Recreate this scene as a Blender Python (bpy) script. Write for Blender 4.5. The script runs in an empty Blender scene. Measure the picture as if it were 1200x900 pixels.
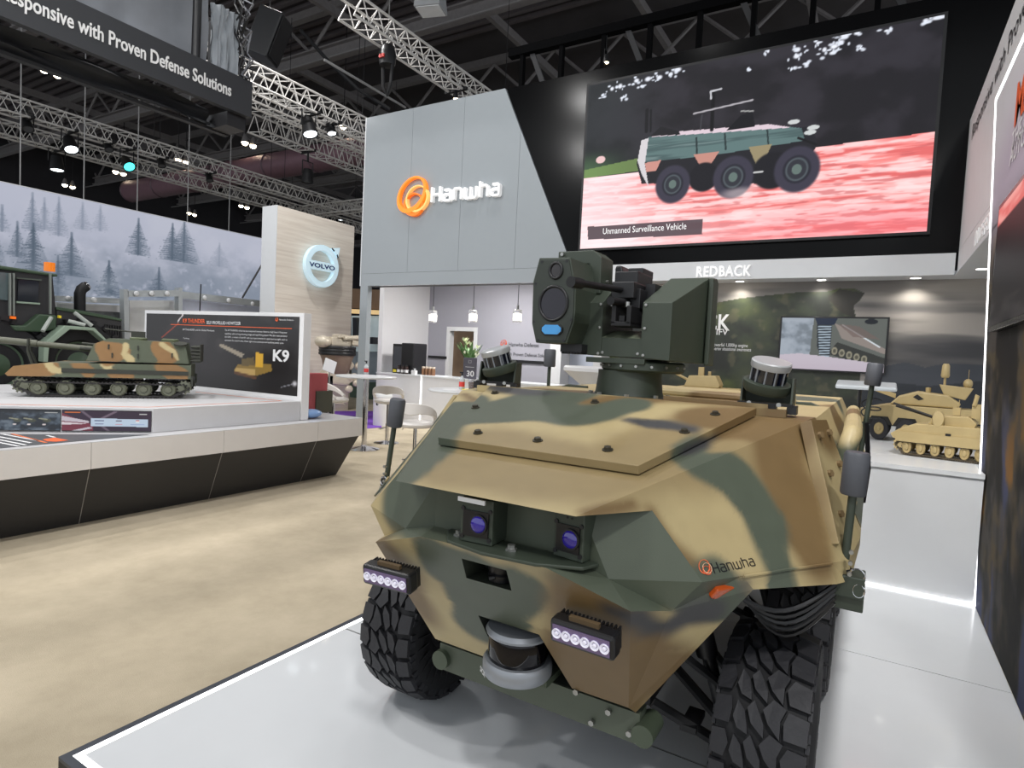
import bpy, bmesh, math, random
import numpy as np
from mathutils import Vector, Matrix

# ---------------------------------------------------------------- camera
F_PX, CAM_H = 709.58, 1.42
def _rot(yaw, pitch, roll):
    cy, sy, cp, sp = math.cos(yaw), math.sin(yaw), math.cos(pitch), math.sin(pitch)
    f = np.array([sy*cp, cy*cp, sp]); r = np.array([cy, -sy, 0.0]); u = np.cross(r, f)
    cr, sr = math.cos(roll), math.sin(roll)
    return np.array([r*cr+u*sr, -r*sr+u*cr, f])
CM = _rot(-0.53779, -0.04969, 0.049538)
CO = np.array([0, 0, CAM_H])
scene = bpy.context.scene
col = scene.collection
cd = bpy.data.cameras.new('camera'); cam = bpy.data.objects.new('camera', cd); col.objects.link(cam)
cd.sensor_width = 36; cd.lens = F_PX/1200*36; cd.clip_start = .02; cd.clip_end = 200
m = Matrix.Identity(4)
for i in range(3):
    m[i][0] = CM[0][i]; m[i][1] = CM[1][i]; m[i][2] = -CM[2][i]
m.translation = Vector((0, 0, CAM_H)); cam.matrix_world = m
scene.camera = cam
# ---------------------------------------------------------------- world, lights, exposure
w = bpy.data.worlds.new('world'); scene.world = w; w.use_nodes = True
w.node_tree.nodes['Background'].inputs[0].default_value = (.90, .95, 1, 1)
w.node_tree.nodes['Background'].inputs[1].default_value = 1.05
vs = scene.view_settings
vs.view_transform = 'Standard'; vs.look = 'None'; vs.gamma = 1; vs.exposure = 0.0; vs.use_curve_mapping = False
def area_light(name, loc, target, size, power, color=(1, .985, .97), spread=150):
    l = bpy.data.lights.new(name, 'AREA'); l.energy = power*.48; l.color = color; l.shape = 'DISK'; l.size = size; l.spread = math.radians(spread)
    o = bpy.data.objects.new(name, l); col.objects.link(o); o.location = loc
    o.rotation_euler = (Vector(target)-Vector(loc)).to_track_quat('-Z', 'Y').to_euler(); return o
# hall wash lights, unseen above the stands; right-hand one added to brighten vehicle flank
for loc, tgt, sz, p in [((-3.2, -.6, 6.6), (-1, 2, .5), .45, 40), ((1.3, -1.0, 5.2), (-.3, 2.2, .6), .45, 190), ((-2.4, 4.6, 7.4), (-1.6, 3, 0), .4, 40), ((-4.4, -1.5, 7.2), (-3.8, 2.6, 0), .5, 170),
                        ((-6.2, 2.2, 7.4), (-4.6, 3.5, 0), .4, 210), ((-4.8, 6.5, 7.6), (-5.2, 5.6, 0), .4, 110), ((-7.4, -.5, 7.2), (-5.0, 2.4, 0), .4, 230),
                        ((-9, 7, 8), (-9.8, 9, 1.5), .5, 300), ((-3.5, 2.2, 8.4), (-5.0, 7.65, 3.8), .4, 18), ((-12.5, 3.5, 8), (-11, 4.5, 0), .5, 260)]:
    area_light('wash_light', loc, tgt, sz, p)
for loc, tgt, sz, p, sp in [((.2, 2.0, 5.4), (.25, 4.5, .1), .35, 84, 70), ((-2.3, .6, 5.6), (-5.2, 2.4, .4), .4, 70, 75)]:  # unseen narrow lamps added to brighten counter, right floor and left stand fascia
    area_light('added_fill_light', loc, tgt, sz, p, spread=sp)

def ray(x, y): return np.array([(x-600)/F_PX, -(y-450)/F_PX, 1.0]) @ CM
def at(x, y, ax, v):
    """world point of the photograph's pixel on the plane ax = v"""
    d = ray(x, y); i = 'xyz'.index(ax); return CO+d*((v-CO[i])/d[i])
def proj(p):
    q = CM @ (np.array(p)-CO); return 600+F_PX*q[0]/q[2], 450-F_PX*q[1]/q[2]
random.seed(4); rng = np.random.default_rng(4)
ZC = -.10                                   # carpet level; the platform top is z = 0

# ---------------------------------------------------------------- materials
def lin(c):
    r = []
    for v in c[:3]:
        v = v/255.0; r.append(v/12.92 if v <= .04045 else ((v+.055)/1.055)**2.4)
    return (*r, 1)
MATS = {}
def mat(name, rgb, rough=.5, metal=0, bump=0, bscale=60, var=.06, vscale=8, emit=0, trans=0, coat=0, spec=.5):
    if name in MATS: return MATS[name]
    mt = bpy.data.materials.new(name); mt.use_nodes = True; nt = mt.node_tree; b = nt.nodes['Principled BSDF']
    c = lin(rgb)
    b.inputs['Base Color'].default_value = c; b.inputs['Roughness'].default_value = rough; b.inputs['Metallic'].default_value = metal
    b.inputs['Specular IOR Level'].default_value = spec
    if coat: b.inputs['Coat Weight'].default_value = coat; b.inputs['Coat Roughness'].default_value = .06
    tc = nt.nodes.new('ShaderNodeTexCoord')
    if var:
        n = nt.nodes.new('ShaderNodeTexNoise'); n.inputs['Scale'].default_value = vscale; n.inputs['Detail'].default_value = 5
        nt.links.new(tc.outputs['Object'], n.inputs['Vector'])
        r = nt.nodes.new('ShaderNodeMapRange'); r.inputs[1].default_value = .25; r.inputs[2].default_value = .75
        r.inputs[3].default_value = 1-var; r.inputs[4].default_value = 1+var
        nt.links.new(n.outputs['Fac'], r.inputs[0])
        x = nt.nodes.new('ShaderNodeVectorMath'); x.operation = 'SCALE'; x.inputs[0].default_value = c[:3]
        nt.links.new(r.outputs[0], x.inputs['Scale']); nt.links.new(x.outputs[0], b.inputs['Base Color'])
    if bump:
        n2 = nt.nodes.new('ShaderNodeTexNoise'); n2.inputs['Scale'].default_value = bscale; n2.inputs['Detail'].default_value = 3
        nt.links.new(tc.outputs['Object'], n2.inputs['Vector'])
        bp = nt.nodes.new('ShaderNodeBump'); bp.inputs['Strength'].default_value = bump; bp.inputs['Distance'].default_value = .01
        nt.links.new(n2.outputs['Fac'], bp.inputs['Height']); nt.links.new(bp.outputs[0], b.inputs['Normal'])
    if emit:
        b.inputs['Emission Color'].default_value = c; b.inputs['Emission Strength'].default_value = emit
    if trans:
        b.inputs['Transmission Weight'].default_value = trans
    MATS[name] = mt; return mt
def vcol_mat(name, rough=.5, emit=0, metal=0, bump=0, bscale=300, spec=.5, coat=0):
    """colour comes from the mesh's painted colour attribute, as on a print, a screen or camouflage paint"""
    if name in MATS: return MATS[name]
    mt = bpy.data.materials.new(name); mt.use_nodes = True; nt = mt.node_tree; b = nt.nodes['Principled BSDF']
    a = nt.nodes.new('ShaderNodeVertexColor'); a.layer_name = 'Col'
    b.inputs['Roughness'].default_value = rough; b.inputs['Metallic'].default_value = metal; b.inputs['Specular IOR Level'].default_value = spec
    if coat: b.inputs['Coat Weight'].default_value = coat; b.inputs['Coat Roughness'].default_value = .05
    if emit:
        b.inputs['Base Color'].default_value = (.01, .01, .01, 1)
        nt.links.new(a.outputs['Color'], b.inputs['Emission Color']); b.inputs['Emission Strength'].default_value = emit
    else:
        nt.links.new(a.outputs['Color'], b.inputs['Base Color'])
    if bump:
        tc = nt.nodes.new('ShaderNodeTexCoord'); n2 = nt.nodes.new('ShaderNodeTexNoise'); n2.inputs['Scale'].default_value = bscale
        nt.links.new(tc.outputs['Object'], n2.inputs['Vector'])
        bp = nt.nodes.new('ShaderNodeBump'); bp.inputs['Strength'].default_value = bump; bp.inputs['Distance'].default_value = .003
        nt.links.new(n2.outputs['Fac'], bp.inputs['Height']); nt.links.new(bp.outputs[0], b.inputs['Normal'])
    MATS[name] = mt; return mt
def brick_like_mat(name, rgb, rgb2, rough, sx, sy):
    """fine horizontal plank grain for a far wood-look wall"""
    mt = bpy.data.materials.new(name); mt.use_nodes = True; nt = mt.node_tree; b = nt.nodes['Principled BSDF']
    tc = nt.nodes.new('ShaderNodeTexCoord'); mp = nt.nodes.new('ShaderNodeMapping'); mp.inputs['Scale'].default_value = (1, sx, sy)
    n = nt.nodes.new('ShaderNodeTexNoise'); n.inputs['Scale'].default_value = 1; n.inputs['Detail'].default_value = 6
    cr = nt.nodes.new('ShaderNodeValToRGB'); cr.color_ramp.elements[0].color = lin(rgb); cr.color_ramp.elements[1].color = lin(rgb2)
    cr.color_ramp.elements[0].position = .35; cr.color_ramp.elements[1].position = .65
    nt.links.new(tc.outputs['Object'], mp.inputs[0]); nt.links.new(mp.outputs[0], n.inputs['Vector'])
    nt.links.new(n.outputs['Fac'], cr.inputs[0]); nt.links.new(cr.outputs[0], b.inputs['Base Color'])
    b.inputs['Roughness'].default_value = rough; MATS[name] = mt; return mt

WHITE = mat('white laminate', (214, 216, 218), .32, var=.015, coat=.2)
WHITEM = mat('matt white', (215, 215, 216), .55, var=.02)
GLOSSW = mat('glossy white panel', (150, 156, 160), .14, var=.01, coat=.5)
BLACKG = mat('glossy black panel', (7, 7, 8), .18, var=.1, spec=.12)
BLACKM = mat('black metal', (24, 24, 26), .5, metal=.2, var=.1)
BLACKP = mat('black plastic', (20, 20, 23), .42, var=.1)
RUBBER = mat('tyre rubber', (38, 38, 42), .62, var=.12, bump=.25, bscale=40)
RUBBERD = mat('dark rubber', (22, 22, 25), .7, var=.1)
DGREEN = mat('dark green paint', (52, 60, 50), .5, var=.06, bump=.08, bscale=400)
GREEN = mat('olive green paint', (66, 75, 60), .5, var=.06)
CHROME = mat('chrome', (205, 205, 208), .12, metal=1, var=.02)
STEEL = mat('zinc steel', (165, 165, 162), .35, metal=.9, var=.08)
ALU = mat('truss aluminium', (205, 202, 198), .5, metal=0, var=.08)
ALUD = mat('dull aluminium', (165, 170, 172), .4, metal=.4, var=.05)
DARKSTEEL = mat('roof steel', (122, 118, 118), .7, var=.1)
ROOFDARK = mat('roof deck', (64, 60, 62), .85, var=.15, vscale=1)
LEDW = mat('white led', (255, 255, 255), .4, var=0, emit=2.0)
SANDM = mat('sand paint', (178, 158, 112), .5, var=.05)
GREYM = mat('grey plastic', (72, 74, 80), .5, var=.06)
SILVER = mat('silver casting', (140, 144, 150), .38, metal=.4, var=.04)
GLASSD = mat('dark lens', (6, 5, 10), .06, var=0, coat=.15, spec=.3)

# ---------------------------------------------------------------- mesh builder
class MB:
    def __init__(s): s.v = []; s.f = []
    def add(s, vs_, fs_):
        o = len(s.v); s.v += [tuple(float(c) for c in p) for p in vs_]; s.f += [tuple(i+o for i in f) for f in fs_]; return s
    def box(s, c, d, R=None):
        c = Vector(c); P = []
        for x in (-.5, .5):
            for y in (-.5, .5):
                for z in (-.5, .5):
                    p = Vector((x*d[0], y*d[1], z*d[2]))
                    P.append(c+(R @ p if R else p))
        return s.add(P, [(0, 1, 3, 2), (4, 6, 7, 5), (0, 4, 5, 1), (2, 3, 7, 6), (0, 2, 6, 4), (1, 5, 7, 3)])
    def bb(s, a, b):
        return s.box([(a[i]+b[i])/2 for i in range(3)], [abs(b[i]-a[i]) for i in range(3)])
    def prism(s, poly, vec):
        """closed solid: planar 3d polygon swept along vec"""
        n = len(poly); P = [Vector(p) for p in poly]; vec = Vector(vec); nrm = Vector((0, 0, 0))
        for i in range(n): nrm += P[i].cross(P[(i+1) % n])
        if nrm.dot(vec) > 0: P.reverse()
        s.add(P+[p+vec for p in P], [tuple(range(n)), tuple(range(2*n-1, n-1, -1))]+[(i, i+n, (i+1) % n+n, (i+1) % n) for i in range(n)])
        return s
    def cyl(s, a, b, r0, r1=None, n=16, caps=True):
        a, b = Vector(a), Vector(b); r1 = r0 if r1 is None else r1
        d = (b-a).normalized(); t = d.orthogonal().normalized(); u = d.cross(t)
        P = []
        for i in range(n):
            an = 2*math.pi*i/n; e = t*math.cos(an)+u*math.sin(an); P += [a+e*r0, b+e*r1]
        fs_ = [(2*i, 2*((i+1) % n), 2*((i+1) % n)+1, 2*i+1) for i in range(n)]
        if caps: fs_ += [tuple(2*i for i in range(n-1, -1, -1)), tuple(2*i+1 for i in range(n))]
        return s.add(P, fs_)
    def tube(s, pts, r, n=8, closed=False):
        P = [Vector(p) for p in pts]; k = len(P); V_ = []; prev = None
        for i in range(k):
            d = (P[(i+1) % k]-P[i-1]) if closed else (P[min(i+1, k-1)]-P[max(i-1, 0)])
            d.normalize()
            t = d.orthogonal().normalized() if prev is None else (prev-d*prev.dot(d)).normalized()
            prev = t; u = d.cross(t); rr = r[i] if isinstance(r, (list, tuple)) else r
            V_ += [P[i]+(t*math.cos(2*math.pi*j/n)+u*math.sin(2*math.pi*j/n))*rr for j in range(n)]
        fs_ = []
        for i in range(k if closed else k-1):
            for j in range(n): fs_.append((i*n+j, i*n+(j+1) % n, ((i+1) % k)*n+(j+1) % n, ((i+1) % k)*n+j))
        if not closed: fs_ += [tuple(range(n-1, -1, -1)), tuple(range((k-1)*n, k*n))]
        return s.add(V_, fs_)
    def lathe(s, prof, c=(0, 0, 0), ax=(0, 0, 1), n=24, cap=True):
        c = Vector(c); ax = Vector(ax).normalized(); t = ax.orthogonal().normalized(); u = ax.cross(t); V_ = []; k = len(prof)
        for (r, h) in prof:
            V_ += [c+ax*h+(t*math.cos(2*math.pi*j/n)+u*math.sin(2*math.pi*j/n))*max(r, 1e-5) for j in range(n)]
        fs_ = [(i*n+j, i*n+(j+1) % n, (i+1)*n+(j+1) % n, (i+1)*n+j) for i in range(k-1) for j in range(n)]
        if cap: fs_ += [tuple(range(n-1, -1, -1)), tuple(range((k-1)*n, k*n))]
        return s.add(V_, fs_)
    def ball(s, c, r, n=12, m_=8):
        r = r if isinstance(r, (list, tuple)) else (r, r, r); c = Vector(c); V_ = []
        for i in range(m_+1):
            a = math.pi*i/m_-math.pi/2
            for j in range(n):
                b = 2*math.pi*j/n; V_.append(c+Vector((r[0]*math.cos(a)*math.cos(b), r[1]*math.cos(a)*math.sin(b), r[2]*math.sin(a))))
        return s.add(V_, [(i*n+j, i*n+(j+1) % n, (i+1)*n+(j+1) % n, (i+1)*n+j) for i in range(m_) for j in range(n)])
    def build(s, name, material, parent=None, smooth=None, bevel=0, seg=2, loc=None):
        me = bpy.data.meshes.new(name); V_ = s.v
        if loc is not None: V_ = [(p[0]-loc[0], p[1]-loc[1], p[2]-loc[2]) for p in V_]
        me.from_pydata(V_, [], s.f); me.validate(); me.update()
        if material: me.materials.append(material)
        if smooth:
            me.shade_smooth(); me.set_sharp_from_angle(angle=math.radians(smooth))
        o = bpy.data.objects.new(name, me); col.objects.link(o)
        if loc is not None: o.location = loc
        if parent: o.parent = parent
        if bevel:
            b = o.modifiers.new('bevel', 'BEVEL'); b.width = bevel; b.segments = seg; b.limit_method = 'ANGLE'; b.angle_limit = math.radians(35)
        return o
def tag(o, label, cat, group=None, kind=None):
    if label: o['label'] = label
    if cat: o['category'] = cat
    if group: o['group'] = group
    if kind: o['kind'] = kind
    return o
def struct(o, label=None, cat=None):
    o['kind'] = 'structure'
    if label: o['label'] = label
    if cat: o['category'] = cat
    return o
def thing(name, label, cat, loc=(0, 0, 0), rz=0, group=None):
    o = bpy.data.objects.new(name, None); col.objects.link(o); o.empty_display_size = .1
    o.location = loc; o.rotation_euler = (0, 0, rz); return tag(o, label, cat, group)
def copy_tree(o, parent=None):
    c = o.copy(); col.objects.link(c)
    if parent is not None: c.parent = parent
    for ch in [k for k in bpy.data.objects if k.parent == o]: copy_tree(ch, c)
    return c
def Rz(a): return Matrix.Rotation(a, 3, 'Z')
def smoothstep(a, b, x):
    t = np.clip((x-a)/(b-a), 0, 1); return t*t*(3-2*t)

# ---------------------------------------------------------------- text and prints
def text(name, s, p0, right, up, height, material, parent=None, width=None, depth=.004, bold=0.0, space=1.0, align='LEFT'):
    """flat or raised lettering; p0 = left end of the base line, height = capital height in metres"""
    cu = bpy.data.curves.new(name, 'FONT'); cu.body = s; cu.size = 1; cu.extrude = 0; cu.offset = bold; cu.space_character = space
    cu.align_x = align; cu.resolution_u = 3
    t = bpy.data.objects.new(name, cu); col.objects.link(t); bpy.context.view_layer.update()
    me = bpy.data.meshes.new_from_object(t.evaluated_get(bpy.context.evaluated_depsgraph_get()))
    bpy.data.objects.remove(t); bpy.data.curves.remove(cu)
    co = np.array([v.co[:] for v in me.vertices]); n = len(co)
    h = height/.73; sx = h
    if width: sx = width/max(1e-6, co[:, 0].max()-co[:, 0].min())
    right, up = Vector(right).normalized(), Vector(up).normalized(); nr = right.cross(up)
    p0 = Vector(p0)
    P = [p0+right*(c[0]*sx)+up*(c[1]*h) for c in co]
    fs_ = [tuple(p.vertices) for p in me.polygons]
    b = MB(); b.add([p+nr*depth for p in P], fs_)
    if depth > .003:                                        # side walls on boundary edges
        cnt = {}
        for f in fs_:
            for i in range(len(f)):
                e = (f[i], f[(i+1) % len(f)]); k = (min(e), max(e)); cnt[k] = (cnt.get(k, (0, e))[0]+1, e)
        o_ = len(b.v); b.v += [tuple(p) for p in P]
        for k, (c_, e) in cnt.items():
            if c_ == 1: b.f.append((e[1], e[0], e[0]+o_, e[1]+o_))
    bpy.data.meshes.remove(me)
    return b.build(name, material, parent)
def glyph_advances(s):
    """start of each letter of a word as a fraction of its width, and each letter's own width"""
    def ext(t):
        cu = bpy.data.curves.new('measure', 'FONT'); cu.body = t; o = bpy.data.objects.new('measure', cu); col.objects.link(o); bpy.context.view_layer.update()
        b = [c[0] for c in o.bound_box]; bpy.data.objects.remove(o); bpy.data.curves.remove(cu); return min(b), max(b)
    a0, a1 = ext(s); out = []
    for i, ch in enumerate(s):
        e = ext(s[:i+1])[1]; c0, c1 = ext(ch); out.append(((e-(c1-c0)-a0)/(a1-a0), (c1-c0)/(a1-a0)))
    return out
def fnoise(h, w_, cells, seed=0, octaves=3):
    r = np.random.default_rng(seed); out = np.zeros((h, w_)); amp = 1; tot = 0
    for o in range(octaves):
        ch, cw = int(cells[0]*2**o)+2, int(cells[1]*2**o)+2; g = r.random((ch, cw))
        yy = np.linspace(0, ch-1.001, h); xx = np.linspace(0, cw-1.001, w_)
        y0 = yy.astype(int); x0 = xx.astype(int); fy = (yy-y0)[:, None]; fx = (xx-x0)[None]; fy = fy*fy*(3-2*fy); fx = fx*fx*(3-2*fx)
        a = g[y0][:, x0]; b = g[y0][:, x0+1]; c = g[y0+1][:, x0]; d = g[y0+1][:, x0+1]
        out += amp*((a*(1-fx)+b*fx)*(1-fy)+(c*(1-fx)+d*fx)*fy); tot += amp; amp *= .5
    return out/tot
class Canvas:
    """a small painted print; origin bottom left, u right, v up, both 0..1"""
    def __init__(s, w_, h, rgb=(0, 0, 0)):
        s.w, s.h = w_, h; s.a = np.zeros((h, w_, 3)); s.a[:] = rgb
        s.U, s.V = np.meshgrid((np.arange(w_)+.5)/w_, (np.arange(h)+.5)/h)
    def blend(s, mask, rgb):
        mask = np.clip(mask, 0, 1)[..., None]; rgb = np.array(rgb, float)
        s.a = s.a*(1-mask)+rgb*mask
    def poly(s, pts, rgb, alpha=1):
        n = len(pts); ins = np.zeros((s.h, s.w), bool)
        for i in range(n):
            (x1, y1), (x2, y2) = pts[i], pts[(i+1) % n]
            if y1 == y2: continue
            c = ((s.V >= min(y1, y2)) & (s.V < max(y1, y2)) & (s.U < (x2-x1)*(s.V-y1)/(y2-y1)+x1)); ins ^= c
        s.blend(ins*alpha, rgb)
    def ell(s, c, r, rgb, alpha=1, soft=.08):
        d = np.sqrt(((s.U-c[0])/r[0])**2+((s.V-c[1])/r[1])**2); s.blend(smoothstep(1+soft, 1-soft, d)*alpha, rgb)
    def line(s, p, q, wd, rgb, alpha=1):
        asp = s.w/s.h; px_, py = (s.U-p[0])*asp, s.V-p[1]; dx, dy = (q[0]-p[0])*asp, q[1]-p[1]; L = dx*dx+dy*dy+1e-12
        t = np.clip((px_*dx+py*dy)/L, 0, 1); d = np.hypot(px_-t*dx, py-t*dy); s.blend(smoothstep(wd*1.3, wd*.7, d)*alpha, rgb)
    def mesh(s, name, p0, ex, ey, material, parent=None):
        """grid of quads painted one colour each: corner p0, edge vectors ex and ey"""
        p0, ex, ey = np.array(p0, float), np.array(ex, float), np.array(ey, float)
        uu = np.linspace(0, 1, s.w+1); vv = np.linspace(0, 1, s.h+1); U, V_ = np.meshgrid(uu, vv)
        P = p0+U[..., None]*ex+V_[..., None]*ey
        idx = np.arange((s.w+1)*(s.h+1)).reshape(s.h+1, s.w+1)
        q = np.stack([idx[:-1, :-1], idx[:-1, 1:], idx[1:, 1:], idx[1:, :-1]], -1).reshape(-1, 4)
        me = bpy.data.meshes.new(name); me.vertices.add(P.size//3); me.vertices.foreach_set('co', P.reshape(-1))
        me.loops.add(q.size); me.loops.foreach_set('vertex_index', q.reshape(-1).astype(np.int32))
        me.polygons.add(len(q)); me.polygons.foreach_set('loop_start', np.arange(0, q.size, 4, dtype=np.int32))
        me.update(calc_edges=True); me.validate()
        c = np.clip(s.a, 0, 255)/255; c = np.where(c <= .04045, c/12.92, ((c+.055)/1.055)**2.4)
        # corner colours sampled at the vertices so the print is smooth
        pad = np.pad(c, ((0, 1), (0, 1), (0, 0)), mode='edge'); rgba = np.ones((s.h+1, s.w+1, 4)); rgba[..., :3] = pad
        at_ = me.color_attributes.new('Col', 'FLOAT_COLOR', 'POINT'); at_.data.foreach_set('color', rgba.reshape(-1))
        me.materials.append(material); o = bpy.data.objects.new(name, me); col.objects.link(o)
        if parent: o.parent = parent
        return o
def ribbon(b, path, wid, depth, o, right, up, closed=False, n=10, wids=None):
    """raised stroke of a letter or ring: path in 2d on the plane (o, right, up), extruded along its normal"""
    o, right, up = Vector(o), Vector(right), Vector(up); nr = right.cross(up)
    k = len(path); L_, R_ = [], []
    for i in range(k):
        a = Vector(path[i-1] if (i or closed) else path[0]); c = Vector(path[(i+1) % k] if (i < k-1 or closed) else path[-1]); p = Vector(path[i])
        d1 = (p-a); d2 = (c-p)
        if d1.length < 1e-9: d1 = d2
        if d2.length < 1e-9: d2 = d1
        d1 = d1.normalized(); d2 = d2.normalized(); t = (d1+d2); t = t.normalized() if t.length > 1e-6 else d1
        nn = Vector((-t.y, t.x)); w_ = (wids[i] if wids else wid)/2/max(.5, nn.dot(Vector((-d1.y, d1.x))))
        L_.append(p+nn*w_); R_.append(p-nn*w_)
    T = lambda q, z: o+right*q.x+up*q.y+nr*z
    V_ = [T(q, depth) for q in L_]+[T(q, depth) for q in R_]+[T(q, 0) for q in L_]+[T(q, 0) for q in R_]
    fs_ = []; seg = k if closed else k-1
    for i in range(seg):
        j = (i+1) % k
        fs_ += [(i, k+i, k+j, j), (2*k+i, i, j, 2*k+j), (k+i, 3*k+i, 3*k+j, k+j)]
    if not closed: fs_ += [(0, 2*k, 3*k, k), (k-1, 2*k-1, 4*k-1, 3*k-1)]
    b.add(V_, fs_); return b
def arc(cx, cy, r, a0, a1, n=6): return [(cx+r*math.cos(math.radians(a0+(a1-a0)*i/n)), cy+r*math.sin(math.radians(a0+(a1-a0)*i/n))) for i in range(n+1)]
LETTERS = {   # rounded geometric lettering of the company sign; unit = x-height
    'H': ([[(0, 0), (0, 1.38)], [(.95, 0), (.95, 1.38)], [(0, .68), (.95, .68)]], .95),
    'a': ([[(.1, 1), (.6, 1)]+arc(.6, .8, .2, 90, 0)+[(.8, 0)], [(.8, .02), (.22, .02)]+arc(.22, .3, .28, 270, 90)+[(.8, .58)]], .8),
    'n': ([[(0, 0), (0, 1)], [(0, 1), (.58, 1)]+arc(.58, .78, .22, 90, 0)+[(.8, 0)]], .8),
    'w': ([[(0, 1), (0, .22)]+arc(.22, .22, .22, 180, 270)+[(.44, 0)]+arc(.44, .18, .18, 270, 360)+[(.62, 1)], [(.62, .18)]+arc(.8, .18, .18, 180, 270)+[(1.02, 0)]+arc(1.02, .22, .22, 270, 360)+[(1.24, 1)]], 1.24),
    'h': ([[(0, 0), (0, 1.38)], [(0, 1), (.58, 1)]+arc(.58, .78, .22, 90, 0)+[(.8, 0)]], .8)}
def company_name(parent, material, o, right, up, xh, depth, wd=.2):
    x = 0
    right, up = Vector(right).normalized(), Vector(up).normalized(); o = Vector(o)
    for ch in 'Hanwha':
        strokes, adv = LETTERS[ch]; b = MB()
        for st in strokes: ribbon(b, [((x+p[0])*xh, p[1]*xh) for p in st], wd*xh, depth, o, right, up)
        b.build('letter', material, parent); x += adv+.42
    return x*xh
def emblem(parent, mats_, o, right, up, R, depth, wf=1):
    right, up = Vector(right).normalized(), Vector(up).normalized(); o = Vector(o)
    for i, (cx, cy, a, b_, rot, w0, w1) in enumerate([(-.1, .12, 1.0, .78, 40, .32, .12), (.28, -.14, .72, .66, 20, .15, .08), (.06, -.42, .62, .56, -10, .22, .09)]):
        pts = []; ws = []; c, s_ = math.cos(math.radians(rot)), math.sin(math.radians(rot))
        for k in range(36):
            t = 2*math.pi*k/36; x, y = a*math.cos(t), b_*math.sin(t)
            pts.append(((cx+x*c-y*s_)*R, (cy+x*s_+y*c)*R)); ws.append(R*wf*(w1+(w0-w1)*(.5-.5*math.cos(t-1.0))))
        ribbon(MB(), pts, .1, depth, o, right, up, closed=True)
        b = MB(); ribbon(b, pts, .1, depth-.001*i if depth > .01 else depth+.0004*i, o, right, up, closed=True, wids=ws); b.build('emblem_ring', mats_[i % len(mats_)], parent)
# ================================================================ SETTING
YF, YM, YB = 7.65, 8.0, 11.0              # front of the facade, mural wall, lounge back wall
XW = .633                                 # face of the printed wall on the right
def carpet_mat():
    mt = bpy.data.materials.new('beige carpet'); mt.use_nodes = True; nt = mt.node_tree; b = nt.nodes['Principled BSDF']
    tc = nt.nodes.new('ShaderNodeTexCoord'); n = nt.nodes.new('ShaderNodeTexNoise'); n.inputs['Scale'].default_value = 1.6; n.inputs['Detail'].default_value = 8; n.inputs['Roughness'].default_value = .7
    cr = nt.nodes.new('ShaderNodeValToRGB'); cr.color_ramp.elements[0].color = lin((166, 155, 134)); cr.color_ramp.elements[1].color = lin((190, 178, 156))
    cr.color_ramp.elements[0].position = .32; cr.color_ramp.elements[1].position = .68
    f = nt.nodes.new('ShaderNodeTexNoise'); f.inputs['Scale'].default_value = 220; f.inputs['Detail'].default_value = 3
    bp = nt.nodes.new('ShaderNodeBump'); bp.inputs['Strength'].default_value = .5; bp.inputs['Distance'].default_value = .004
    nt.links.new(tc.outputs['Object'], n.inputs['Vector']); nt.links.new(tc.outputs['Object'], f.inputs['Vector'])
    nt.links.new(n.outputs['Fac'], cr.inputs[0]); nt.links.new(cr.outputs[0], b.inputs['Base Color'])
    nt.links.new(f.outputs['Fac'], bp.inputs['Height']); nt.links.new(bp.outputs[0], b.inputs['Normal'])
    b.inputs['Roughness'].default_value = .95; b.inputs['Specular IOR Level'].default_value = .1; return mt
CARPET = carpet_mat()
struct(MB().bb((-40, -6, ZC-.1), (10, 40, ZC)).build('floor', CARPET), 'beige carpet of the exhibition hall', 'floor')

# display platform
pf = thing('display_platform', 'low white glossy platform with a glowing edge under the camouflaged vehicle', 'platform', (-.8, 2.8, ZC))
def lk(o, root):                          # parent a mesh modelled in world space without moving it
    o.parent = root; o.matrix_parent_inverse = Matrix.Translation(root.location).inverted() @ Matrix.Identity(4) if root.rotation_euler.z == 0 else (Matrix.Translation(root.location) @ Matrix.Rotation(root.rotation_euler.z, 4, 'Z')).inverted()
    return o
PLATM = mat('platform gloss', (206, 209, 212), .22, var=.01, coat=.35)
lk(MB().bb((-2.25, .936, ZC), (XW, 4.67, -.012)).build('platform_base', BLACKM), pf)
for (a, b) in [((-2.25, .936), (-2.222, 4.67)), ((-2.222, .936), (XW, .964))]:
    lk(MB().bb((a[0], a[1], -.012), (b[0], b[1], .001)).build('edge_frame', mat('dark anodised edge', (70, 74, 82), .4, metal=.5), None), pf)
for (a, b) in [((-2.222, .964), (-2.196, 4.67)), ((-2.196, .964), (XW, .990))]:
    lk(MB().bb((a[0], a[1], -.012), (b[0], b[1], -.001)).build('led_strip', LEDW, None), pf)
for (a, b) in [(.990, 2.159), (2.165, 3.486), (3.490, 4.67)]:
    lk(MB().bb((-2.194, a+.001, -.012), (XW-.002, b-.001, 0)).build('floor_panel', PLATM, None), pf)
lk(MB().bb((-2.194, 2.160, -.012), (XW-.002, 2.164, .0005)).build('joint_strip', STEEL, None), pf)

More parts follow.
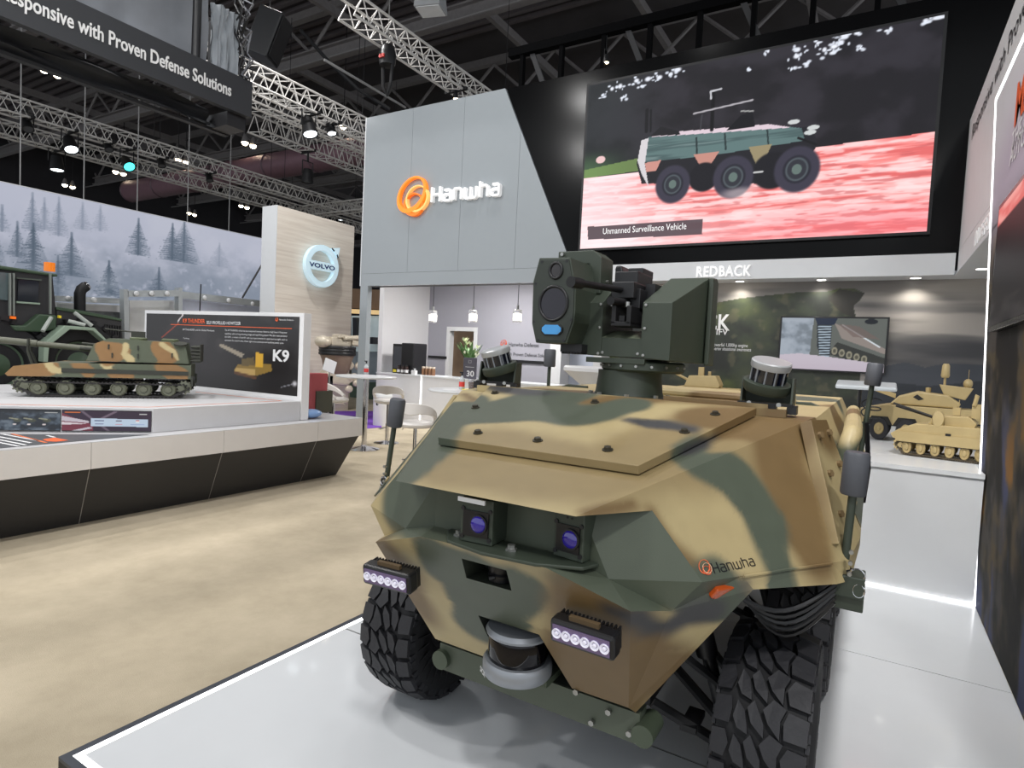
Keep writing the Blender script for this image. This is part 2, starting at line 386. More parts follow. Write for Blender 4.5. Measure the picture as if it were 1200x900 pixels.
# facade over the stand
wf = struct(MB().bb((-7.62, YF+.06, 2.46), (XW, YF+.25, 5.30)).build('wall_facade', BLACKM), 'tall facade wall of the stand above the lounge', 'wall')
slx = lambda z: -4.93+(5.304-z)*.4695
cols = [-7.70]+[float(at(px, 230, 'y', YF)[0]) for px in (480.5, 540, 606.5)]
for i, xa in enumerate(cols):
    xb = cols[i+1] if i+1 < len(cols) else 99
    pts = [(xa+.002, 2.667)]
    if xb < slx(5.304): pts += [(xb-.002, 2.667), (xb-.002, 5.304), (xa+.002, 5.304)]
    elif xb < slx(2.667): pts += [(xb-.002, 2.667), (xb-.002, 5.304-(xb+4.93)/.4695), (-4.93, 5.304), (xa+.002, 5.304)]
    else: pts += [(slx(2.667), 2.667), (xa+.002, 5.304-(xa+4.93)/.4695)] if xa > -4.93 else [(slx(2.667), 2.667), (-4.93, 5.304), (xa+.002, 5.304)]
    MB().prism([(x, YF, z) for x, z in pts], (0, .06, 0)).build('panel', GLOSSW, wf)
MB().bb((-7.70, YF, 2.46), (-3.2, YF+.06, 2.664)).build('panel', GLOSSW, wf)
MB().bb((-3.197, YF, 2.45), (XW-.003, YF+.06, 2.672)).build('panel', WHITE, wf)
MB().prism([(slx(2.675)+.01, YF+.02, 2.675), (3.2, YF+.02, 2.675), (3.2, YF+.02, 5.304), (-4.915, YF+.02, 5.304)], (0, .04, 0)).build('panel', BLACKG, wf)
MB().bb((-7.70, YF, ZC), (-7.53, YF+.10, 2.46)).build('pillar', GLOSSW, wf)
MB().bb((-7.72, YF-.002, 2.46), (-7.70, YF+.25, 5.304)).build('edge_trim', WHITE, wf)

# soffit, mural wall, partitions
struct(MB().bb((-3.2, YF+.06, 2.45), (2.4, YM, 2.50)).build('trim_1', WHITE), 'white soffit with downlights above the mural', 'trim')
LEDD = mat('downlight led', (255, 250, 240), .4, var=0, emit=7)
for i, (px, py) in enumerate([(867, 329.7), (962.7, 328), (1073, 325.7)]):
    p = at(px, py, 'z', 2.45)
    d = thing('downlight', ['round recessed downlight in soffit, leftmost above the mural', 'round recessed downlight in soffit above the mural monitor', 'round recessed downlight in soffit, rightmost above the cloudy sky'][i], 'downlight', (p[0], p[1], 2.45), 0, 'downlights over the mural')
    MB().lathe([(.05, -.004), (.065, -.004), (.065, 0), (.05, 0), (.05, -.004)], n=24, cap=False).build('trim_ring', WHITE, d, 40)
    MB().lathe([(.05, -.002), (.001, -.003)], n=20, cap=False).build('lens', LEDD, d, 40)
    area_light('downlight_lamp', (p[0], p[1]-.02, 2.43), (p[0], p[1]+.10, 0.9), .09, 6, (1, .96, .88), 120)
struct(MB().bb((-3.3, YM+.005, ZC), (2.6, YM+.15, 3.0)).build('wall_mural', BLACKM), 'wall behind the display counter carrying a landscape mural', 'wall')

def painter(c, x0, x1, z0, z1, axis, v):
    """pixel of the photograph -> canvas coordinates on a real wall"""
    j = 0 if axis == 'y' else 1
    def f(px, py):
        p = at(px, py, axis, v); return ((p[j]-x0)/(x1-x0), (p[2]-z0)/(z1-z0))
    return f
# landscape mural
mx0, mx1, mz0, mz1 = -3.2, 2.4, .80, 2.45
c = Canvas(480, 142, (84, 82, 82)); f = painter(c, mx0, mx1, mz0, mz1, 'y', YM)
n1 = fnoise(c.h, c.w, (8, 3), 3, 4); n2 = fnoise(c.h, c.w, (4, 12), 5, 5); n3 = fnoise(c.h, c.w, (14, 50), 7, 3)
c.blend(smoothstep(.45, .7, n1), (150, 144, 138)); c.blend(smoothstep(.5, .25, n1)*.8, (48, 48, 52))
c.blend(smoothstep(.75, 1, c.V)*.45, (160, 152, 142))
for pts, rgb in [([(1015, 500), (1015, 436), (1040, 428), (1062, 424), (1085, 430), (1110, 425), (1160, 428), (1200, 440), (1200, 520)], (54, 58, 66)), ([(1000, 520), (1010, 455), (1050, 448), (1090, 452), (1160, 445), (1200, 450), (1200, 530)], (36, 40, 46))]:
    c.poly([f(*p) for p in pts], rgb, .9)
c.poly([f(*p) for p in [(640, 560), (640, 375), (760, 366), (830, 356), (868, 349), (905, 345), (945, 341), (970, 341), (985, 337), (1003, 338), (1014, 343), (1008, 352), (1001, 358), (1004, 372), (998, 400), (1010, 430), (1005, 470), (1018, 520)]], (46, 52, 40))
hill = np.abs(c.a-np.array((46, 52, 40))).sum(-1) < 3
c.blend(hill*smoothstep(.45, .75, n2)*.8, (84, 92, 50)); c.blend(hill*smoothstep(.5, .3, n2)*.75, (26, 28, 26)); c.blend(hill*smoothstep(.6, .8, n3)*.5, (98, 92, 70))
c.blend(hill*smoothstep(.25, .0, c.V)*.4, (30, 30, 28))
c.poly([f(*p) for p in [(985, 338), (1014, 343), (1001, 358), (1002, 372), (985, 365), (970, 348)]], (40, 36, 32), .8)
mural = struct(c.mesh('wall_print', (mx0, YM, mz0), (mx1-mx0, 0, 0), (0, 0, mz1-mz0), vcol_mat('mural print', .45)), 'mural of a grassy cliff under grey clouds', 'mural')
def mtext(s, px, py, hpx, name='mural_lettering', pxr=None, bold=.0):
    p = at(px, py, 'y', YM-.004); h = at(px, py-hpx, 'y', YM-.004)[2]-p[2]
    wd = at(pxr, py, 'y', YM)[0]-p[0] if pxr else None
    return text('lettering', s, p, (1, 0, 0), (0, 0, 1), h, WHITEM, mural, wd, .002, bold)
mtext('REDBACK', 765, 385, 18, pxr=854, bold=.02); mtext('TRACKED IFV', 791, 391, 7, pxr=853, bold=.01)
mtext('Powerful 1,000hp engine', 834, 405.5, 4, pxr=876); mtext('Superior situational awareness', 832, 410, 4, pxr=880)

# right-hand printed wall with its glowing slanted edge
wr = struct(MB().prism([(XW+.004, 4.67, 0), (XW+.004, 5.70, 3.46), (XW+.004, 1.9, 3.46), (XW+.004, 1.9, 0)], (.12, 0, 0)).build('wall_right', BLACKM), 'printed wall with a slanted glowing edge right of the vehicle', 'wall')
c = Canvas(150, 240, (74, 70, 66)); n1 = fnoise(c.h, c.w, (10, 8), 11, 5); n2 = fnoise(c.h, c.w, (5, 9), 13, 5); n3 = fnoise(c.h, c.w, (30, 14), 12, 4)
c.blend(smoothstep(.45, .65, n3)*.7, (92, 80, 58)); c.blend(smoothstep(.55, .35, n1)*.8, (30, 30, 30)); c.blend(smoothstep(.56, .7, n2)*smoothstep(.45, .25, c.V)*.9, (70, 76, 108)); c.blend(smoothstep(.55, .72, n1)*smoothstep(.5, .2, c.V)*.9, (150, 104, 50))
c.blend(smoothstep(.6, .78, c.V), (176, 164, 178)); c.blend(smoothstep(.78, 1, c.V)*.8, (206, 204, 208)); c.blend(smoothstep(.68, .9, c.V-.5*c.U)*.5, (206, 206, 208))
prt = c.mesh('print', (XW, 4.66, 0.0), (0, -2.75, 0), (0, 1.03, 3.45), vcol_mat('wall print', .75, spec=.15), wr)
b = MB(); b.prism([(XW-.008, 4.660, .0), (XW-.008, 5.690, 3.46), (XW-.008, 5.708, 3.46), (XW-.008, 4.678, 0)], (.02, 0, 0)); b.bb((XW-.008, 1.9, 3.46), (XW+.012, 5.708, 3.478)); b.build('led_strip', LEDW, wr)
text('lettering', 'MAKING', at(1188, 149, 'x', XW-.003), (0, -1, 0), (0, 0, 1), .26, mat('orange print', (224, 92, 38), .5), wr, None, .002, .03)
text('lettering', 'THE NEXT', at(1185, 178, 'x', XW-.003), (0, -1, 0), (0, 0, 1), .12, WHITEM, wr, None, .002, .01)
text('lettering', 'AUTONOMOUS', at(1183, 195, 'x', XW-.003), (0, -1, 0), (0, 0, 1), .12, WHITEM, wr, None, .002, .01)
# white header wall on the right with the slogan
wh = struct(MB().bb((XW+.02, 1.9, 2.70), (XW+.12, YF+.018, 4.0)).build('wall_header', WHITEM), 'white header wall above the printed wall with a dark slogan', 'wall')
MB().bb((XW+.02, 1.9, 2.45), (XW+.12, YF+.018, 2.695)).build('fascia', WHITEM, wh)
struct(MB().bb((XW, 1.9, 2.44), (2.4, YF+.06, 2.449)).build('trim_2', WHITE), 'white soffit behind the right-hand fascia', 'trim')
p = at(1138.5, 165, 'x', XW+.018)
text('lettering', 'Responsive with Proven Defense Solutions', p, (0, -1, 0), (0, 0, 1), .15, BLACKP, wh, 4.6, .002)
p = at(1137, 297, 'x', XW-.002)
text('lettering', 'IN DEFENSE SYSTEMS', (XW+.019, p[1]-.05, 2.515), (0, -1, 0), (0, 0, 1), .13, mat('sign white', (245, 245, 245), .4), wh, 1.9, .008, .01)
p = at(1151, 315, 'z', 2.44)
d = thing('downlight', 'round recessed downlight in the right-hand soffit beside the glowing edge', 'downlight', (p[0], p[1], 2.44), 0, 'downlights over the mural')
MB().lathe([(.05, -.004), (.065, -.004), (.065, 0), (.05, 0), (.05, -.004)], n=24, cap=False).build('trim_ring', WHITE, d, 40)
MB().lathe([(.05, -.002), (.001, -.003)], n=20, cap=False).build('lens', LEDD, d, 40)

# lounge behind the facade opening
xc = float(at(501.5, 400, 'y', YB)[0]); ys = float(at(448, 400, 'x', xc)[1])
GREYW = mat('lavender grey wall', (158, 157, 166), .6, var=.01); WALLW = mat('lounge white wall', (216, 215, 217), .6, var=.01)
xr = float(at(652, 420, 'y', YB)[0])
dl, dr, dt = float(at(526, 430, 'y', YB)[0]), float(at(554, 430, 'y', YB)[0]), float(at(540, 388, 'y', YB)[2])
b = MB(); b.bb((xc, YB, ZC), (dl, YB+.12, 3.6)); b.bb((dr, YB, ZC), (xr, YB+.12, 3.6)); b.bb((dl, YB, dt), (dr, YB+.12, 3.6))
wb = struct(b.build('wall_lounge_back', GREYW), 'lavender grey back wall of the lounge with a doorway', 'wall')
struct(MB().bb((xc-.12, ys, ZC), (xc, YB+.12, 3.6)).build('wall_lounge_left', WALLW), 'white left wall of the lounge beside the coffee machine', 'wall')
struct(MB().bb((xr, YB-.3, ZC), (xr+.25, YB+.12, 3.6)).build('wall_lounge_pier', WHITEM), 'white pier at the right end of the lounge wall', 'wall')
struct(MB().bb((xr+.25, YB+.1, ZC), (-1.5, YB+.2, 3.6)).build('wall_lounge_right', mat('pale blue wall', (196, 203, 218), .6, var=.01)), 'pale blue wall right of the lounge behind the turret', 'wall')
struct(MB().bb((-3.32, YF+.06, ZC), (-3.2, YB+.1, 3.0)).build('wall_partition', WHITEM), 'white partition between lounge and mural', 'wall')
b = MB(); t = .09
b.bb((dl-t, YB-.02, ZC), (dl, YB+.14, dt+t)); b.bb((dr, YB-.02, ZC), (dr+t, YB+.14, dt+t)); b.bb((dl, YB-.02, dt), (dr, YB+.14, dt+t))
struct(b.build('door_1', WHITEM), 'white framed doorway in the lounge wall', 'door')
struct(MB().bb((dl-1, YB+1.2, ZC), (dr+1, YB+1.3, 3)).build('wall_store', mat('store room wall', (176, 150, 124), .7)), 'brown wall seen through the lounge doorway', 'wall')
p = at(502, 418, 'y', YB-.02); q = at(523.5, 418.5, 'y', YB-.02)
MB().bb((p[0], YB-.03, p[2]-.03), (q[0], YB, p[2]+.03)).build('rail', BLACKM, wb)
p = at(598, 423, 'y', YB-.02); MB().bb((p[0], YB-.03, p[2]-.03), (xr, YB, p[2]+.03)).build('rail', BLACKM, wb)
OR1 = mat('emblem orange', (228, 110, 60), .5); OR2 = mat('emblem coral', (206, 90, 70), .5)
p = at(590.5, 402.5, 'y', YB-.005); emblem(wb, [OR2, OR1, OR2], p, (1, 0, 0), (0, 0, 1), .075, .006)
p = at(596, 405.5, 'y', YB-.005); q = at(631, 407, 'y', YB-.005)
text('lettering', 'Hanwha Defense', p, (1, 0, 0), (0, 0, 1), .085, BLACKP, wb, q[0]-p[0], .003)
p = at(573, 415.5, 'y', YB-.005); q = at(645, 419.5, 'y', YB-.005)
text('lettering', 'Responsive with Proven Defense Solutions', p, (1, 0, 0), (0, 0, 1), .075, BLACKP, wb, (q[0]-p[0])*1.02, .003)
struct(MB().prism([(*at(392, 506, 'z', ZC)[:2], ZC+.001), (*at(447, 501, 'z', ZC)[:2], ZC+.001), (*at(447, 482, 'z', ZC)[:2], ZC+.001), (*at(330, 482, 'z', ZC)[:2], ZC+.001)], (0, 0, .006)).build('floor_purple', mat('purple carpet', (104, 60, 160), .9, var=.08)), 'purple carpet of the stand beside the lounge', 'floor')

# hall ceiling: dark deck, beams across, purlins along
ZR = 10.5
cl = struct(MB().bb((-45, -10, ZR+2.2), (14, 45, ZR+2.3)).build('ceiling', ROOFDARK), 'dark steel roof of the exhibition hall', 'ceiling')
for i in range(36): MB().bb((-45, 3+i*.42, ZR+2.08), (8, 3.16+i*.42, ZR+2.2)).build('deck_rib', mat('deck rib', (100, 94, 96), .8), cl)
yb0 = float(at(430, 57, 'z', ZR)[1])
for i in range(-1, 6):
    y = yb0+i*5.2
    b = MB(); b.bb((-45, y-.16, ZR), (12, y+.16, ZR+.05)); b.bb((-45, y-.03, ZR+.05), (12, y+.03, ZR+.35)); b.bb((-45, y-.16, ZR+.35), (12, y+.16, ZR+.40))
    b.build('roof_beam', DARKSTEEL, cl)
    MB().bb((-45, y-.12, ZR+1.5), (12, y+.12, ZR+1.75)).build('roof_beam', DARKSTEEL, cl)
    b = MB()
    for k in range(22):
        x = -44+k*2.5; b.cyl((x, y, ZR+.4), (x+1.25, y, ZR+1.5), .06, n=5); b.cyl((x+1.25, y, ZR+1.5), (x+2.5, y, ZR+.4), .06, n=5)
    b.build('web_bracing', DARKSTEEL, cl)
    MB().cyl((-45, y-.5, ZR-.25), (12, y-.5, ZR-.25), .035, n=6).build('cable_tray', mat('tray grey', (120, 118, 118), .6), cl)
for i in range(12):
    x = -40+i*4.2; MB().bb((x-.08, -8, ZR+.9), (x+.08, 44, ZR+1.15)).build('purlin', DARKSTEEL, cl)
for i, (px, py) in enumerate([(260, 215), (330, 200), (380, 195)]):
    pass
# ================================================================ THE UNMANNED GROUND VEHICLE
X0 = -.863
ugv = thing('unmanned_vehicle', 'camouflaged unmanned ground vehicle with a gun turret on the white platform', 'vehicle', (X0, 0, 0))
LV = lambda w_, y, z: np.array([w_, y, z])
OFF = np.array([X0, 0, 0])
def plane3(a, b, c):
    n = np.cross(b-a, c-a); n = n/np.linalg.norm(n); return n, n @ a
def onp(pl, px, py):
    """vehicle-frame point where the sight line of a pixel meets one of the hull planes"""
    n, d = pl; r = ray(px, py); o = CO-OFF; return o+r*((d-n @ o)/(n @ r))
A, B_, Cv, Dv, Ev, Fv = LV(.281, 1.300, 1.044), LV(.407, 1.483, 1.044), LV(.542, 1.479, .894), LV(.474, 1.476, .806), LV(.407, 1.364, .826), LV(.340, 1.597, .453)
HR, WS, WE = LV(.684, 2.167, 1.250), LV(.615, 1.586, .895), LV(.795, 1.849, .895)
AT, AB = LV(.640, 1.600, .862), LV(.349, 1.634, .424)
mirr = lambda p: np.array([-p[0], p[1], p[2]])
P_SIDE, P_HOOD, P_FRONT, P_ARCH = plane3(A, HR, Cv), plane3(A, mirr(A), HR), plane3(Ev, mirr(Ev), Fv), plane3(Ev, Fv, WS)
PLATE_N = np.array([0, -.231, .973])
P_PLATE = (P_HOOD[0], P_HOOD[1]-.028*.973 if P_HOOD[0][2] < 0 else P_HOOD[1]+.028*.973)

TAN, BROWN, GRN, BLK = [np.array(lin(c)[:3]) for c in ((166, 150, 110), (108, 87, 55), (74, 81, 68), (60, 60, 62))]
BLOBS = []                                     # painted camouflage: capsule chains in the vehicle frame
def blob(colr, pl, pts, r, soft=.018):
    P = [onp(pl, *p) for p in pts]; BLOBS.append((colr, P, r if isinstance(r, (list, tuple)) else [r]*len(P), soft, True))
    return P
def both(colr, pts, r, soft=.018):             # given directly in the vehicle frame
    BLOBS.append((colr, [np.array(p, float) for p in pts], r if isinstance(r, (list, tuple)) else [r]*len(pts), soft, True))
TAN2 = np.array(lin((136, 119, 84))[:3])
blob(TAN2, P_HOOD, [(560, 540), (700, 560), (850, 510)], [.22, .16, .20], .06)
# hood: green over the left rear, tan in front, brown to the right
blob(BROWN, P_HOOD, [(840, 500), (900, 500), (950, 490)], .13, .03)
blob(BROWN, P_HOOD, [(700, 480), (790, 472), (860, 478)], .10, .04)
blob(GRN, P_HOOD, [(462, 565), (480, 548), (505, 520), (540, 480)], [.07, .09, .11, .12])
blob(GRN, P_HOOD, [(545, 498), (600, 488), (660, 470)], [.11, .14, .15])
blob(GRN, P_HOOD, [(610, 490), (680, 495), (735, 486)], [.13, .12, .10])
blob(GRN, P_HOOD, [(800, 535), (815, 520)], [.05, .04])
blob(BLK, P_HOOD, [(742, 502), (770, 508), (808, 514)], [.045, .065, .06], .014)
blob(BLK, P_HOOD, [(820, 522), (835, 513), (800, 530)], [.03, .02, .025], .02)
blob(BLK, P_HOOD, [(575, 462), (610, 467), (650, 471)], [.06, .065, .04], .025)
blob(BROWN, P_HOOD, [(545, 462), (556, 468)], .035, .02)
# right side: brown rear, broad green band, brown edges
blob(BROWN, P_SIDE, [(905, 505), (925, 560), (945, 620), (955, 655)], [.10, .11, .10, .08], .03)
blob(GRN, P_SIDE, [(820, 540), (860, 560), (890, 600), (905, 650), (915, 680)], [.055, .075, .07, .065, .06])
blob(BROWN, P_SIDE, [(764, 600), (790, 640), (815, 670)], [.02, .025, .02], .025)
blob(BROWN, P_SIDE, [(690, 603), (740, 590)], .02, .02)
blob(BLK, P_SIDE, [(850, 690), (880, 684)], .02, .02)
# bumper: brown wings, green middle, dark patch on the right corner
blob(BROWN, P_FRONT, [(445, 640), (470, 672), (500, 722)], [.075, .085, .06], .035)
blob(GRN, P_FRONT, [(520, 660), (560, 680), (560, 730)], [.10, .13, .10])
blob(GRN, P_FRONT, [(600, 690), (590, 730), (620, 690)], [.09, .07, .05])
blob(TAN, P_FRONT, [(548, 752), (556, 760)], .025, .03)
blob(BROWN, P_FRONT, [(700, 705), (705, 760), (690, 815)], [.125, .155, .17], .035)
blob(BLK, P_FRONT, [(715, 715), (735, 722)], [.03, .035], .03)
blob(GRN, P_ARCH, [(800, 700), (830, 690), (850, 700)], .06)
blob(BLK, P_ARCH, [(748, 725), (775, 740), (800, 722), (830, 712)], [.045, .05, .04, .03], .025)
blob(BROWN, P_ARCH, [(748, 785), (772, 785)], [.14, .12], .04)
# far side and rear, unseen from the front
both(GRN, [(-.7, 1.6, .95), (-.8, 2.0, 1.1)], .12); both(BROWN, [(-.8, 2.4, 1.0), (-.8, 2.9, .9)], .2); both(GRN, [(-.8, 3.2, 1.1), (-.8, 3.7, .8)], .22)
both(GRN, [(.8, 2.5, 1.0), (.8, 2.9, .9)], .2); both(BROWN, [(.8, 3.2, 1.1), (.8, 3.7, .8)], .22); both(GRN, [(-.2, 4.2, .8), (.3, 4.2, .9)], .2)
both(BROWN, [(-.5, 2.6, 1.25), (.3, 2.9, 1.25)], .2); both(GRN, [(0, 3.5, 1.25), (.5, 3.8, 1.25)], .25)
NOI = np.random.default_rng(9).random((24, 24, 24))
def noise3(P, s):
    q = (P*s) % 23; i = q.astype(int); f_ = q-i; f_ = f_*f_*(3-2*f_); out = 0
    for dx in (0, 1):
        for dy in (0, 1):
            for dz in (0, 1):
                wgt = (f_[:, 0] if dx else 1-f_[:, 0])*(f_[:, 1] if dy else 1-f_[:, 1])*(f_[:, 2] if dz else 1-f_[:, 2])
                out = out+wgt*NOI[(i[:, 0]+dx) % 24, (i[:, 1]+dy) % 24, (i[:, 2]+dz) % 24]
    return out
def camo(P, base=TAN):
    P = np.asarray(P, float); colr = np.tile(base, (len(P), 1)); nz = (noise3(P+7, 9)-.5)*.05
    for c_, pts, rs, soft, _ in BLOBS:
        best = np.full(len(P), 9.0)
        for i in range(max(1, len(pts)-1)):
            a, b = pts[i], pts[min(i+1, len(pts)-1)]; ra, rb = rs[i], rs[min(i+1, len(pts)-1)]
            d = b-a; L = d @ d+1e-12; t = np.clip(((P-a) @ d)/L, 0, 1)
            best = np.minimum(best, np.linalg.norm(P-(a+t[:, None]*d), axis=1)-(ra+(rb-ra)*t))
        wgt = smoothstep(soft, -soft, best+nz)[:, None]; colr = colr*(1-wgt)+c_*wgt
    return colr*(1+(noise3(P+3, 30)-.5)*.10)[:, None]
CAMO = vcol_mat('camouflage paint', .48, bump=.12, bscale=500)
def camo_poly(name, polys, parent=ugv, L=.022, solid=0, fixed=None, bevel=0):
    """flat plates, finely divided so that the paint can follow its own shapes"""
    bm = bmesh.new()
    for pl in polys:
        try: bm.faces.new([bm.verts.new(tuple(float(c_) for c_ in p)) for p in pl])
        except ValueError: pass
    bmesh.ops.remove_doubles(bm, verts=bm.verts, dist=.0005)
    bmesh.ops.recalc_face_normals(bm, faces=bm.faces)
    if bevel: bmesh.ops.bevel(bm, geom=[e for e in bm.edges], offset=bevel, segments=2, affect='EDGES', profile=.6)
    bmesh.ops.triangulate(bm, faces=bm.faces)
    for _ in range(9):
        es = [e for e in bm.edges if e.calc_length() > L]
        if not es: break
        bmesh.ops.subdivide_edges(bm, edges=es, cuts=1); bmesh.ops.triangulate(bm, faces=[f_ for f_ in bm.faces if len(f_.verts) > 3])
    me = bpy.data.meshes.new(name); bm.to_mesh(me); bm.free()
    return camo_paint(me, name, parent, fixed, solid)
def camo_paint(me, name, parent, fixed=None, solid=0):
    co = np.empty(len(me.vertices)*3); me.vertices.foreach_get('co', co); co = co.reshape(-1, 3)
    c_ = np.ones((len(co), 4)); c_[:, :3] = camo(co) if fixed is None else fixed
    a = me.color_attributes.new('Col', 'FLOAT_COLOR', 'POINT'); a.data.foreach_set('color', c_.reshape(-1)); me.materials.append(CAMO)
    o = bpy.data.objects.new(name, me); col.objects.link(o); o.parent = parent
    if solid:
        m_ = o.modifiers.new('plate', 'SOLIDIFY'); m_.thickness = solid; m_.offset = -1
    return o
def camo_solid(b, name, parent, L=.03, bevel=0): return camo_poly(name, [[b.v[i] for i in f_] for f_ in b.f], parent, L, bevel=bevel)

# hull panels
ROT = LV(.70, 2.185, 1.255)                                   # rear end of the hood
REARY = 4.30
hull = camo_poly('hull', [
    [A, mirr(A), mirr(HR), HR],                                # hood
    [A, HR, LV(.838, 1.915, .895), WE, WS, Cv, B_], [mirr(p) for p in (A, HR, LV(.838, 1.915, .895), WE, WS, Cv, B_)][::-1],
    [HR, LV(.86, 2.20, .895), LV(.838, 1.915, .895)], [mirr(p) for p in (HR, LV(.86, 2.20, .895), LV(.838, 1.915, .895))][::-1],
    [HR, mirr(HR), LV(-.70, 2.30, 1.255), LV(.70, 2.30, 1.255)],
    [HR, LV(.70, 2.30, 1.255), LV(.86, 2.32, .895), LV(.86, 2.20, .895)], [mirr(p) for p in (HR, LV(.70, 2.30, 1.255), LV(.86, 2.32, .895), LV(.86, 2.20, .895))][::-1],
])
# bent lip below the weld line
lipa = [WS, WE, LV(.838, 1.915, .895), LV(.86, 2.32, .895)]; lipb = [AT, LV(.815, 1.835, .846), LV(.845, 1.91, .84), LV(.86, 2.32, .84)]
for s_ in (1, -1):
    q = (lambda p: p) if s_ > 0 else mirr
    camo_poly('fender_lip', [[q(p) for p in (lipa[i], lipa[i+1], lipb[i+1], lipb[i])] for i in range(3)], solid=.006)
    b = MB(); b.tube([q(p)+np.array([.004*s_, -.003, 0]) for p in [LV(.615, 1.583, .896), LV(.70, 1.712, .896), LV(.795, 1.847, .896)]], .004, 6); b.tube([q(p) for p in [LV(.612, 1.582, .893), LV(.50, 1.588, .715), LV(.405, 1.604, .56)]], .0035, 6)
    camo_solid(b, 'weld_seam', ugv)
# rear body behind the hood (mostly hidden)
camo_poly('rear_body', [
    [LV(-.70, 2.30, 1.25), LV(.70, 2.30, 1.25), LV(.70, REARY, 1.25), LV(-.70, REARY, 1.25)],
    [LV(.70, 2.30, 1.25), LV(.86, 2.32, .90), LV(.86, REARY, .90), LV(.70, REARY, 1.25)], [LV(-.70, 2.30, 1.25), LV(-.86, 2.32, .90), LV(-.86, REARY, .90), LV(-.70, REARY, 1.25)],
    [LV(.86, 2.32, .90), LV(.86, REARY, .90), LV(.50, REARY, .72), LV(.50, 2.32, .72)], [LV(-.86, 2.32, .90), LV(-.86, REARY, .90), LV(-.50, REARY, .72), LV(-.50, 2.32, .72)],
    [LV(-.70, REARY, 1.25), LV(.70, REARY, 1.25), LV(.86, REARY, .90), LV(.5, REARY, .42), LV(-.5, REARY, .42), LV(-.86, REARY, .90)]], L=.05)
MB().bb((-.34, 1.80, .36), (.34, REARY-.02, .80)).build('chassis_box', BLACKM, ugv)
# nose: recess under the hood lip, shelf and bumper
Rg, Gt, Gb = LV(.2, 1.322, .895), LV(.235, 1.432, 1.03), LV(.235, 1.432, .893)
DK = np.array(lin((64, 71, 58))[:3])
sub = lambda a, b_, t: a*(1-t)+b_*t
def nose(q):
    return [[q(p) for p in (B_, Cv, Dv, LV(.33, 1.41, .872), Gb, Gt)], [q(p) for p in (A, B_, Gt)], [q(p) for p in (Ev, Dv, LV(.33, 1.41, .872))], [q(p) for p in (Ev, LV(.33, 1.41, .872), Gb, Rg)]]
nz_ = nose(lambda p: p)+[f_[::-1] for f_ in nose(mirr)]+[[Gt, mirr(Gt), mirr(Gb), Gb], [Gb, mirr(Gb), mirr(Rg), Rg], [A, Gt, mirr(Gt), mirr(A)]]
both(GRN, [(.40, 1.44, .93), (.3, 1.42, .94), (-.3, 1.42, .94)], [.045, .09, .09], .02)
both(GRN, [(.74, 1.77, .862), (.86, 2.0, .862)], [.035, .045], .02)
both(BLK, [(.63, 1.60, .865), (.67, 1.66, .862)], .022, .02)
BLOBS_SAVE = list(BLOBS)
BLOBS.append((GRN, [np.array((-.36, 1.43, .95)), np.array((.40, 1.44, .93))], [.13, .16], .03, True))
camo_poly('nose_recess', nz_)
BLOBS[:] = BLOBS_SAVE
# bumper plate: polygons around the camera slot and the lidar notch
def fpt(w_, z): y = 1.364+(.826-z)/(.826-.453)*(1.597-1.364); return LV(w_, y, z)
sl, st, sr_, sb = -.080, .852, .070, .782
n_l, n_tl, n_tr, n_r, n_t, n_b = -.085, -.097, .109, .165, .640, .450
top = [mirr(Ev), mirr(Rg), Rg, Ev]
bump = [[mirr(Ev), mirr(Rg), fpt(sl+.006, st), fpt(sl-.005, sb)], [mirr(Rg), Rg, fpt(sr_, st), fpt(sl+.006, st)], [Rg, Ev, fpt(sr_-.006, sb), fpt(sr_, st)],
        [mirr(Ev), fpt(sl-.005, sb), fpt(n_tl, n_t), mirr(Fv)], [fpt(sl-.005, sb), fpt(sr_-.006, sb), fpt(n_tr, n_t), fpt(n_tl, n_t)], [fpt(sr_-.006, sb), Ev, Fv, fpt(n_tr, n_t)],
        [mirr(Fv), fpt(n_tl, n_t), fpt(n_l, n_b)], [fpt(n_tr, n_t), Fv, fpt(n_r, n_b)]]
for s_ in (1, -1):
    q = (lambda p: p) if s_ > 0 else mirr
    f_ = [[q(p) for p in (Ev, Dv, Cv, WS, AT, AB, Fv)]]
    bump += f_ if s_ > 0 else [g[::-1] for g in f_]
bumper = camo_poly('bumper', bump)
# returns of slot and notch, so the plate has depth
b = MB()
def pocket(b, ring, dep):
    k = len(ring); back = [np.array(p)+np.array([0, dep, 0]) for p in ring]
    b.add([*ring, *back], [(i, (i+1) % k, (i+1) % k+k, i+k) for i in range(k)]+[tuple(range(k, 2*k))])
pocket(b, [fpt(sl+.006, st), fpt(sr_, st), fpt(sr_-.006, sb), fpt(sl-.005, sb)], .10)
b.build('camera_slot', mat('slot green', (42, 47, 39), .6), bumper)
b = MB(); pocket(b, [fpt(n_tl, n_t), fpt(n_tr, n_t), fpt(n_r, n_b), fpt(n_l, n_b)], .22); b.build('sensor_notch', mat('notch dark', (34, 38, 32), .7), bumper)
b = MB(); b.lathe([(.0, -.03), (.036, -.03), (.038, -.012), (.034, -.008), (.038, -.003), (.038, .02), (.03, .028), (0, .03)], (.0, 1.44, .815), (0, 0, 1), 24); b.cyl((0, 1.405, .80), (-.012, 1.395, .798), .007, n=10)
b.build('front_camera', BLACKP, ugv, 40)
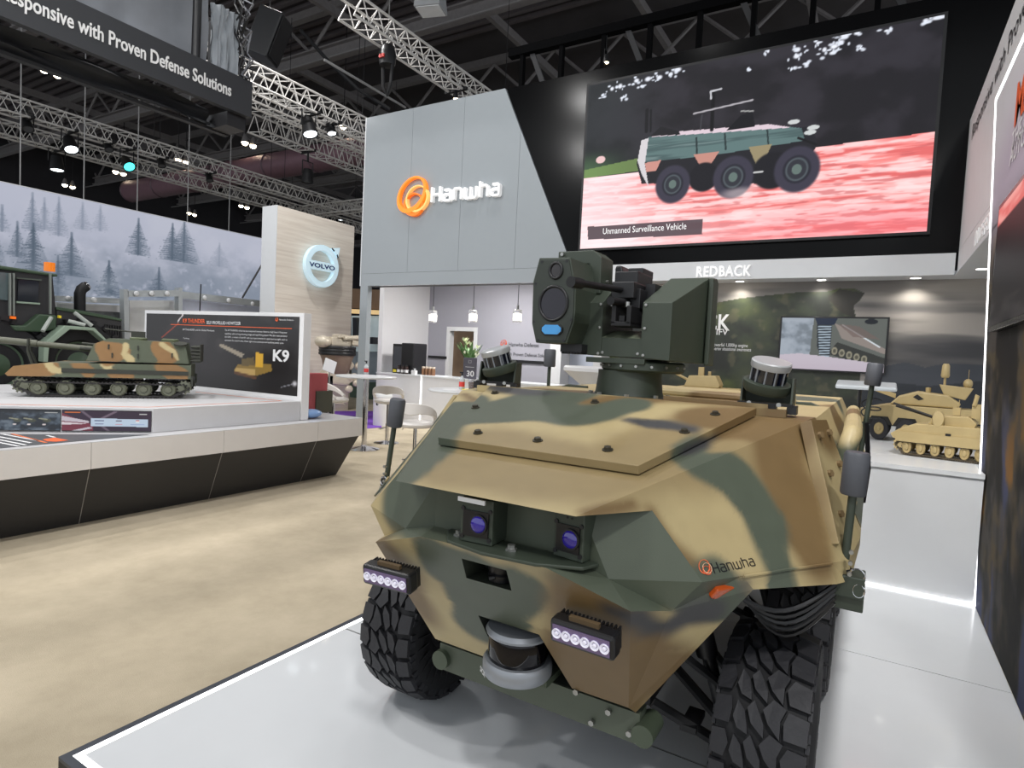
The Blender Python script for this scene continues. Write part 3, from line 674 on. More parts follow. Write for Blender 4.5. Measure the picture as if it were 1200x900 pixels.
# frame beam below the bumper
both(GRN, [(-.35, 1.66, .36), (.1, 1.66, .36), (.36, 1.66, .36)], [.12, .12, .10]); BLOBS[-1] = BLOBS[-1]; camo_solid(MB().bb((-.35, 1.64, .33), (.36, 1.70, .42)), 'frame_beam', ugv, .03); BLOBS.pop()
b = MB()
for x in (-.335, .375): b.cyl((x, 1.62, .37), (x, 1.72, .37), .032, n=16)
b.build('tow_bush', GREEN, ugv, 40)
for x, z in ((.27, .40), (.18, .445), (-.05, .44), (.335, .36), (.22, .35)):
    y = 1.632 if z < .43 else fpt(0, z)[1]-.003; MB().cyl((x, y+.004, z), (x, y-.008, z), .009, n=6).build('bolt', STEEL, ugv)

# hood access plate with bolts
PF, PB = (.338, 1.567), (.533, 2.165)
hz = lambda y: 1.044+(y-1.300)*(1.250-1.044)/(2.167-1.300)
pts = [(-PF[0], PF[1]), (PF[0], PF[1]), (PB[0], PB[1]), (-PB[0], PB[1])]
b = MB(); b.prism([(x, y, hz(y)+.005) for x, y in pts], PLATE_N*.026)
plate = camo_solid(b, 'hood_plate', ugv, .022, bevel=.002)
for px, py in [(557, 479), (560, 509), (630, 518), (712, 529), (580, 462), (697, 473), (802, 508), (838, 487)]:
    p = onp(P_PLATE, px, py); p[2] = hz(p[1])+.031
    b = MB(); nn = Vector(PLATE_N); t_ = Vector(p)
    b.cyl(t_, t_+nn*.004, .016, n=18); b.cyl(t_+nn*.004, t_+nn*.012, .011, n=6); b.build('bolt', mat('weathered bolt', (70, 66, 56), .45, metal=.5), plate)
# coaming behind the hood
camo_solid(MB().bb((-.62, 2.19, 1.252), (.62, 2.235, 1.277)), 'coaming', ugv, .03)
camo_solid(MB().bb((.20, 2.21, 1.277), (.56, 2.25, 1.292)), 'coaming_strip', ugv, .03)
# side hatch covers
for s_ in (1, -1):
    n_ = np.array(P_SIDE[0]); n_ = n_ if n_[0]*1 > 0 else -n_
    t1, t2, t3, t4 = [onp(P_SIDE, *p) for p in ((938, 497), (953, 494), (985, 600), (967, 640))]
    pl = [LV(.665, 2.11, 1.245), LV(.700, 2.25, 1.24), LV(.805, 2.26, .98), LV(.772, 1.91, .925)]
    pl = pl if s_ > 0 else [mirr(p) for p in pl]
    ov = np.array([.034*s_, -.016, .014]); b = MB(); b.prism([p+ov*.15+(np.array([0, 0, -.02]) if s_ < 0 else 0) for p in pl], ov*(1 if s_ > 0 else .35))
    h_ = camo_solid(b, 'side_hatch', ugv, .03, bevel=.002)
    for t_ in (.15, .5, .85):
        for e in (.25, .8):
            p = (np.array([0, 0, -.02]) if s_ < 0 else 0)-(ov*.65 if s_ < 0 else 0)+(pl[0]*(1-e)+pl[1]*e)*(1-t_)+(pl[3]*(1-e)+pl[2]*e)*t_+ov*1.1; MB().cyl(p, p+ov*.3, .011, n=6).build('bolt', mat('hatch bolt', (120, 100, 70), .5), h_)

# headlight bars
def light_bar(w_, y, z, rz):
    g = bpy.data.objects.new('headlight_bar', None); col.objects.link(g); g.parent = ugv; g.location = (w_, y, z); g.rotation_euler = (math.radians(8), 0, rz)
    MB().box((0, 0, 0), (.172, .045, .062)).build('housing', BLACKP, g, bevel=.008)
    b = MB()
    for k in range(15): b.box((-.077+k*.011, .030, 0), (.004, .022, .058))
    b.build('cooling_fins', BLACKP, g)
    MB().box((0, -.023, 0), (.152, .004, .042)).build('reflector', mat('led reflector', (118, 104, 140), .25, metal=.4, emit=.05), g)
    for k in range(6):
        MB().lathe([(.0125, 0), (.0125, .004), (.008, .002), (.006, -.001), (.0045, .004), (0, .005)], (-.064+k*.0256, -.025, 0), (0, -1, 0), 14, False).build('led_lens', mat('led lens', (224, 222, 236), .08, emit=.12), g, 30)
    MB().box((0, .0, .036), (.08, .012, .014)).build('bracket', mat('bracket brown', (84, 68, 46), .6), g)
light_bar(-.318, 1.335, .748, math.radians(4)); light_bar(.300, 1.350, .742, math.radians(-2))

# nose cameras on their tray
tr_ = [(-.165, 1.40), (-.11, 1.325), (.02, 1.30), (.17, 1.315), (.28, 1.365), (.30, 1.42), (-.165, 1.42)]
tray = MB().prism([(x, y, .893) for x, y in tr_], (0, 0, .010)).build('camera_tray', DGREEN, ugv, bevel=.003)
for x, y in ((-.105, 1.375), (.075, 1.36)): MB().lathe([(.016, 0), (.016, .006), (.011, .007), (.011, .016), (.0, .017)], (x, y, .903), n=6).build('tray_bolt', STEEL, tray)
VIO = mat('violet coated lens', (34, 22, 120), .08, var=0, coat=1, emit=.25)
for cx, cy, wd, rz in ((-.030, 1.355, .100, math.radians(4)), (.225, 1.40, .090, math.radians(-8))):
    g = bpy.data.objects.new('nose_camera', None); col.objects.link(g); g.parent = ugv; g.location = (cx, cy, .903); g.rotation_euler = (0, 0, rz)
    MB().box((0, .035, .062), (wd, .09, .122)).build('camera_housing', DGREEN, g, bevel=.003)
    MB().box((0, -.012, .055), (wd*.78, .006, .070)).build('camera_face', mat('camera face black', (12, 12, 16), .3), g)
    MB().cyl((.010, -.013, .056), (.010, -.020, .056), .027, n=24).build('lens_ring', BLACKP, g, 40); MB().ball((.010, -.019, .056), (.023, .008, .023), 20, 8).build('lens', VIO, g, 60)
    for sx in (-1, 1):
        for sz in (-1, 1): MB().cyl((sx*wd*.42, -.009, .055+sz*.038), (sx*wd*.42, -.014, .055+sz*.038), .006, n=10).build('screw', BLACKP, g)
    b = MB(); b.cyl((-.006, -.009, .108), (-.006, -.012, .108), .003, n=8); b.cyl((.008, -.009, .108), (.008, -.012, .108), .003, n=8); b.build('vent_holes', BLACKP, g)
MB().box((-.03, 1.318, 1.026), (.085, .006, .012)).build('masking_tape', WHITEM, ugv)

# low lidar in the notch
g = bpy.data.objects.new('bumper_lidar', None); col.objects.link(g); g.parent = ugv; g.location = (.008, 1.545, .475)
MB().lathe([(.0, -.002), (.098, -.002), (.104, .006), (.104, .038), (.098, .046), (.0, .046)], n=40).build('lidar_base', SILVER, g, 40)
MB().lathe([(.086, .046), (.090, .060), (.090, .112), (.086, .122), (0, .122)], n=40).build('lidar_window', GLASSD, g, 40)
MB().lathe([(.0, .122), (.096, .122), (.099, .130), (.092, .142), (.0, .146)], n=40).build('lidar_cap', SILVER, g, 40)
text('lettering', 'SICK', (-.078, -.079, .012), (.80, -.60, 0), (0, 0, 1), .016, WHITEM, g, .042, .002, .02)
MB().bb((-.10, .0, -.02), (.10, .10, .0)).build('lidar_bracket', GREEN, g)

# turn indicators
for s_ in (1, -1):
    p = onp(P_ARCH, 845, 691); n_ = np.array(P_ARCH[0]); n_ = n_ if n_[0] > 0 else -n_
    if s_ < 0: p = mirr(p); n_ = mirr(n_)
    tdir = Vector(np.array(WS)-np.array(Cv)) if s_ > 0 else Vector(mirr(WS)-mirr(Cv)); tdir.normalize(); nv = Vector(n_); ud = nv.cross(tdir).normalized()
    b = MB(); b.prism([Vector(p)+tdir*x+ud*y-nv*.004 for x, y in ((-.036, -.012), (-.026, .016), (.03, .016), (.04, .0), (.02, -.018), (-.02, -.02))], nv*.016)
    b.build('turn_indicator', mat('amber lens', (178, 74, 22), .2, emit=.03, coat=.6), ugv, bevel=.004)
# company mark on the right flank
n_ = Vector(P_SIDE[0]); n_ = n_ if n_.x > 0 else -n_
p1, p2, p3 = [Vector(onp(P_SIDE, *p)) for p in ((837.5, 672), (884, 663), (840, 655))]
rd = (p2-p1).normalized(); ud = n_.cross(rd).normalized()
mk = bpy.data.objects.new('flank_marking', None); col.objects.link(mk); mk.parent = ugv
p0 = p1+n_*.0008; company_name(mk, BLACKP, p0, rd, ud, (p2-p1).length/7.35, .0012, .13)
emblem(mk, [mat('marking orange', (226, 108, 66), .5), mat('marking peach', (238, 196, 160), .5), mat('marking coral', (214, 96, 60), .5)], Vector(onp(P_SIDE, 826, 665))+n_*.0008, rd, ud, .0185, .0012, .5)

# wheels
WR, WY = .305, (1.99, 2.98, 3.95)
def make_wheel():
    g = bpy.data.objects.new('wheel', None); col.objects.link(g)
    # tyre carcass, axis along x, outer face at +x
    prof = [(.165, -.105), (.20, -.120), (.25, -.124), (.278, -.112), (.286, -.07), (.287, 0), (.286, .07), (.278, .112), (.25, .124), (.20, .120), (.165, .105)]
    t = MB().lathe(prof, (0, 0, 0), (1, 0, 0), 48, False).build('tyre', RUBBERD, g, 40)
    b = MB(); n = 22
    def pat(poly, ang, r0=.285, r1=.306):
        lo, hi = [], []
        for (x, s_) in poly:
            a = ang+s_/WR; rr = r1-(.012 if abs(x) > .10 else 0)
            lo.append((x, math.sin(a)*r0*.985, math.cos(a)*r0*.985)); hi.append((x*.985, math.sin(a)*rr, math.cos(a)*rr))
        k = len(poly); b.add(lo+hi, [tuple(range(k, 2*k))]+[(i, (i+1) % k, (i+1) % k+k, i+k) for i in range(k)])
    for i in range(n):
        a = 2*math.pi*i/n; h = 2*math.pi/n*WR
        j = (i % 2)*.006
        pat([(.120, .004), (.120, h*.80), (.070+j, h*.86), (.060, h*.50), (.064+j, .006)], a)
        pat([(.054, h*.02), (.052, h*.55), (.064, h*.92), (.030, h*1.10), (.006, h*.72), (.022, h*.36)], a)
        pat([(.014, h*-.06), (.012, h*.30), (-.002, h*.62), (-.018, h*.92), (-.034, h*.66), (-.020, h*.24)], a)
        pat([(-.026, h*-.10), (-.030, h*.16), (-.040, h*.56), (-.060, h*.80), (-.068, h*.30), (-.054, h*.0)], a)
        pat([(-.076-j, .006), (-.072, h*.50), (-.078-j, h*.86), (-.120, h*.80), (-.120, .004)], a)
        for s_ in (-1, 1):
            for k in (0, .33):
                aa = a+k*h/WR; b.box((s_*.119, math.sin(aa)*.266, math.cos(aa)*.266), (.010, .022, .024), Matrix.Rotation(-aa, 3, 'X'))
    lug = b.build('tread_lugs', RUBBER, g); lug['kind'] = 'stuff'
    MB().lathe([(.168, -.104), (.160, -.06), (.150, .03), (.158, .085), (.168, .104)], (0, 0, 0), (1, 0, 0), 40, False).build('rim', BLACKM, g, 40)
    b = MB(); b.lathe([(.15, .03), (.06, .045), (.055, .075), (0, .08)], (0, 0, 0), (1, 0, 0), 28, False)
    for k in range(8):
        a = k*math.pi/4; b.box((.052, math.sin(a)*.105, math.cos(a)*.105), (.02, .028, .10), Matrix.Rotation(-a, 3, 'X'))
    b.build('rim_spokes', BLACKM, g)
    b = MB(); b.lathe([(.165, -.104), (.11, -.085), (.05, -.09), (0, -.09)], (0, 0, 0), (1, 0, 0), 28, False)
    for k in range(30):
        a = 2*math.pi*k/30; b.box((-.121, math.sin(a)*.205, math.cos(a)*.205), (.006, .006, .07), Matrix.Rotation(-a, 3, 'X'))
    b.build('inner_face', RUBBERD, g)
    return g
wh0 = make_wheel()
first = True
for y in WY:
    for s_ in (1, -1):
        o = wh0 if first else copy_tree(wh0); first = False
        o.parent = ugv; o.location = (.660*s_, y, WR+.004); o.rotation_euler = (random.random()*.2 if y > 2 else 0, 0, 0 if s_ > 0 else math.pi)
# suspension arms and dampers
for y in WY:
    for s_ in (1, -1):
        b = MB()
        for dy in (-.13, .13): b.tube([(s_*.33, y+dy, .34), (s_*.56, y+dy*.3, .22)], .018, 6); b.tube([(s_*.33, y+dy, .56), (s_*.55, y+dy*.3, .40)], .014, 6)
        b.box((s_*.44, y-.05, .28), (.05, .12, .02)); b.box((s_*.56, y, .31), (.05, .08, .22))
        b.build('suspension_arm', BLACKM, ugv)
        b = MB(); b.cyl((s_*.40, y-.06, .74), (s_*.53, y-.02, .30), .022, n=10); b.cyl((s_*.41, y-.06, .72), (s_*.47, y-.04, .50), .034, n=12); b.build('damper', BLACKP, ugv, 40)
MB().cyl((.36, 1.665, .37), (.36, 1.645, .37), .022, n=16).build('arm_pivot', STEEL, ugv, 40)
MB().cyl((.36, 1.64, .37), (.36, 1.625, .37), .013, n=6).build('bolt', STEEL, ugv)
# cables above the right front wheel
for k in range(5):
    z = .80-.012*k; pts = [(.56+.25*t, 1.66+.05*k*(1-t)+.20*t, z+.035-(.07+.014*k)*math.sin(math.pi*t)) for t in np.linspace(0, 1, 12)]
    MB().tube([Vector(p) for p in pts], .007, 6).build('cable', BLACKP, ugv)
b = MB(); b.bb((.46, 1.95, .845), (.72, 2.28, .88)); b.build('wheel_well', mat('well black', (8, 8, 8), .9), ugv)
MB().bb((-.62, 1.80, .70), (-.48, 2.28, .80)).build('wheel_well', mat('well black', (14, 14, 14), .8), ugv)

# roof lidars on folding brackets
def roof_lidar(x, y, z, tilt, rz, tip):
    g = bpy.data.objects.new('roof_lidar', None); col.objects.link(g); g.parent = ugv; g.location = (x, y, z); g.rotation_euler = (0, 0, rz)
    T = Matrix.Rotation(tip, 3, 'Y') @ Matrix.Rotation(tilt, 3, 'X'); c0 = Vector((0, -.02, .115))
    R = lambda p: c0+T @ Vector(p)
    MB().lathe([(.0, -.045), (.070, -.045), (.078, -.035), (.078, -.010), (.066, -.006), (.0, -.006)], c0, T @ Vector((0, 0, 1)), 32).build('lidar_dish', DGREEN, g, 40)
    MB().lathe([(.060, -.008), (.060, .042), (0, .042)], c0, T @ Vector((0, 0, 1)), 32).build('lidar_window', mat('blue black window', (10, 14, 26), .05, coat=1), g, 40)
    MB().lathe([(.0, .040), (.064, .040), (.066, .048), (.066, .062), (.062, .066), (0, .066)], c0, T @ Vector((0, 0, 1)), 32).build('lidar_cap', mat('pale lidar cap', (176, 178, 180), .3, metal=.3), g, 40)
    for k in range(5):
        a = math.radians(-150+k*30); p = Vector((math.cos(a)*.061, math.sin(a)*.061, 0)); b = MB(); b.cyl(R(p+Vector((0, 0, -.006))), R(p+Vector((0, 0, .042))), .003, n=6); b.build('window_post', SILVER, g)
    for s_ in (-1, 1): MB().prism([(s_*.078, -.05, 0), (s_*.078, .05, 0), (s_*.078, .055, .12), (s_*.078, -.02, .12)], (.006*s_, 0, 0)).build('bracket_plate', DGREEN, g)
    MB().bb((-.08, .045, .03), (.08, .052, .12)).build('bracket_plate', DGREEN, g)
    b = MB(); b.box((0, -.055, .030), (.175, .010, .010)); b.build('hinge_bar', BLACKM, g)
    for x_ in (-.085, .02, .085): MB().box((x_, -.03, .015), (.03, .05, .030)).build('hinge_foot', BLACKP, g)
    for x_ in (-.05, .045): MB().cyl((x_, -.062, .030), (x_, -.046, .030), .008, n=8).build('hinge_pin', STEEL, g)
roof_lidar(-.560, 2.275, 1.262, math.radians(12), math.radians(12), math.radians(-14))
roof_lidar(.548, 2.275, 1.262, math.radians(12), math.radians(0), math.radians(10))

# antennas
def antenna(x, y, z0, z1, z2, r, lx=0, ly=0):
    g = bpy.data.objects.new('antenna', None); col.objects.link(g); g.parent = ugv; g.location = (x, y, z0)
    h1, h2 = z1-z0, z2-z0; tx = lx/(h2)
    MB().cyl((0, 0, 0), (tx*h1, ly*h1, h1), .011, n=10).build('mast', BLACKM if lx < 0 else DGREEN, g, 40)
    b = MB(); b.lathe([(0, 0), (r*.9, 0), (r, .006), (r, h2-h1-.008), (r*.86, h2-h1), (0, h2-h1)], (tx*h1, ly*h1, h1), (tx, ly, 1), 20); b.build('radome', GREYM, g, 40)
    MB().cyl((0, 0, -.01), (0, 0, .03), .022, n=12).build('base_clamp', BLACKM, g)
antenna(.826, 1.92, .84, 1.077, 1.197, .033, .012)
antenna(-.880, 1.92, .84, 1.092, 1.210, .033, .050)
antenna(.825, 3.25, .95, 1.356, 1.460, .034, .040)
antenna(-.845, 3.30, .95, 1.352, 1.460, .036, 0)
for s_ in (1, -1):
    b = MB(); b.bb((s_*.83-.03, 1.88, .80), (s_*.83+.05, 1.97, .86)); b.bb((s_*.84-.04, 1.895, .80), (s_*.84+.04, 1.945, .76)); b.build('antenna_foot', DGREEN, ugv, bevel=.004)
    b = MB(); b.tube([(s_*.86+.018*math.cos(t), 1.885, .865+.018*math.sin(t)) for t in np.linspace(0, 6.28, 14)], .0025, 5); b.tube([(s_*.866+.014*math.cos(t), 1.882, .825+.018*math.sin(t)) for t in np.linspace(0, 6.28, 14)], .0025, 5); b.build('pin_ring', CHROME, ugv)
    for k, z in enumerate((.93, .90, .87)): MB().cyl((s_*.842, 1.875, z), (s_*.842, 1.862, z), .006, n=6).build('bolt', STEEL, ugv)
# tube guards and slotted rear plates along the deck
for s_ in (1, -1):
    pth = [(s_*.79, 2.42, .88), (s_*.788, 2.42, 1.08), (s_*.798, 2.43, 1.15), (s_*.810, 2.48, 1.195), (s_*.808, 2.62, 1.205), (s_*.78, 3.7, 1.205)]
    b = MB(); b.tube(pth, .032, 14); camo_solid(b, 'tube_guard', ugv, .03)
    for f_ in bpy.data.objects['tube_guard' if s_ > 0 else 'tube_guard.001'].data.polygons: f_.use_smooth = True
    pl = [(2.98, 1.06), (2.98, 1.26)]+[(0, 0)]*0
    prof = [(s_*.50, 1.262), (s_*.62, 1.265), (s_*.69, 1.24), (s_*.73, 1.18), (s_*.742, 1.12), (s_*.742, 1.02), (s_*.50, 1.02)]
    b = MB(); b.prism([(x, 3.10, z) for x, z in prof], (0, .02, 0)); b.build('end_plate', DGREEN, ugv, bevel=.004)
    for z in (1.09, 1.14, 1.19): MB().box((s_*.655, 3.099, z), (.08, .004, .018)).build('vent_slot', mat('slot light', (190, 188, 184), .5), ugv, bevel=.004)
b = MB(); b.tube([(-.06, 3.06, 1.262), (.3, 3.06, 1.262), (.56, 3.06, 1.258)], .024, 10); camo_solid(b, 'cross_rail', ugv, .04)
for k, (x, y) in enumerate(((.845, 3.02), (.852, 3.04))): MB().tube([(x, y, 1.20), (x+.02, y, 1.0), (x+.01, y, .85)], .006, 6).build('cable', BLACKP, ugv)
b = MB()
for i in range(3): b.tube([(.77+.025*math.cos(t)+i*.004, 2.62, 1.06+i*.02+.012*math.sin(t)) for t in np.linspace(0, 6.28, 12)], .004, 5)
b.build('strap_buckle', STEEL, ugv)

# ---------------------------------------------------------------- remote weapon station
ws = bpy.data.objects.new('weapon_station', None); col.objects.link(ws); ws.parent = ugv
wx, wy = -.062, 2.56
MB().lathe([(0, 0), (.185, 0), (.185, .012), (.150, .016), (.146, .03), (.138, .10), (.138, .122), (0, .122)], (wx, wy, 1.25), n=40).build('pedestal', DGREEN, ws, 40)
for k in range(8):
    a = k*math.pi/4+.3; MB().cyl((wx+.167*math.cos(a), wy+.167*math.sin(a), 1.262), (wx+.167*math.cos(a), wy+.167*math.sin(a), 1.275), .011, n=6).build('bolt', STEEL, ws)
MB().lathe([(0, 0), (.165, 0), (.178, .010), (.178, .040), (.168, .048), (0, .048)], (wx+.05, wy+.02, 1.368), n=40).build('slew_ring', DGREEN, ws, 40)
for k in range(10):
    a = math.pi+k*math.pi/9; MB().cyl((wx+.05+.177*math.cos(a), wy+.02+.177*math.sin(a), 1.393), (wx+.05+.186*math.cos(a), wy+.02+.186*math.sin(a), 1.393), .006, n=6).build('bolt', STEEL, ws)
MB().bb((-.205, 2.40, 1.402), (.055, 2.75, 1.424)).build('mount_plate', DGREEN, ws, bevel=.002)
# U-shaped cradle: left cheek, right ammunition box, sill
TY0, TY1 = 2.40, 2.78
b = MB(); b.prism([(-.243, TY0, 1.433), (-.243, TY0, 1.640), (-.228, TY0, 1.656), (-.140, TY0, 1.656), (-.138, TY0, 1.430)], (0, TY1-TY0, 0)); b.build('left_cheek', DGREEN, ws, bevel=.002)
MB().prism([(-.228, TY0, 1.656), (-.140, TY0, 1.656), (-.140, TY0+.10, 1.735), (-.200, TY0+.10, 1.735)], (0, .001, 0))
b = MB(); v_ = [(-.228, TY0+.003, 1.656), (-.140, TY0+.003, 1.656), (-.14, TY0+.13, 1.735), (-.200, TY0+.13, 1.735), (-.228, TY1, 1.656), (-.14, TY1, 1.656), (-.14, TY1-.03, 1.735), (-.2, TY1-.03, 1.735)]
b.add(v_, [(0, 1, 2, 3), (3, 2, 6, 7), (7, 6, 5, 4), (0, 3, 7, 4), (1, 5, 6, 2)]); b.build('cheek_cap', DGREEN, ws)
MB().bb((-.138, TY0, 1.430), (.037, TY1, 1.508)).build('sill', DGREEN, ws, bevel=.002)
b = MB(); b.add([(-.138, TY0, 1.508), (.037, TY0, 1.508), (.030, TY0+.14, 1.545), (-.130, TY0+.14, 1.545)], [(0, 1, 2, 3)]); b.build('sill_ramp', mat('ramp green', (98, 106, 88), .5), ws)
MB().bb((-.135, TY0+.141, 1.50), (.037, TY1, 1.545)).build('sill_block', mat('ramp black', (20, 22, 20), .6), ws)
# right box with slanted shield
fx0, fx1, gx = .034, .156, .212
v_ = [(fx0, TY0, 1.428), (fx1, TY0, 1.422), (fx1, TY0, 1.656), (fx0, TY0, 1.656),
      (gx-.012, TY1-.06, 1.416), (gx, TY1-.02, 1.80), (fx0, TY1-.02, 1.80), (fx0, TY1, 1.42), (gx, TY1, 1.42), (gx, TY1, 1.80), (fx0, TY1, 1.80)]
b = MB(); b.add(v_, [(0, 3, 2, 1), (1, 2, 5, 4), (2, 3, 6, 5), (4, 5, 9, 8), (5, 6, 10, 9), (8, 9, 10, 7), (0, 7, 10, 6, 3), (0, 1, 4, 8, 7)]); b.build('ammunition_box', DGREEN, ws, bevel=.003)
b = MB(); b.prism([(gx, TY1-.05, 1.41), (gx, TY1+.05, 1.41), (gx, TY1+.05, 1.785), (gx, TY1+.02, 1.80), (gx, TY1-.05, 1.795)], (.022, 0, 0)); b.build('shield_plate', DGREEN, ws, bevel=.006)
for x, z in ((.048, 1.44), (.048, 1.55), (.048, 1.645), (-.15, 1.44), (-.15, 1.55), (-.15, 1.648), (-.13, 1.445), (.025, 1.445)):
    MB().lathe([(.007, 0), (.006, .004), (0, .005)], (x, TY0-.001, z), (0, -1, 0), 8).build('screw', STEEL, ws)
MB().box((-.118, TY0+.06, 1.655), (.022, .004, .018)).build('data_label', WHITEM, ws)
# gun
gun = bpy.data.objects.new('gun_receiver', None); bpy.data.objects.remove(gun)
b = MB(); b.bb((-.115, 2.42, 1.675), (-.015, 2.78, 1.745)); b.bb((-.135, 2.50, 1.74), (-.03, 2.70, 1.80))
b.bb((-.05, 2.46, 1.62), (.0, 2.76, 1.72)); gun = b.build('gun', BLACKP, ws, bevel=.004)
b = MB(); b.cyl((-.118, 2.10, 1.700), (-.062, 2.52, 1.715), .014, n=14); b.cyl((-.128, 2.05, 1.698), (-.118, 2.12, 1.700), .021, n=14); b.build('barrel', BLACKM, gun, 40)
b = MB(); b.cyl((-.075, 2.32, 1.655), (-.05, 2.50, 1.66), .018, n=12); b.build('gas_tube', BLACKM, gun, 40)
b = MB(); b.prism([(-.155, 2.56, 1.74), (-.125, 2.56, 1.74), (-.12, 2.56, 1.80), (-.13, 2.56, 1.835), (-.155, 2.56, 1.835), (-.160, 2.56, 1.82)], (0, .12, 0)); b.build('sight_block', BLACKP, gun, bevel=.006)
b = MB(); b.bb((-.105, 2.58, 1.79), (-.035, 2.72, 1.825)); b.build('feed_cover', BLACKP, gun, bevel=.004)
b = MB(); b.bb((-.085, 2.36, 1.565), (-.065, 2.50, 1.64)); b.bb((-.02, 2.36, 1.565), (.0, 2.50, 1.64)); b.bb((-.085, 2.36, 1.555), (.0, 2.50, 1.575)); b.bb((-.055, 2.37, 1.575), (-.03, 2.48, 1.60)); b.build('cradle', BLACKM, gun, bevel=.003)
b = MB(); b.bb((-.01, 2.55, 1.66), (.032, 2.72, 1.75)); b.bb((.0, 2.5, 1.60), (.030, 2.70, 1.64)); b.build('feed_chute', BLACKP, gun)
MB().cyl((-.02, 2.37, 1.635), (-.02, 2.37, 1.655), .010, n=10).build('knob', STEEL, gun)
# electro-optical sight
SY = 2.25
face = [(-.375, 1.828), (-.232, 1.824), (-.200, 1.700), (-.197, 1.600), (-.200, 1.560), (-.228, 1.474), (-.372, 1.472), (-.396, 1.553), (-.400, 1.729)]
b = MB(); b.prism([(x, SY, z) for x, z in face], (0, .27, 0)); sight = b.build('sight_housing', DGREEN, ws, bevel=.003)
cx_, cz_ = -.297, 1.65
b = MB(); b.prism([(cx_+(x-cx_)*.93, SY-.004, cz_+(z-cz_)*.95) for x, z in face], (0, .006, 0)); b.build('face_plate', mat('sight face', (40, 46, 39), .45), sight, bevel=.001)
def lens(x, z, rx, rz_, m_, ring=.010):
    b = MB(); pth = [(x+rx*math.cos(t)+0, SY-.006, z+rz_*math.sin(t)) for t in np.linspace(0, 2*math.pi, 40, endpoint=False)]; b.tube(pth, ring*.6, 8, True); b.build('lens_ring', BLACKP, sight, 60)
    V_ = [(x, SY-.010, z)]
    for k in (.5, 1): V_ += [(x+rx*k*math.cos(t), SY-.009+.004*k, z+rz_*k*math.sin(t)) for t in np.linspace(0, 2*math.pi, 32, endpoint=False)]
    F_ = [(0, 1+(i+1) % 32, 1+i) for i in range(32)]+[(1+i, 1+(i+1) % 32, 33+(i+1) % 32, 33+i) for i in range(32)]
    b = MB(); b.add(V_, F_); b.build('lens', m_, sight, 80)
lens(-.296, 1.637, .064, .070, mat('main lens', (14, 8, 24), .03, var=0, coat=.2, spec=.5)); lens(-.292, 1.772, .028, .032, mat('upper lens', (30, 24, 26), .05, var=0, coat=.3))
b = MB(); b.prism([(-.330, SY-.0045, 1.505), (-.262, SY-.0045, 1.505), (-.246, SY-.0045, 1.520), (-.246, SY-.0045, 1.538), (-.262, SY-.0045, 1.552), (-.330, SY-.0045, 1.552), (-.346, SY-.0045, 1.538), (-.346, SY-.0045, 1.520)], (0, -.006, 0)); b.build('laser_bezel', BLACKP, sight, bevel=.002)
b = MB(); b.prism([(-.325, SY-.0105, 1.509), (-.267, SY-.0105, 1.509), (-.252, SY-.0105, 1.522), (-.252, SY-.0105, 1.536), (-.267, SY-.0105, 1.548), (-.325, SY-.0105, 1.548), (-.340, SY-.0105, 1.536), (-.340, SY-.0105, 1.522)], (0, -.002, 0)); b.build('laser_window', mat('cyan window', (30, 128, 190), .06, coat=1, emit=.18), sight)
for x, z in [(-.36, 1.81), (-.245, 1.81), (-.21, 1.70), (-.385, 1.72), (-.21, 1.57), (-.385, 1.56), (-.36, 1.485), (-.24, 1.485)]:
    MB().cyl((x, SY+.001, z), (x, SY-.005, z), .006, n=8).build('screw', BLACKP, sight)
b = MB(); b.prism([(-.395, 2.46, 1.83), (-.395, 2.46, 1.89), (-.225, 2.46, 1.89), (-.185, 2.46, 1.86), (-.182, 2.46, 1.70), (-.23, 2.46, 1.70), (-.24, 2.46, 1.83)], (0, .14, 0)); b.build('sight_hood', DGREEN, sight, bevel=.004)
b = MB(); b.cyl((-.37, 2.455, 1.875), (-.37, 2.445, 1.875), .008, n=8); b.cyl((-.36, 2.53, 1.89), (-.36, 2.53, 1.898), .009, n=8); b.cyl((-.184, 2.53, 1.76), (-.174, 2.53, 1.76), .008, n=8); b.build('hood_bolts', STEEL, sight)
b = MB(); b.bb((-.30, 2.34, 1.44), (-.20, 2.5, 1.475))
for k in range(7): b.bb((-.295+k*.014, 2.34, 1.432), (-.288+k*.014, 2.5, 1.442))
b.build('cooling_base', BLACKP, sight)
MB().bb((-.225, 2.50, 1.50), (-.20, 2.60, 1.80)).build('sight_arm', BLACKP, sight)
# ================================================================ SIGNS, SCREEN, DISPLAY COUNTER
SIGNW = mat('sign face white', (250, 250, 250), .4, var=0, emit=.22)
sg = thing('company_sign', 'raised orange ring emblem with white lit letters on the grey facade', 'sign', (0, 0, 0))
OA, OB, OC = mat('sign orange', (255, 140, 40), .4, var=0, emit=.55), mat('sign amber', (255, 190, 110), .4, var=0, emit=.6), mat('sign deep orange', (246, 120, 30), .4, var=0, emit=.5)
p1, p2 = at(506, 235.5, 'y', YF-.06), at(583, 228, 'y', YF-.06)
company_name(sg, SIGNW, (p1[0], YF-.005, p1[2]-.02), (1, 0, 0), (0, 0, 1), (p2[0]-p1[0])/7.35, .07, .21)
p = at(484, 230, 'y', YF-.06); emblem(sg, [OA, OB, OC], (p[0], YF-.005, p[2]), (1, 0, 0), (0, 0, 1), .30, .07, .75)
sg2 = thing('stand_lettering', 'white raised capital letters on the fascia below the big screen', 'sign')
p1, p2 = at(816, 324.5, 'y', YF-.02), at(880, 322.5, 'y', YF-.02); h = at(816, 312, 'y', YF-.02)[2]-p1[2]
x = p1[0]; tot = p2[0]-p1[0]
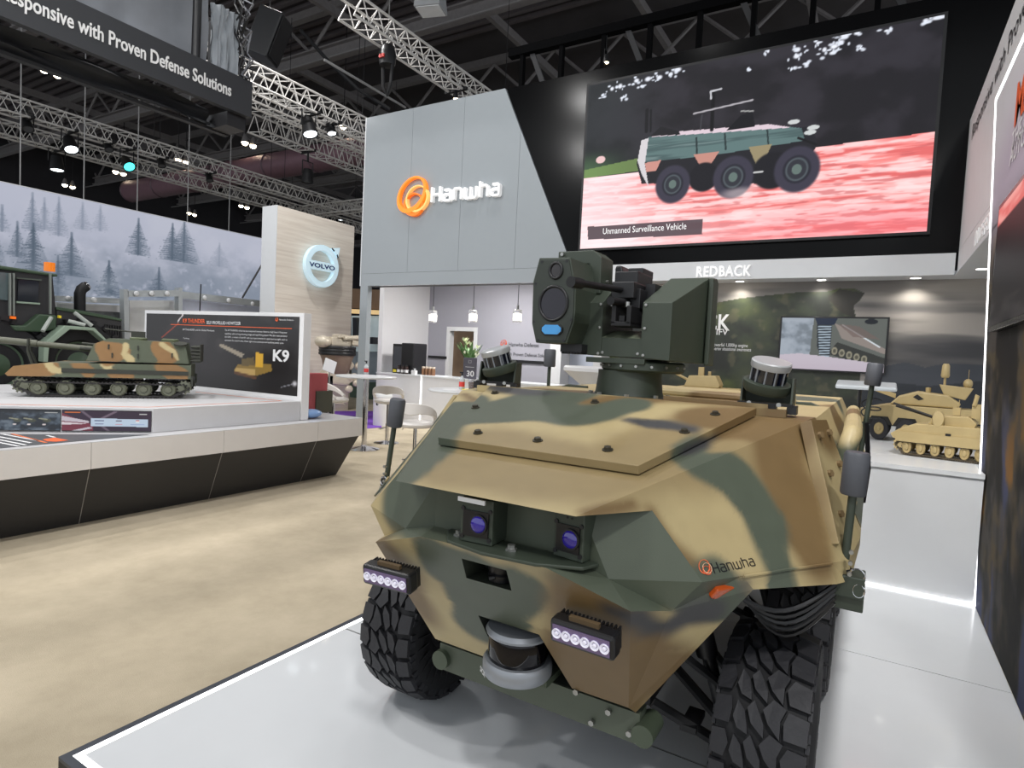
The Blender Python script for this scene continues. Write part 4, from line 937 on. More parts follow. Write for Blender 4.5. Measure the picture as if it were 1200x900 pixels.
for ch, (st_, wd) in zip('REDBACK', glyph_advances('REDBACK')):
    o = text('letter', ch, (0, YF-.002, p1[2]), (1, 0, 0), (0, 0, 1), h, SIGNW, sg2, tot*wd, .03, .02)
    mn = min(v.co.x for v in o.data.vertices)
    for v in o.data.vertices: v.co.x += x+tot*st_-mn

# big video wall
sx0, sz1 = at(690, 100.4, 'y', YF-.04)[0], at(690, 100.4, 'y', YF-.04)[2]; sx1, sz0 = at(1086, 271, 'y', YF-.04)[0], at(1086, 271, 'y', YF-.04)[2]
sc_ = thing('video_wall', 'large bright video wall showing a six-wheeled vehicle on red dirt', 'screen', (0, 0, 0))
MB().bb((sx0-.03, YF-.035, sz0-.03), (sx1+.03, YF+.02, sz1+.03)).build('frame', BLACKM, sc_)
c = Canvas(480, 268, (38, 36, 42)); f0 = painter(c, sx0, sx1, sz0, sz1, 'y', YF-.04)
f = lambda cx, cy: f0(660+cx*.38333, cy*.38333)
n1 = fnoise(c.h, c.w, (6, 8), 21, 5); n2 = fnoise(c.h, c.w, (55, 4), 22, 4); n3 = fnoise(c.h, c.w, (26, 46), 23, 2)
c.blend(smoothstep(.35, .7, n1)*.5, (56, 54, 62)); c.blend(smoothstep(.55, .3, n1)*.5, (24, 24, 28)); c.blend(smoothstep(.35, .0, c.U)*.4, (44, 54, 54))
c.blend(smoothstep(.28, .40, 1-c.V)*smoothstep(.2, .0, c.U)*smoothstep(.62, .5, c.V)*.7, (76, 108, 74))
c.poly([f(*p) for p in [(60, 520), (240, 480), (240, 520), (60, 545)]], (130, 160, 90), .7); c.ell(f(115, 487), (.017, .022), (226, 190, 190))
g_top = [f(30, 548), f(240, 525), f(800, 445), f(1000, 420), f(1140, 400)]
c.poly(g_top+[f(1130, 720), f(30, 780)], (240, 138, 136))
gm = np.abs(c.a-np.array((240, 138, 136))).sum(-1) < 3
c.blend(gm*smoothstep(.42, .62, n2)*.8, (255, 214, 214)); c.blend(gm*smoothstep(.45, .3, n2)*.7, (212, 92, 92)); n4 = fnoise(c.h, c.w, (60, 16), 29, 3); c.blend(gm*smoothstep(.56, .70, n4)*.55, (255, 226, 226)); c.blend(gm*smoothstep(.42, .30, n4)*.6, (196, 96, 98)); c.blend(gm*smoothstep(.42, .05, c.U)*.75, (255, 228, 232)); c.blend(gm*smoothstep(.30, .0, c.V)*smoothstep(.75, .25, c.U)*.6, (255, 235, 238))
c.blend(gm*smoothstep(.20, .05, c.V)*smoothstep(.3, .9, c.U)*.5, (240, 120, 130))
for cx, cy, rx, ry in [(350, 212, 26, 9), (330, 225, 14, 8), (295, 235, 20, 8), (260, 240, 22, 9), (225, 245, 18, 8), (175, 262, 16, 10), (150, 270, 14, 8), (180, 298, 12, 5), (120, 290, 9, 5), (240, 262, 10, 5), (862, 108, 24, 12), (850, 128, 18, 8), (830, 140, 22, 8), (800, 150, 12, 8), (825, 160, 18, 6), (718, 150, 16, 8), (715, 170, 18, 8), (780, 130, 10, 6), (745, 195, 14, 5), (700, 210, 6, 3), (900, 100, 16, 5), (1150, 52, 38, 6), (1110, 60, 14, 4), (990, 92, 12, 4), (628, 155, 7, 6), (572, 212, 5, 4), (910, 145, 5, 4)]:
    u, v = f(cx, cy); c.ell((u, v), (rx*.5/1085, ry*.8/560), (236, 240, 250), .95, .5)
    for k in range(5): c.ell((u+random.uniform(-1.6, 1.6)*rx/1085, v+random.uniform(-1.6, 1.6)*ry/560), (random.uniform(2, 7)/1085, random.uniform(2, 5)/560), (220, 226, 238), .9, .5)
c.poly([f(*p) for p in [(225, 500), (240, 425), (760, 385), (780, 440), (700, 560), (240, 560)]], (34, 34, 40))
c.poly([f(*p) for p in [(250, 500), (262, 418), (460, 396), (630, 380), (730, 390), (740, 428), (480, 470), (250, 495)]], (92, 116, 116))
bm_ = np.abs(c.a-np.array((92, 116, 116))).sum(-1) < 3; c.blend(bm_*smoothstep(.4, .6, n2)*.6, (60, 78, 80)); c.blend(bm_*smoothstep(.6, .75, n2)*.5, (140, 160, 160))
c.poly([f(*p) for p in [(262, 418), (360, 400), (630, 378), (700, 388), (500, 402)]], (214, 196, 206)); c.line(f(408, 420), f(410, 475), .005, (40, 52, 54)); c.line(f(495, 408), f(498, 455), .005, (40, 52, 54)); c.line(f(625, 395), f(628, 438), .004, (40, 52, 54))
c.poly([f(*p) for p in [(250, 497), (300, 488), (285, 520), (255, 525)]], (196, 140, 130)); c.poly([f(*p) for p in [(400, 472), (478, 462), (440, 518), (425, 515)]], (190, 136, 124)); c.poly([f(*p) for p in [(568, 448), (640, 438), (610, 500), (590, 500)]], (146, 134, 104))
c.poly([f(*p) for p in [(228, 490), (240, 428), (262, 420), (250, 500), (262, 570), (240, 530)]], (206, 202, 206))
for cx, cy, r in [(430, 540, 50), (640, 520, 60)]: u, v = f(cx, cy); c.ell((u, v), (r/1085, r*.9/560), (28, 28, 34))
for cx, cy, r in [(335, 562, 60), (520, 540, 64), (715, 516, 66)]:
    u, v = f(cx, cy); c.ell((u, v), (r/1085, r*.98/545), (58, 56, 70)); c.ell((u, v), (r*.62/1085, r*.6/545), (40, 40, 50)); c.ell((u, v), (r*.50/1085, r*.5/545), (78, 86, 92)); c.ell((u, v), (r*.42/1085, r*.42/545), (48, 50, 58)); c.ell((u, v), (r*.22/1085, r*.22/545), (96, 112, 108))
c.line(f(455, 395), f(460, 280), .010, (18, 18, 22)); c.line(f(452, 278), f(484, 270), .005, (190, 190, 196)); c.line(f(452, 278), f(453, 300), .005, (190, 190, 196)); c.line(f(400, 346), f(580, 304), .0045, (170, 166, 172)); c.line(f(420, 395), f(425, 350), .004, (60, 60, 66))
c.poly([f(*p) for p in [(500, 398), (545, 350), (580, 340), (588, 385)]], (22, 22, 28)); c.line(f(545, 338), f(582, 338), .004, (150, 150, 150)); c.line(f(255, 400), f(257, 335), .010, (24, 24, 28)); c.line(f(268, 400), f(269, 335), .006, (24, 24, 28)); c.poly([f(*p) for p in [(270, 412), (300, 385), (355, 400), (360, 410), (270, 415)]], (30, 30, 34))
for cx, cy in ((706, 371), (766, 388), (756, 403)): u, v = f(cx, cy); c.ell((u, v), (.016, .012), (196, 200, 200))
c.line(f(775, 440), f(720, 420), .006, (24, 24, 28)); u, v = f(598, 513); c.line((u-.012, v-.02), (u+.012, v-.02), .004, (210, 210, 210)); u, v = f(540, 590); c.ell((u, v), (.05, .03), (232, 214, 214), .5, .6)
c.poly([f(*p) for p in [(75, 692), (428, 668), (426, 716), (76, 732)]], (82, 70, 76), .92)
c.mesh('picture', (sx0, YF-.0365, sz0), (sx1-sx0, 0, 0), (0, 0, sz1-sz0), vcol_mat('video picture', .5, emit=1.15, spec=.08), sc_)
p1, p2 = at(706, 274.5, 'y', YF-.04), at(803.5, 270, 'y', YF-.04)
text('caption', 'Unmanned Surveillance Vehicle', (p1[0], YF-.038, p1[2]-.0), (1, 0, 0), (0, .0, 1), .085, SIGNW, sc_, p2[0]-p1[0], .001)

# display counter with scale models
ZD = .823
dc = thing('display_counter', 'long white display counter holding sand-coloured scale models', 'counter', (-.4, 6.3, 0))
lk(MB().bb((-2.3, 4.68, .0), (XW-.01, 5.176, ZD-.03)).build('body', WHITE, None), dc); lk(MB().bb((-2.3, 5.176, ZC), (2.3, YM-.005, ZD-.03)).build('body', WHITE, None), dc)
lk(MB().bb((-2.3, 4.67, ZD-.03), (XW-.008, 5.172, ZD)).build('top_board', WHITE, None), dc); lk(MB().bb((-2.3, 5.180, ZD-.03), (2.3, YM-.005, ZD)).build('top_board', WHITE, None), dc)
lk(MB().bb((-2.3, 4.667, .002), (XW-.01, 4.68, .012)).build('led_strip', LEDW, None), dc)

def tracked_model(root, L, W_, H, hullm, trackm, wheelm, nw=6, side=1):
    """small tracked vehicle: x forward, sized by length, width and hull height"""
    r = H*.27
    for s_ in (-1, 1):
        y = s_*(W_/2-W_*.10); tw = W_*.16
        pth = [(-L*.46, .52*H), (-L*.49, .36*H), (-L*.40, .02*H+.0), (L*.38, .0), (L*.48, .34*H), (L*.47, .52*H)]
        b = MB(); P = [(x, z) for x, z in pth]; k = len(P); ins = [(x*.94, H*.26+(z-H*.26)*.80) for x, z in P]
        V_ = [(x, y-tw/2, z) for x, z in P]+[(x, y+tw/2, z) for x, z in P]+[(x, y-tw/2, z) for x, z in ins]+[(x, y+tw/2, z) for x, z in ins]
        F_ = []
        for i in range(k):
            j = (i+1) % k; F_ += [(i, j, k+j, k+i), (2*k+i, 3*k+i, 3*k+j, 2*k+j), (i, 2*k+i, 2*k+j, j), (k+i, k+j, 3*k+j, 3*k+i)]
        b.add(V_, F_)
        for i in range(k):
            a, c_ = Vector((P[i][0], y, P[i][1])), Vector((P[(i+1) % k][0], y, P[(i+1) % k][1])); n_ = max(2, int((c_-a).length/(L*.022))); d = (c_-a).normalized()
            for q in range(n_):
                t = a.lerp(c_, (q+.5)/n_); b.box(t, (L*.011, tw*1.02, L*.010), Matrix.Rotation(-math.atan2(d.z, d.x), 3, 'Y'))
        b.build('track', trackm, root)
        for i in range(nw):
            x = -L*.36+i*(L*.72/(nw-1)); w_ = MB(); w_.lathe([(r, -tw*.40), (r, tw*.40), (r*.86, tw*.52), (r*.80, tw*.40), (r*.45, tw*.36), (r*.40, tw*.56), (0, tw*.58)], (x, y, r+H*.03), (0, s_, 0), 20, False); w_.build('road_wheel', wheelm, root, 40)
        for x, z in ((-L*.455, .40*H), (L*.445, .38*H)):
            w_ = MB(); w_.lathe([(r*.85, -tw*.4), (r*.85, tw*.45), (r*.5, tw*.5), (0, tw*.5)], (x, y, z), (0, s_, 0), 12, False)
            for q in range(11): a = q*2*math.pi/11; w_.box((x+r*.92*math.cos(a), y+s_*tw*.35, z+r*.92*math.sin(a)), (r*.2, tw*.15, r*.2), Matrix.Rotation(-a, 3, 'Y'))
            w_.build('sprocket', wheelm, root, 40)
    return r
# front tracked infantry vehicle
a_, b_ = at(1042, 530, 'z', ZD), at(1147, 546, 'z', ZD)
m1 = thing('tracked_model', 'sand-coloured tracked armoured vehicle model nearest on the counter', 'model', (.47, 5.36, ZD+.008), math.radians(-10)); m1.scale = (.64, .8, 1.1)
DK_T = mat('model track', (70, 60, 44), .7); DKH = mat('model dark', (24, 22, 20), .5)
tracked_model(m1, .92, .38, .17, SANDM, DK_T, SANDM)
b = MB(); b.prism([(-.50, -.18, .13), (-.47, -.18, .10), (.47, -.18, .10), (.47, -.18, .20), (.30, -.18, .215), (-.26, -.18, .21), (-.42, -.18, .165)], (0, .36, 0)); b.build('hull', SANDM, m1, bevel=.004)
b = MB(); b.bb((-.44, -.195, .085), (.46, -.182, .15)); b.build('side_skirt', SANDM, m1); MB().bb((.02, -.198, .15), (.07, -.1955, .165)).build('marking', DKH, m1)
b = MB(); b.prism([(-.16, -.12, .21), (-.10, -.12, .27), (.20, -.12, .28), (.28, -.12, .24), (.26, -.12, .21)], (0, .26, 0)); b.build('turret', SANDM, m1, bevel=.006)
b = MB(); b.lathe([(.0, 0), (.055, 0), (.06, .02), (.05, .045), (0, .05)], (-.06, -.13, .245), (0, -1, .15), 20); b.build('sensor_pod', SANDM, m1, 40)
b = MB(); b.cyl((-.10, -.02, .25), (-.52, -.04, .33), .010, .007, n=10); b.cyl((-.10, .01, .245), (-.50, -.01, .31), .006, n=8); b.build('gun_barrel', DKH, m1, 40)
b = MB(); b.cyl((.10, 0, .28), (.10, 0, .38), .004, n=6); b.bb((.05, -.03, .28), (.12, .03, .33)); b.bb((.22, -.05, .27), (.30, .05, .36)); b.build('roof_gear', SANDM, m1)
b = MB(); b.cyl((.30, .05, .36), (.30, .05, .50), .004, n=6); b.cyl((.24, -.05, .35), (.26, -.05, .42), .02, n=8); b.build('mast', SANDM, m1)
# wheeled air-defence model behind it
p = at(1025, 514, 'z', ZD)
m2 = thing('wheeled_model', 'sand-coloured eight-wheeled armoured model with a radar dome behind the tracked one', 'model', (.40, 6.40, ZD), math.radians(-4)); m2.scale = (.62, .8, .86)
b = MB(); b.prism([(-.86, -.24, .22), (-.80, -.24, .30), (-.45, -.24, .37), (.85, -.24, .37), (.85, -.24, .16), (-.60, -.24, .16), (-.78, -.24, .18)], (0, .48, 0)); b.build('hull', SANDM, m2, bevel=.006)
for i, x in enumerate((-.52, -.20, .25, .57)):
    for s_ in (-1, 1):
        w_ = MB(); w_.lathe([(.05, -.05), (.11, -.05), (.12, -.035), (.12, .035), (.11, .05), (.065, .05), (.06, .04), (0, .045)], (x, s_*.20, .12), (0, s_, 0), 24, False); o = w_.build('wheel', mat('model tyre', (38, 38, 42), .6), m2, 40)
        w_ = MB(); w_.lathe([(.062, .046), (.05, .056), (.02, .052), (.015, .062), (0, .062)], (x, s_*.20, .12), (0, s_, 0), 20, False); w_.build('hub', SANDM, o, 40)
    b = MB(); b.prism([(x-.16, -.243, .16), (x-.10, -.243, .245), (x+.10, -.243, .245), (x+.16, -.243, .16)], (0, .02, 0)); b.build('wheel_arch', DKH, m2)
b = MB(); b.prism([(-.42, -.16, .375), (-.32, -.16, .46), (-.10, -.16, .52), (.25, -.16, .50), (.40, -.16, .42), (.36, -.16, .375)], (0, .32, 0)); b.build('turret', SANDM, m2, bevel=.015)
b = MB(); b.prism([(-.15, -.163, .46), (-.10, -.163, .49), (-.02, -.163, .445), (-.08, -.163, .43)], (0, .01, 0)); b.build('turret_window', DKH, m2)
b = MB(); b.prism([(-.36, -.03, .43), (-.36, -.03, .48), (-.78, -.02, .56), (-.78, -.02, .535)], (0, .05, 0)); b.build('gun_shroud', SANDM, m2, bevel=.004)
b = MB(); b.prism([(.20, -.12, .50), (.14, -.12, .60), (.52, -.12, .58), (.44, -.12, .46)], (0, .24, 0)); b.build('launcher', SANDM, m2, bevel=.006)
b = MB(); b.cyl((.20, .0, .58), (.20, .0, .68), .015, n=8); b.lathe([(.04, 0), (.052, .02), (.045, .12), (.03, .14), (0, .14)], (.20, 0, .67), n=16); b.build('radar_mast', SANDM, m2, 40)
b = MB(); b.ball((.46, .0, .62), (.055, .055, .05)); b.cyl((.46, 0, .66), (.46, 0, .76), .003, n=6); b.build('dome', SANDM, m2, 60); b = MB(); b.lathe([(.03, 0), (.034, .05), (0, .055)], (.02, .0, .51), n=12); b.build('hatch_sight', SANDM, m2, 40)
# third model behind the turret
p = at(818, 455, 'y', 7.2)
m3 = thing('tracked_model', 'sand-coloured tracked vehicle model seen behind the gun turret', 'model', (p[0]+.05, 7.2, ZD+.012), math.radians(4)); m3.scale = (.62, .9, 1.15)
tracked_model(m3, 1.35, .5, .24, SANDM, DK_T, SANDM)
b = MB(); b.prism([(-.72, -.22, .22), (-.68, -.22, .14), (.68, -.22, .14), (.68, -.22, .27), (-.40, -.22, .27)], (0, .44, 0)); b.build('hull', SANDM, m3, bevel=.005)
b = MB(); b.prism([(-.30, -.16, .27), (-.22, -.16, .38), (.26, -.16, .39), (.34, -.16, .30), (.32, -.16, .27)], (0, .32, 0)); b.build('turret', SANDM, m3, bevel=.008)
b = MB(); b.cyl((-.26, 0, .33), (-.62, 0, .42), .014, n=8); b.build('gun_barrel', SANDM, m3, 40); MB().bb((-.08, -.06, .38), (.02, .0, .47)).build('roof_sight', SANDM, m3, bevel=.004); MB().bb((.08, .02, .38), (.13, .08, .43)).build('roof_sight', SANDM, m3, bevel=.004)
# tilted tablet stand on a coiled cable
p = at(1018, 452, 'y', 5.9)
ts = thing('tablet_stand', 'pale tilted tablet on a thin stand with coiled cable by the models', 'tablet', (p[0]-.02, 5.9, ZD))
h = p[2]-ZD
MB().box((0, 0, h), (.44, .28, .035), Matrix.Rotation(math.radians(8), 3, 'X')).build('tablet', mat('tablet pale', (190, 196, 200), .3), ts, bevel=.012)
b = MB(); b.cyl((-.04, .05, 0), (-.04, .05, h), .012, n=8); b.cyl((-.04, .05, 0), (-.04, .05, .012), .07, n=16); b.build('post', BLACKP, ts)
b = MB(); b.tube([(.05+.07*math.cos(t), .0, h-.12-.011*t+.03*math.sin(t)) for t in np.linspace(0, 12.5, 50)], .006, 6); b.build('coiled_cable', BLACKP, ts)
# monitor on the mural
q = [at(x, y, 'y', YM-.06) for x, y in ((915, 370), (1043, 372), (1040, 438), (913, 434))]
mo = thing('wall_monitor', 'flat monitor on the mural showing a tank track close-up', 'monitor', (0, 0, 0))
x0_, x1_, z0_, z1_ = q[0][0], q[1][0], (q[2][2]+q[3][2])/2, (q[0][2]+q[1][2])/2
MB().bb((x0_, YM-.06, z0_), (x1_, YM-.005, z1_)).build('case', BLACKP, mo, bevel=.004)
c = Canvas(150, 84, (150, 160, 172)); n1 = fnoise(84, 150, (5, 8), 31, 4); c.blend(smoothstep(.35, .7, n1)*.5, (196, 204, 216)); c.blend(smoothstep(.5, .3, n1)*.4, (96, 104, 110))
c.poly([(.30, .22), (.32, 1), (1, 1), (1, .10), (.62, .14)], (104, 108, 104)); c.poly([(.52, .92), (1, .45), (1, .35), (.60, .62)], (150, 140, 134)); c.line((.60, .88), (.95, .48), .012, (226, 234, 240)); c.poly([(.48, .32), (.56, .55), (1, .28), (1, .08), (.8, .14)], (60, 62, 60)); c.poly([(.56, .9), (.75, .86), (.95, .62), (.7, .66)], (120, 104, 100), .7)
c.poly([(.35, .95), (.50, .95), (.50, .24), (.42, .22), (.37, .45)], (52, 58, 64)); c.poly([(.33, 1), (.55, 1), (.52, .88), (.36, .88)], (40, 50, 70))
for k in range(12): c.line((.37+.003*k, .84-k*.052), (.49, .85-k*.052), .012, (176, 192, 206))
for k in range(5): c.ell((.54+.07*k, .38-.035*k), (.028, .075), (150, 146, 128)); c.ell((.54+.07*k, .38-.035*k), (.015, .04), (92, 90, 80))
c.poly([(0, 0), (0, .27), (.2, .31), (.5, .26), (1, .16), (1, 0)], (206, 196, 208)); c.blend(smoothstep(.25, 0, c.V)*.3, (190, 176, 190)); c.ell((.86, .95), (.06, .05), (40, 44, 50))
c.mesh('picture', (x0_+.02, YM-.0615, z0_+.02), (x1_-x0_-.04, 0, 0), (0, 0, z1_-z0_-.04), vcol_mat('monitor picture', .4, emit=.85, spec=.1), mo)
# monitor in the printed wall on the right
q0, q1 = at(1172, 388, 'x', XW-.01), at(1176, 247, 'x', XW-.01)
rm = thing('wall_monitor', 'dark monitor with a red dirt picture at the right picture edge', 'monitor', (0, 0, 0))
yy0 = (q0[1]+q1[1])/2; zz0, zz1 = q0[2], q1[2]
MB().bb((XW-.05, yy0-1.95, zz0), (XW-.001, yy0, zz1)).build('case', BLACKG, rm, bevel=.004)
c = Canvas(80, 45, (228, 110, 104)); n1 = fnoise(45, 80, (14, 6), 41, 3); c.blend(smoothstep(.4, .7, n1)*.7, (255, 190, 180)); c.blend((c.V < .86)*1.0, (16, 15, 17)); c.blend((c.V < .2)*smoothstep(.35, .8, n1)*.5, (90, 84, 84))
c.mesh('picture', (XW-.0515, yy0-.03, zz0+.03), (0, -1.89, 0), (0, 0, zz1-zz0-.06), vcol_mat('monitor picture', .4, emit=.85, spec=.1), rm)

# ================================================================ LOUNGE
YBAR = 9.35
def on_bar(px, py): return at(px, py, 'y', YBAR)
zb = float(on_bar(470, 438)[2]); xm = float(on_bar(494.7, 441)[0])
bc = thing('bar_counter', 'white bar counter unit below the coffee machine', 'counter', (xm-.7, YBAR, ZC))
lk(MB().bb((xc+.01, YBAR, ZC), (xm-.03, YBAR+.6, zb-.03)).build('body', WHITEM, None), bc); lk(MB().bb((xc+.01, YBAR-.02, zb-.03), (xm-.02, YBAR+.62, zb)).build('worktop', WHITE, None), bc)
bc2 = thing('bar_counter', 'white bar counter unit below the flower vase with a lit corner', 'counter', (xm+1, YBAR, ZC))
lk(MB().bb((xm, YBAR, ZC), (xm+3.2, YBAR+.6, zb-.03)).build('body', WHITEM, None), bc2); lk(MB().bb((xm, YBAR-.02, zb-.03), (xm+3.2, YBAR+.62, zb)).build('worktop', WHITE, None), bc2)
lk(MB().bb((xm-.02, YBAR-.015, ZC+.05), (xm-.002, YBAR+.0, zb-.01)).build('led_strip', LEDW, None), bc2)
# coffee machine
p = on_bar(454, 433); q = on_bar(481, 402)
cm_ = thing('coffee_machine', 'black coffee machine on the left of the bar counter', 'coffee machine', (p[0], YBAR+.30, zb))
wd, hh = (q[0]-p[0])*1.0, q[2]-zb
MB().bb((wd*.45, -.2, 0), (wd*1.02, .22, hh)).build('body', BLACKP, cm_, bevel=.02); MB().bb((0, -.16, 0), (wd*.5, .2, hh*.96)).build('front_unit', BLACKM, cm_, bevel=.01)
MB().bb((wd*.06, -.166, hh*.16), (wd*.42, -.16, hh*.88)).build('front_panel', mat('panel grey', (64, 66, 72), .4), cm_)
for k in range(2): MB().bb((wd*(.06+.2*k), -.17, .02), (wd*(.20+.2*k), -.16, .075)).build('yellow_label', mat('yellow label', (214, 196, 60), .5), cm_)
for i, px in enumerate((465.5, 470.0, 474.5)):
    p = on_bar(px, 434); cup = thing('coffee_canister', 'dark canister with white label before the coffee machine, '+('leftmost', 'middle', 'rightmost')[i]+' of three', 'canister', (p[0], YBAR+.05, zb), 0, 'canisters beside the coffee machine')
    MB().lathe([(.034, 0), (.036, .02), (.036, .15), (0, .155)], n=14).build('jar', mat('dark jar', (52, 38, 36), .4), cup, 40); MB().lathe([(.037, .03), (.037, .085)], n=14, cap=False).build('label', WHITEM, cup, 40); MB().lathe([(.038, .15), (.038, .175), (0, .18)], n=14).build('lid', BLACKP, cup, 40)
for i, px in enumerate((484.5, 488.5, 492.5, 496.5)):
    p = on_bar(px, 434); cup = thing('spice_jar', 'small brown jar with pale lid on the bar, '+('first', 'second', 'third', 'fourth')[i]+' from the coffee machine', 'jar', (p[0]+.05, YBAR+.25, zb), 0, 'brown jars on the bar')
    MB().lathe([(.036, 0), (.036, .13), (.03, .14), (0, .14)], n=12).build('jar', mat('brown jar', (120, 84, 58), .4), cup, 40); MB().lathe([(.033, .138), (.033, .17), (0, .172)], n=12).build('lid', mat('pale lid', (198, 186, 170), .5), cup, 40)
p = on_bar(484, 436); nb = thing('napkin_box', 'small white napkin box beside the brown jars', 'box', (p[0], YBAR+.03, zb)); MB().bb((-.05, -.03, 0), (.05, .05, .085)).build('box', WHITEM, nb, bevel=.004); MB().box((.01, .01, .10), (.05, .003, .05), Matrix.Rotation(.2, 3, 'X')).build('napkin', WHITE, nb)
# vase with lilies and the price card
p = at(549, 441, 'y', YBAR+.30)
vz = thing('flower_vase', 'dark vase of white lilies with green leaves on the bar', 'vase', (p[0], YBAR+.30, zb))
MB().lathe([(.07, 0), (.075, .05), (.065, .20), (.055, .24), (0, .235)], n=20).build('vase', mat('vase dark', (60, 58, 66), .4), vz, 40)
rnd = random.Random(3); LEAF = mat('lily leaf', (70, 112, 46), .5); LILY = mat('lily petal', (226, 230, 200), .5)
for k in range(30):
    a = rnd.random()*6.28; l = .26+.34*rnd.random(); tip = Vector((math.cos(a)*l*.55, math.sin(a)*l*.45, .24+l*.8)); bs = Vector((0, 0, .22)); sd = Vector((-math.sin(a), math.cos(a), 0))*.045; md = bs.lerp(tip, .5)+Vector((0, 0, .03))
    b = MB(); b.add([bs, md+sd, tip, md-sd, md+Vector((0, 0, .006))], [(0, 1, 4), (1, 2, 4), (2, 3, 4), (3, 0, 4)]); b.build('leaf', LEAF, vz)
for k in range(12):
    a = k*.9; r_ = .05+.13*rnd.random(); z = .40+.30*rnd.random(); c0 = Vector((math.cos(a)*r_, math.sin(a)*r_, z))
    MB().tube([(0, 0, .22), (c0.x*.6, c0.y*.6, z*.7), tuple(c0)], .005, 5).build('stem', LEAF, vz); b = MB()
    for j in range(5): t_ = j*1.256; tip = c0+Vector((math.cos(t_)*.07, math.sin(t_)*.07, .09)); sd = Vector((-math.sin(t_), math.cos(t_), 0))*.03; b.add([c0, c0.lerp(tip, .6)+sd, tip, c0.lerp(tip, .6)-sd], [(0, 1, 2, 3)])
    b.build('flower', LILY, vz)
p = on_bar(548, 444)
pc = thing('price_card', 'dark grey card reading 30 standing before the flower vase', 'sign', (p[0], YBAR+.06, zb))
MB().box((0, 0, .20), (.30, .02, .40)).build('card', mat('card slate', (72, 70, 80), .5), pc, bevel=.002); text('lettering', '30', (-.07, -.012, .05), (1, 0, 0), (0, 0, 1), .11, WHITEM, pc, .17, .002, .02)
b = MB(); b.bb((-.03, -.012, .30), (.03, -.0105, .302)); b.bb((-.03, -.012, .35), (.03, -.0105, .352)); b.bb((-.03, -.012, .30), (-.027, -.0105, .35)); b.bb((.027, -.012, .30), (.03, -.0105, .35)); b.bb((-.10, -.012, .22), (.10, -.0105, .226)); b.build('print_lines', WHITEM, pc)
for i, (px, tone) in enumerate(((516, (210, 216, 226)), (524, (224, 226, 228)))):
    p = on_bar(px, 441); tag(MB().box((p[0], YBAR+.25, zb+.004+.002*i), (.30, .21, .006), Rz(.3*i)).build('leaflet', mat('leaflet '+str(i), tone, .5)), ('pale blue leaflet lying on the bar near the doorway', 'white leaflet lying on the bar beside the price card')[i], 'leaflet')
# sphere ornament and lamp in the store room doorway
# pendants
for i, (px, name) in enumerate(((507, 'leftmost'), (554, 'middle'), (606, 'rightmost'))):
    p = at(px, 378, 'y', 9.1)
    pd = thing('pendant_lamp', 'clear glass pendant lamp hanging in the lounge opening, '+name+' of three', 'lamp', (p[0], 9.1, p[2]), 0, 'glass pendant lamps')
    MB().lathe([(.078, 0), (.080, .01), (.080, .215), (.070, .225), (.0, .225)], n=24, cap=False).build('glass_shade', mat('pendant glass', (232, 234, 236), .08, trans=.85, var=0), pd, 40)
    MB().lathe([(0, .03), (.055, .035), (.06, .08), (.055, .15), (.02, .17), (0, .17)], n=18).build('bulb', mat('pendant bulb', (255, 248, 236), .4, var=0, emit=1.6), pd, 40)
    b = MB(); b.cyl((0, 0, .225), (0, 0, .30), .022, n=12); b.build('socket', STEEL, pd, 40); MB().cyl((0, 0, .30), (0, 0, 3.3-p[2]), .006, n=6).build('cord', BLACKM, pd)
struct(MB().bb((xc, 9.0, 3.30), (-3.3, YB, 3.38)).build('ceiling_lounge', WHITEM), 'white ceiling of the lounge', 'ceiling')
area_light('lounge_lamp', (-6.2, 9.4, 3.25), (-6.6, 9.3, 0), .8, 250, (1, .98, .96), 160)

# bar tables
def bar_table(px, py, zt, label, R=.32):
    p = at(px, py, 'z', zt)
    t = thing('bar_table', label, 'table', (p[0], p[1], ZC), 0, 'round white bar tables'); h = zt-ZC
    MB().lathe([(0, h-.028), (R-.01, h-.028), (R, h-.02), (R, h-.005), (R-.005, h), (0, h)], n=40).build('table_top', WHITE, t, 40)
    MB().lathe([(.038, .02), (.038, h-.03)], n=20, cap=False).build('column', CHROME, t, 40)
    MB().lathe([(0, 0), (.23, 0), (.23, .010), (.15, .03), (.045, .05), (.038, .07), (0, .07)], n=36).build('base', CHROME, t, 40); return t
zt = .99
t1 = bar_table(429.5, 440.5, zt, 'round white bar table with a sanitiser bottle beside the left stand', .44); t2 = bar_table(541, 456.8, .96, 'round white bar table with drinks beside the vehicle hood', .40)
def bottle(px, py, zt_, label, group=None):
    p = at(px, py, 'z', zt_); o = thing('bottle', label, 'bottle', (p[0], p[1], zt_+.001), 0, group)
    MB().lathe([(.034, 0), (.036, .01), (.036, .12), (.014, .145), (.012, .165), (0, .165)], n=18).build('body', mat('clear plastic', (214, 220, 224), .15, trans=.3), o, 40); MB().lathe([(.0365, .03), (.0365, .09)], n=18, cap=False).build('label', mat('red label', (206, 60, 56), .5), o, 40)
    b = MB(); b.cyl((0, 0, .165), (0, 0, .20), .013, n=10); b.bb((-.035, -.008, .195), (.012, .008, .21)); b.build('pump', WHITEM if group else BLACKP, o)
p = t1.location
bottle(429, 438.5, zt, 'sanitiser bottle with red label and dark pump on the bar table'); bottle(541, 456.0, .96, 'water bottle with red label among the drinks')
DR = mat('iced coffee', (92, 50, 34), .25); YEL = mat('yellow paper', (230, 214, 70), .5)
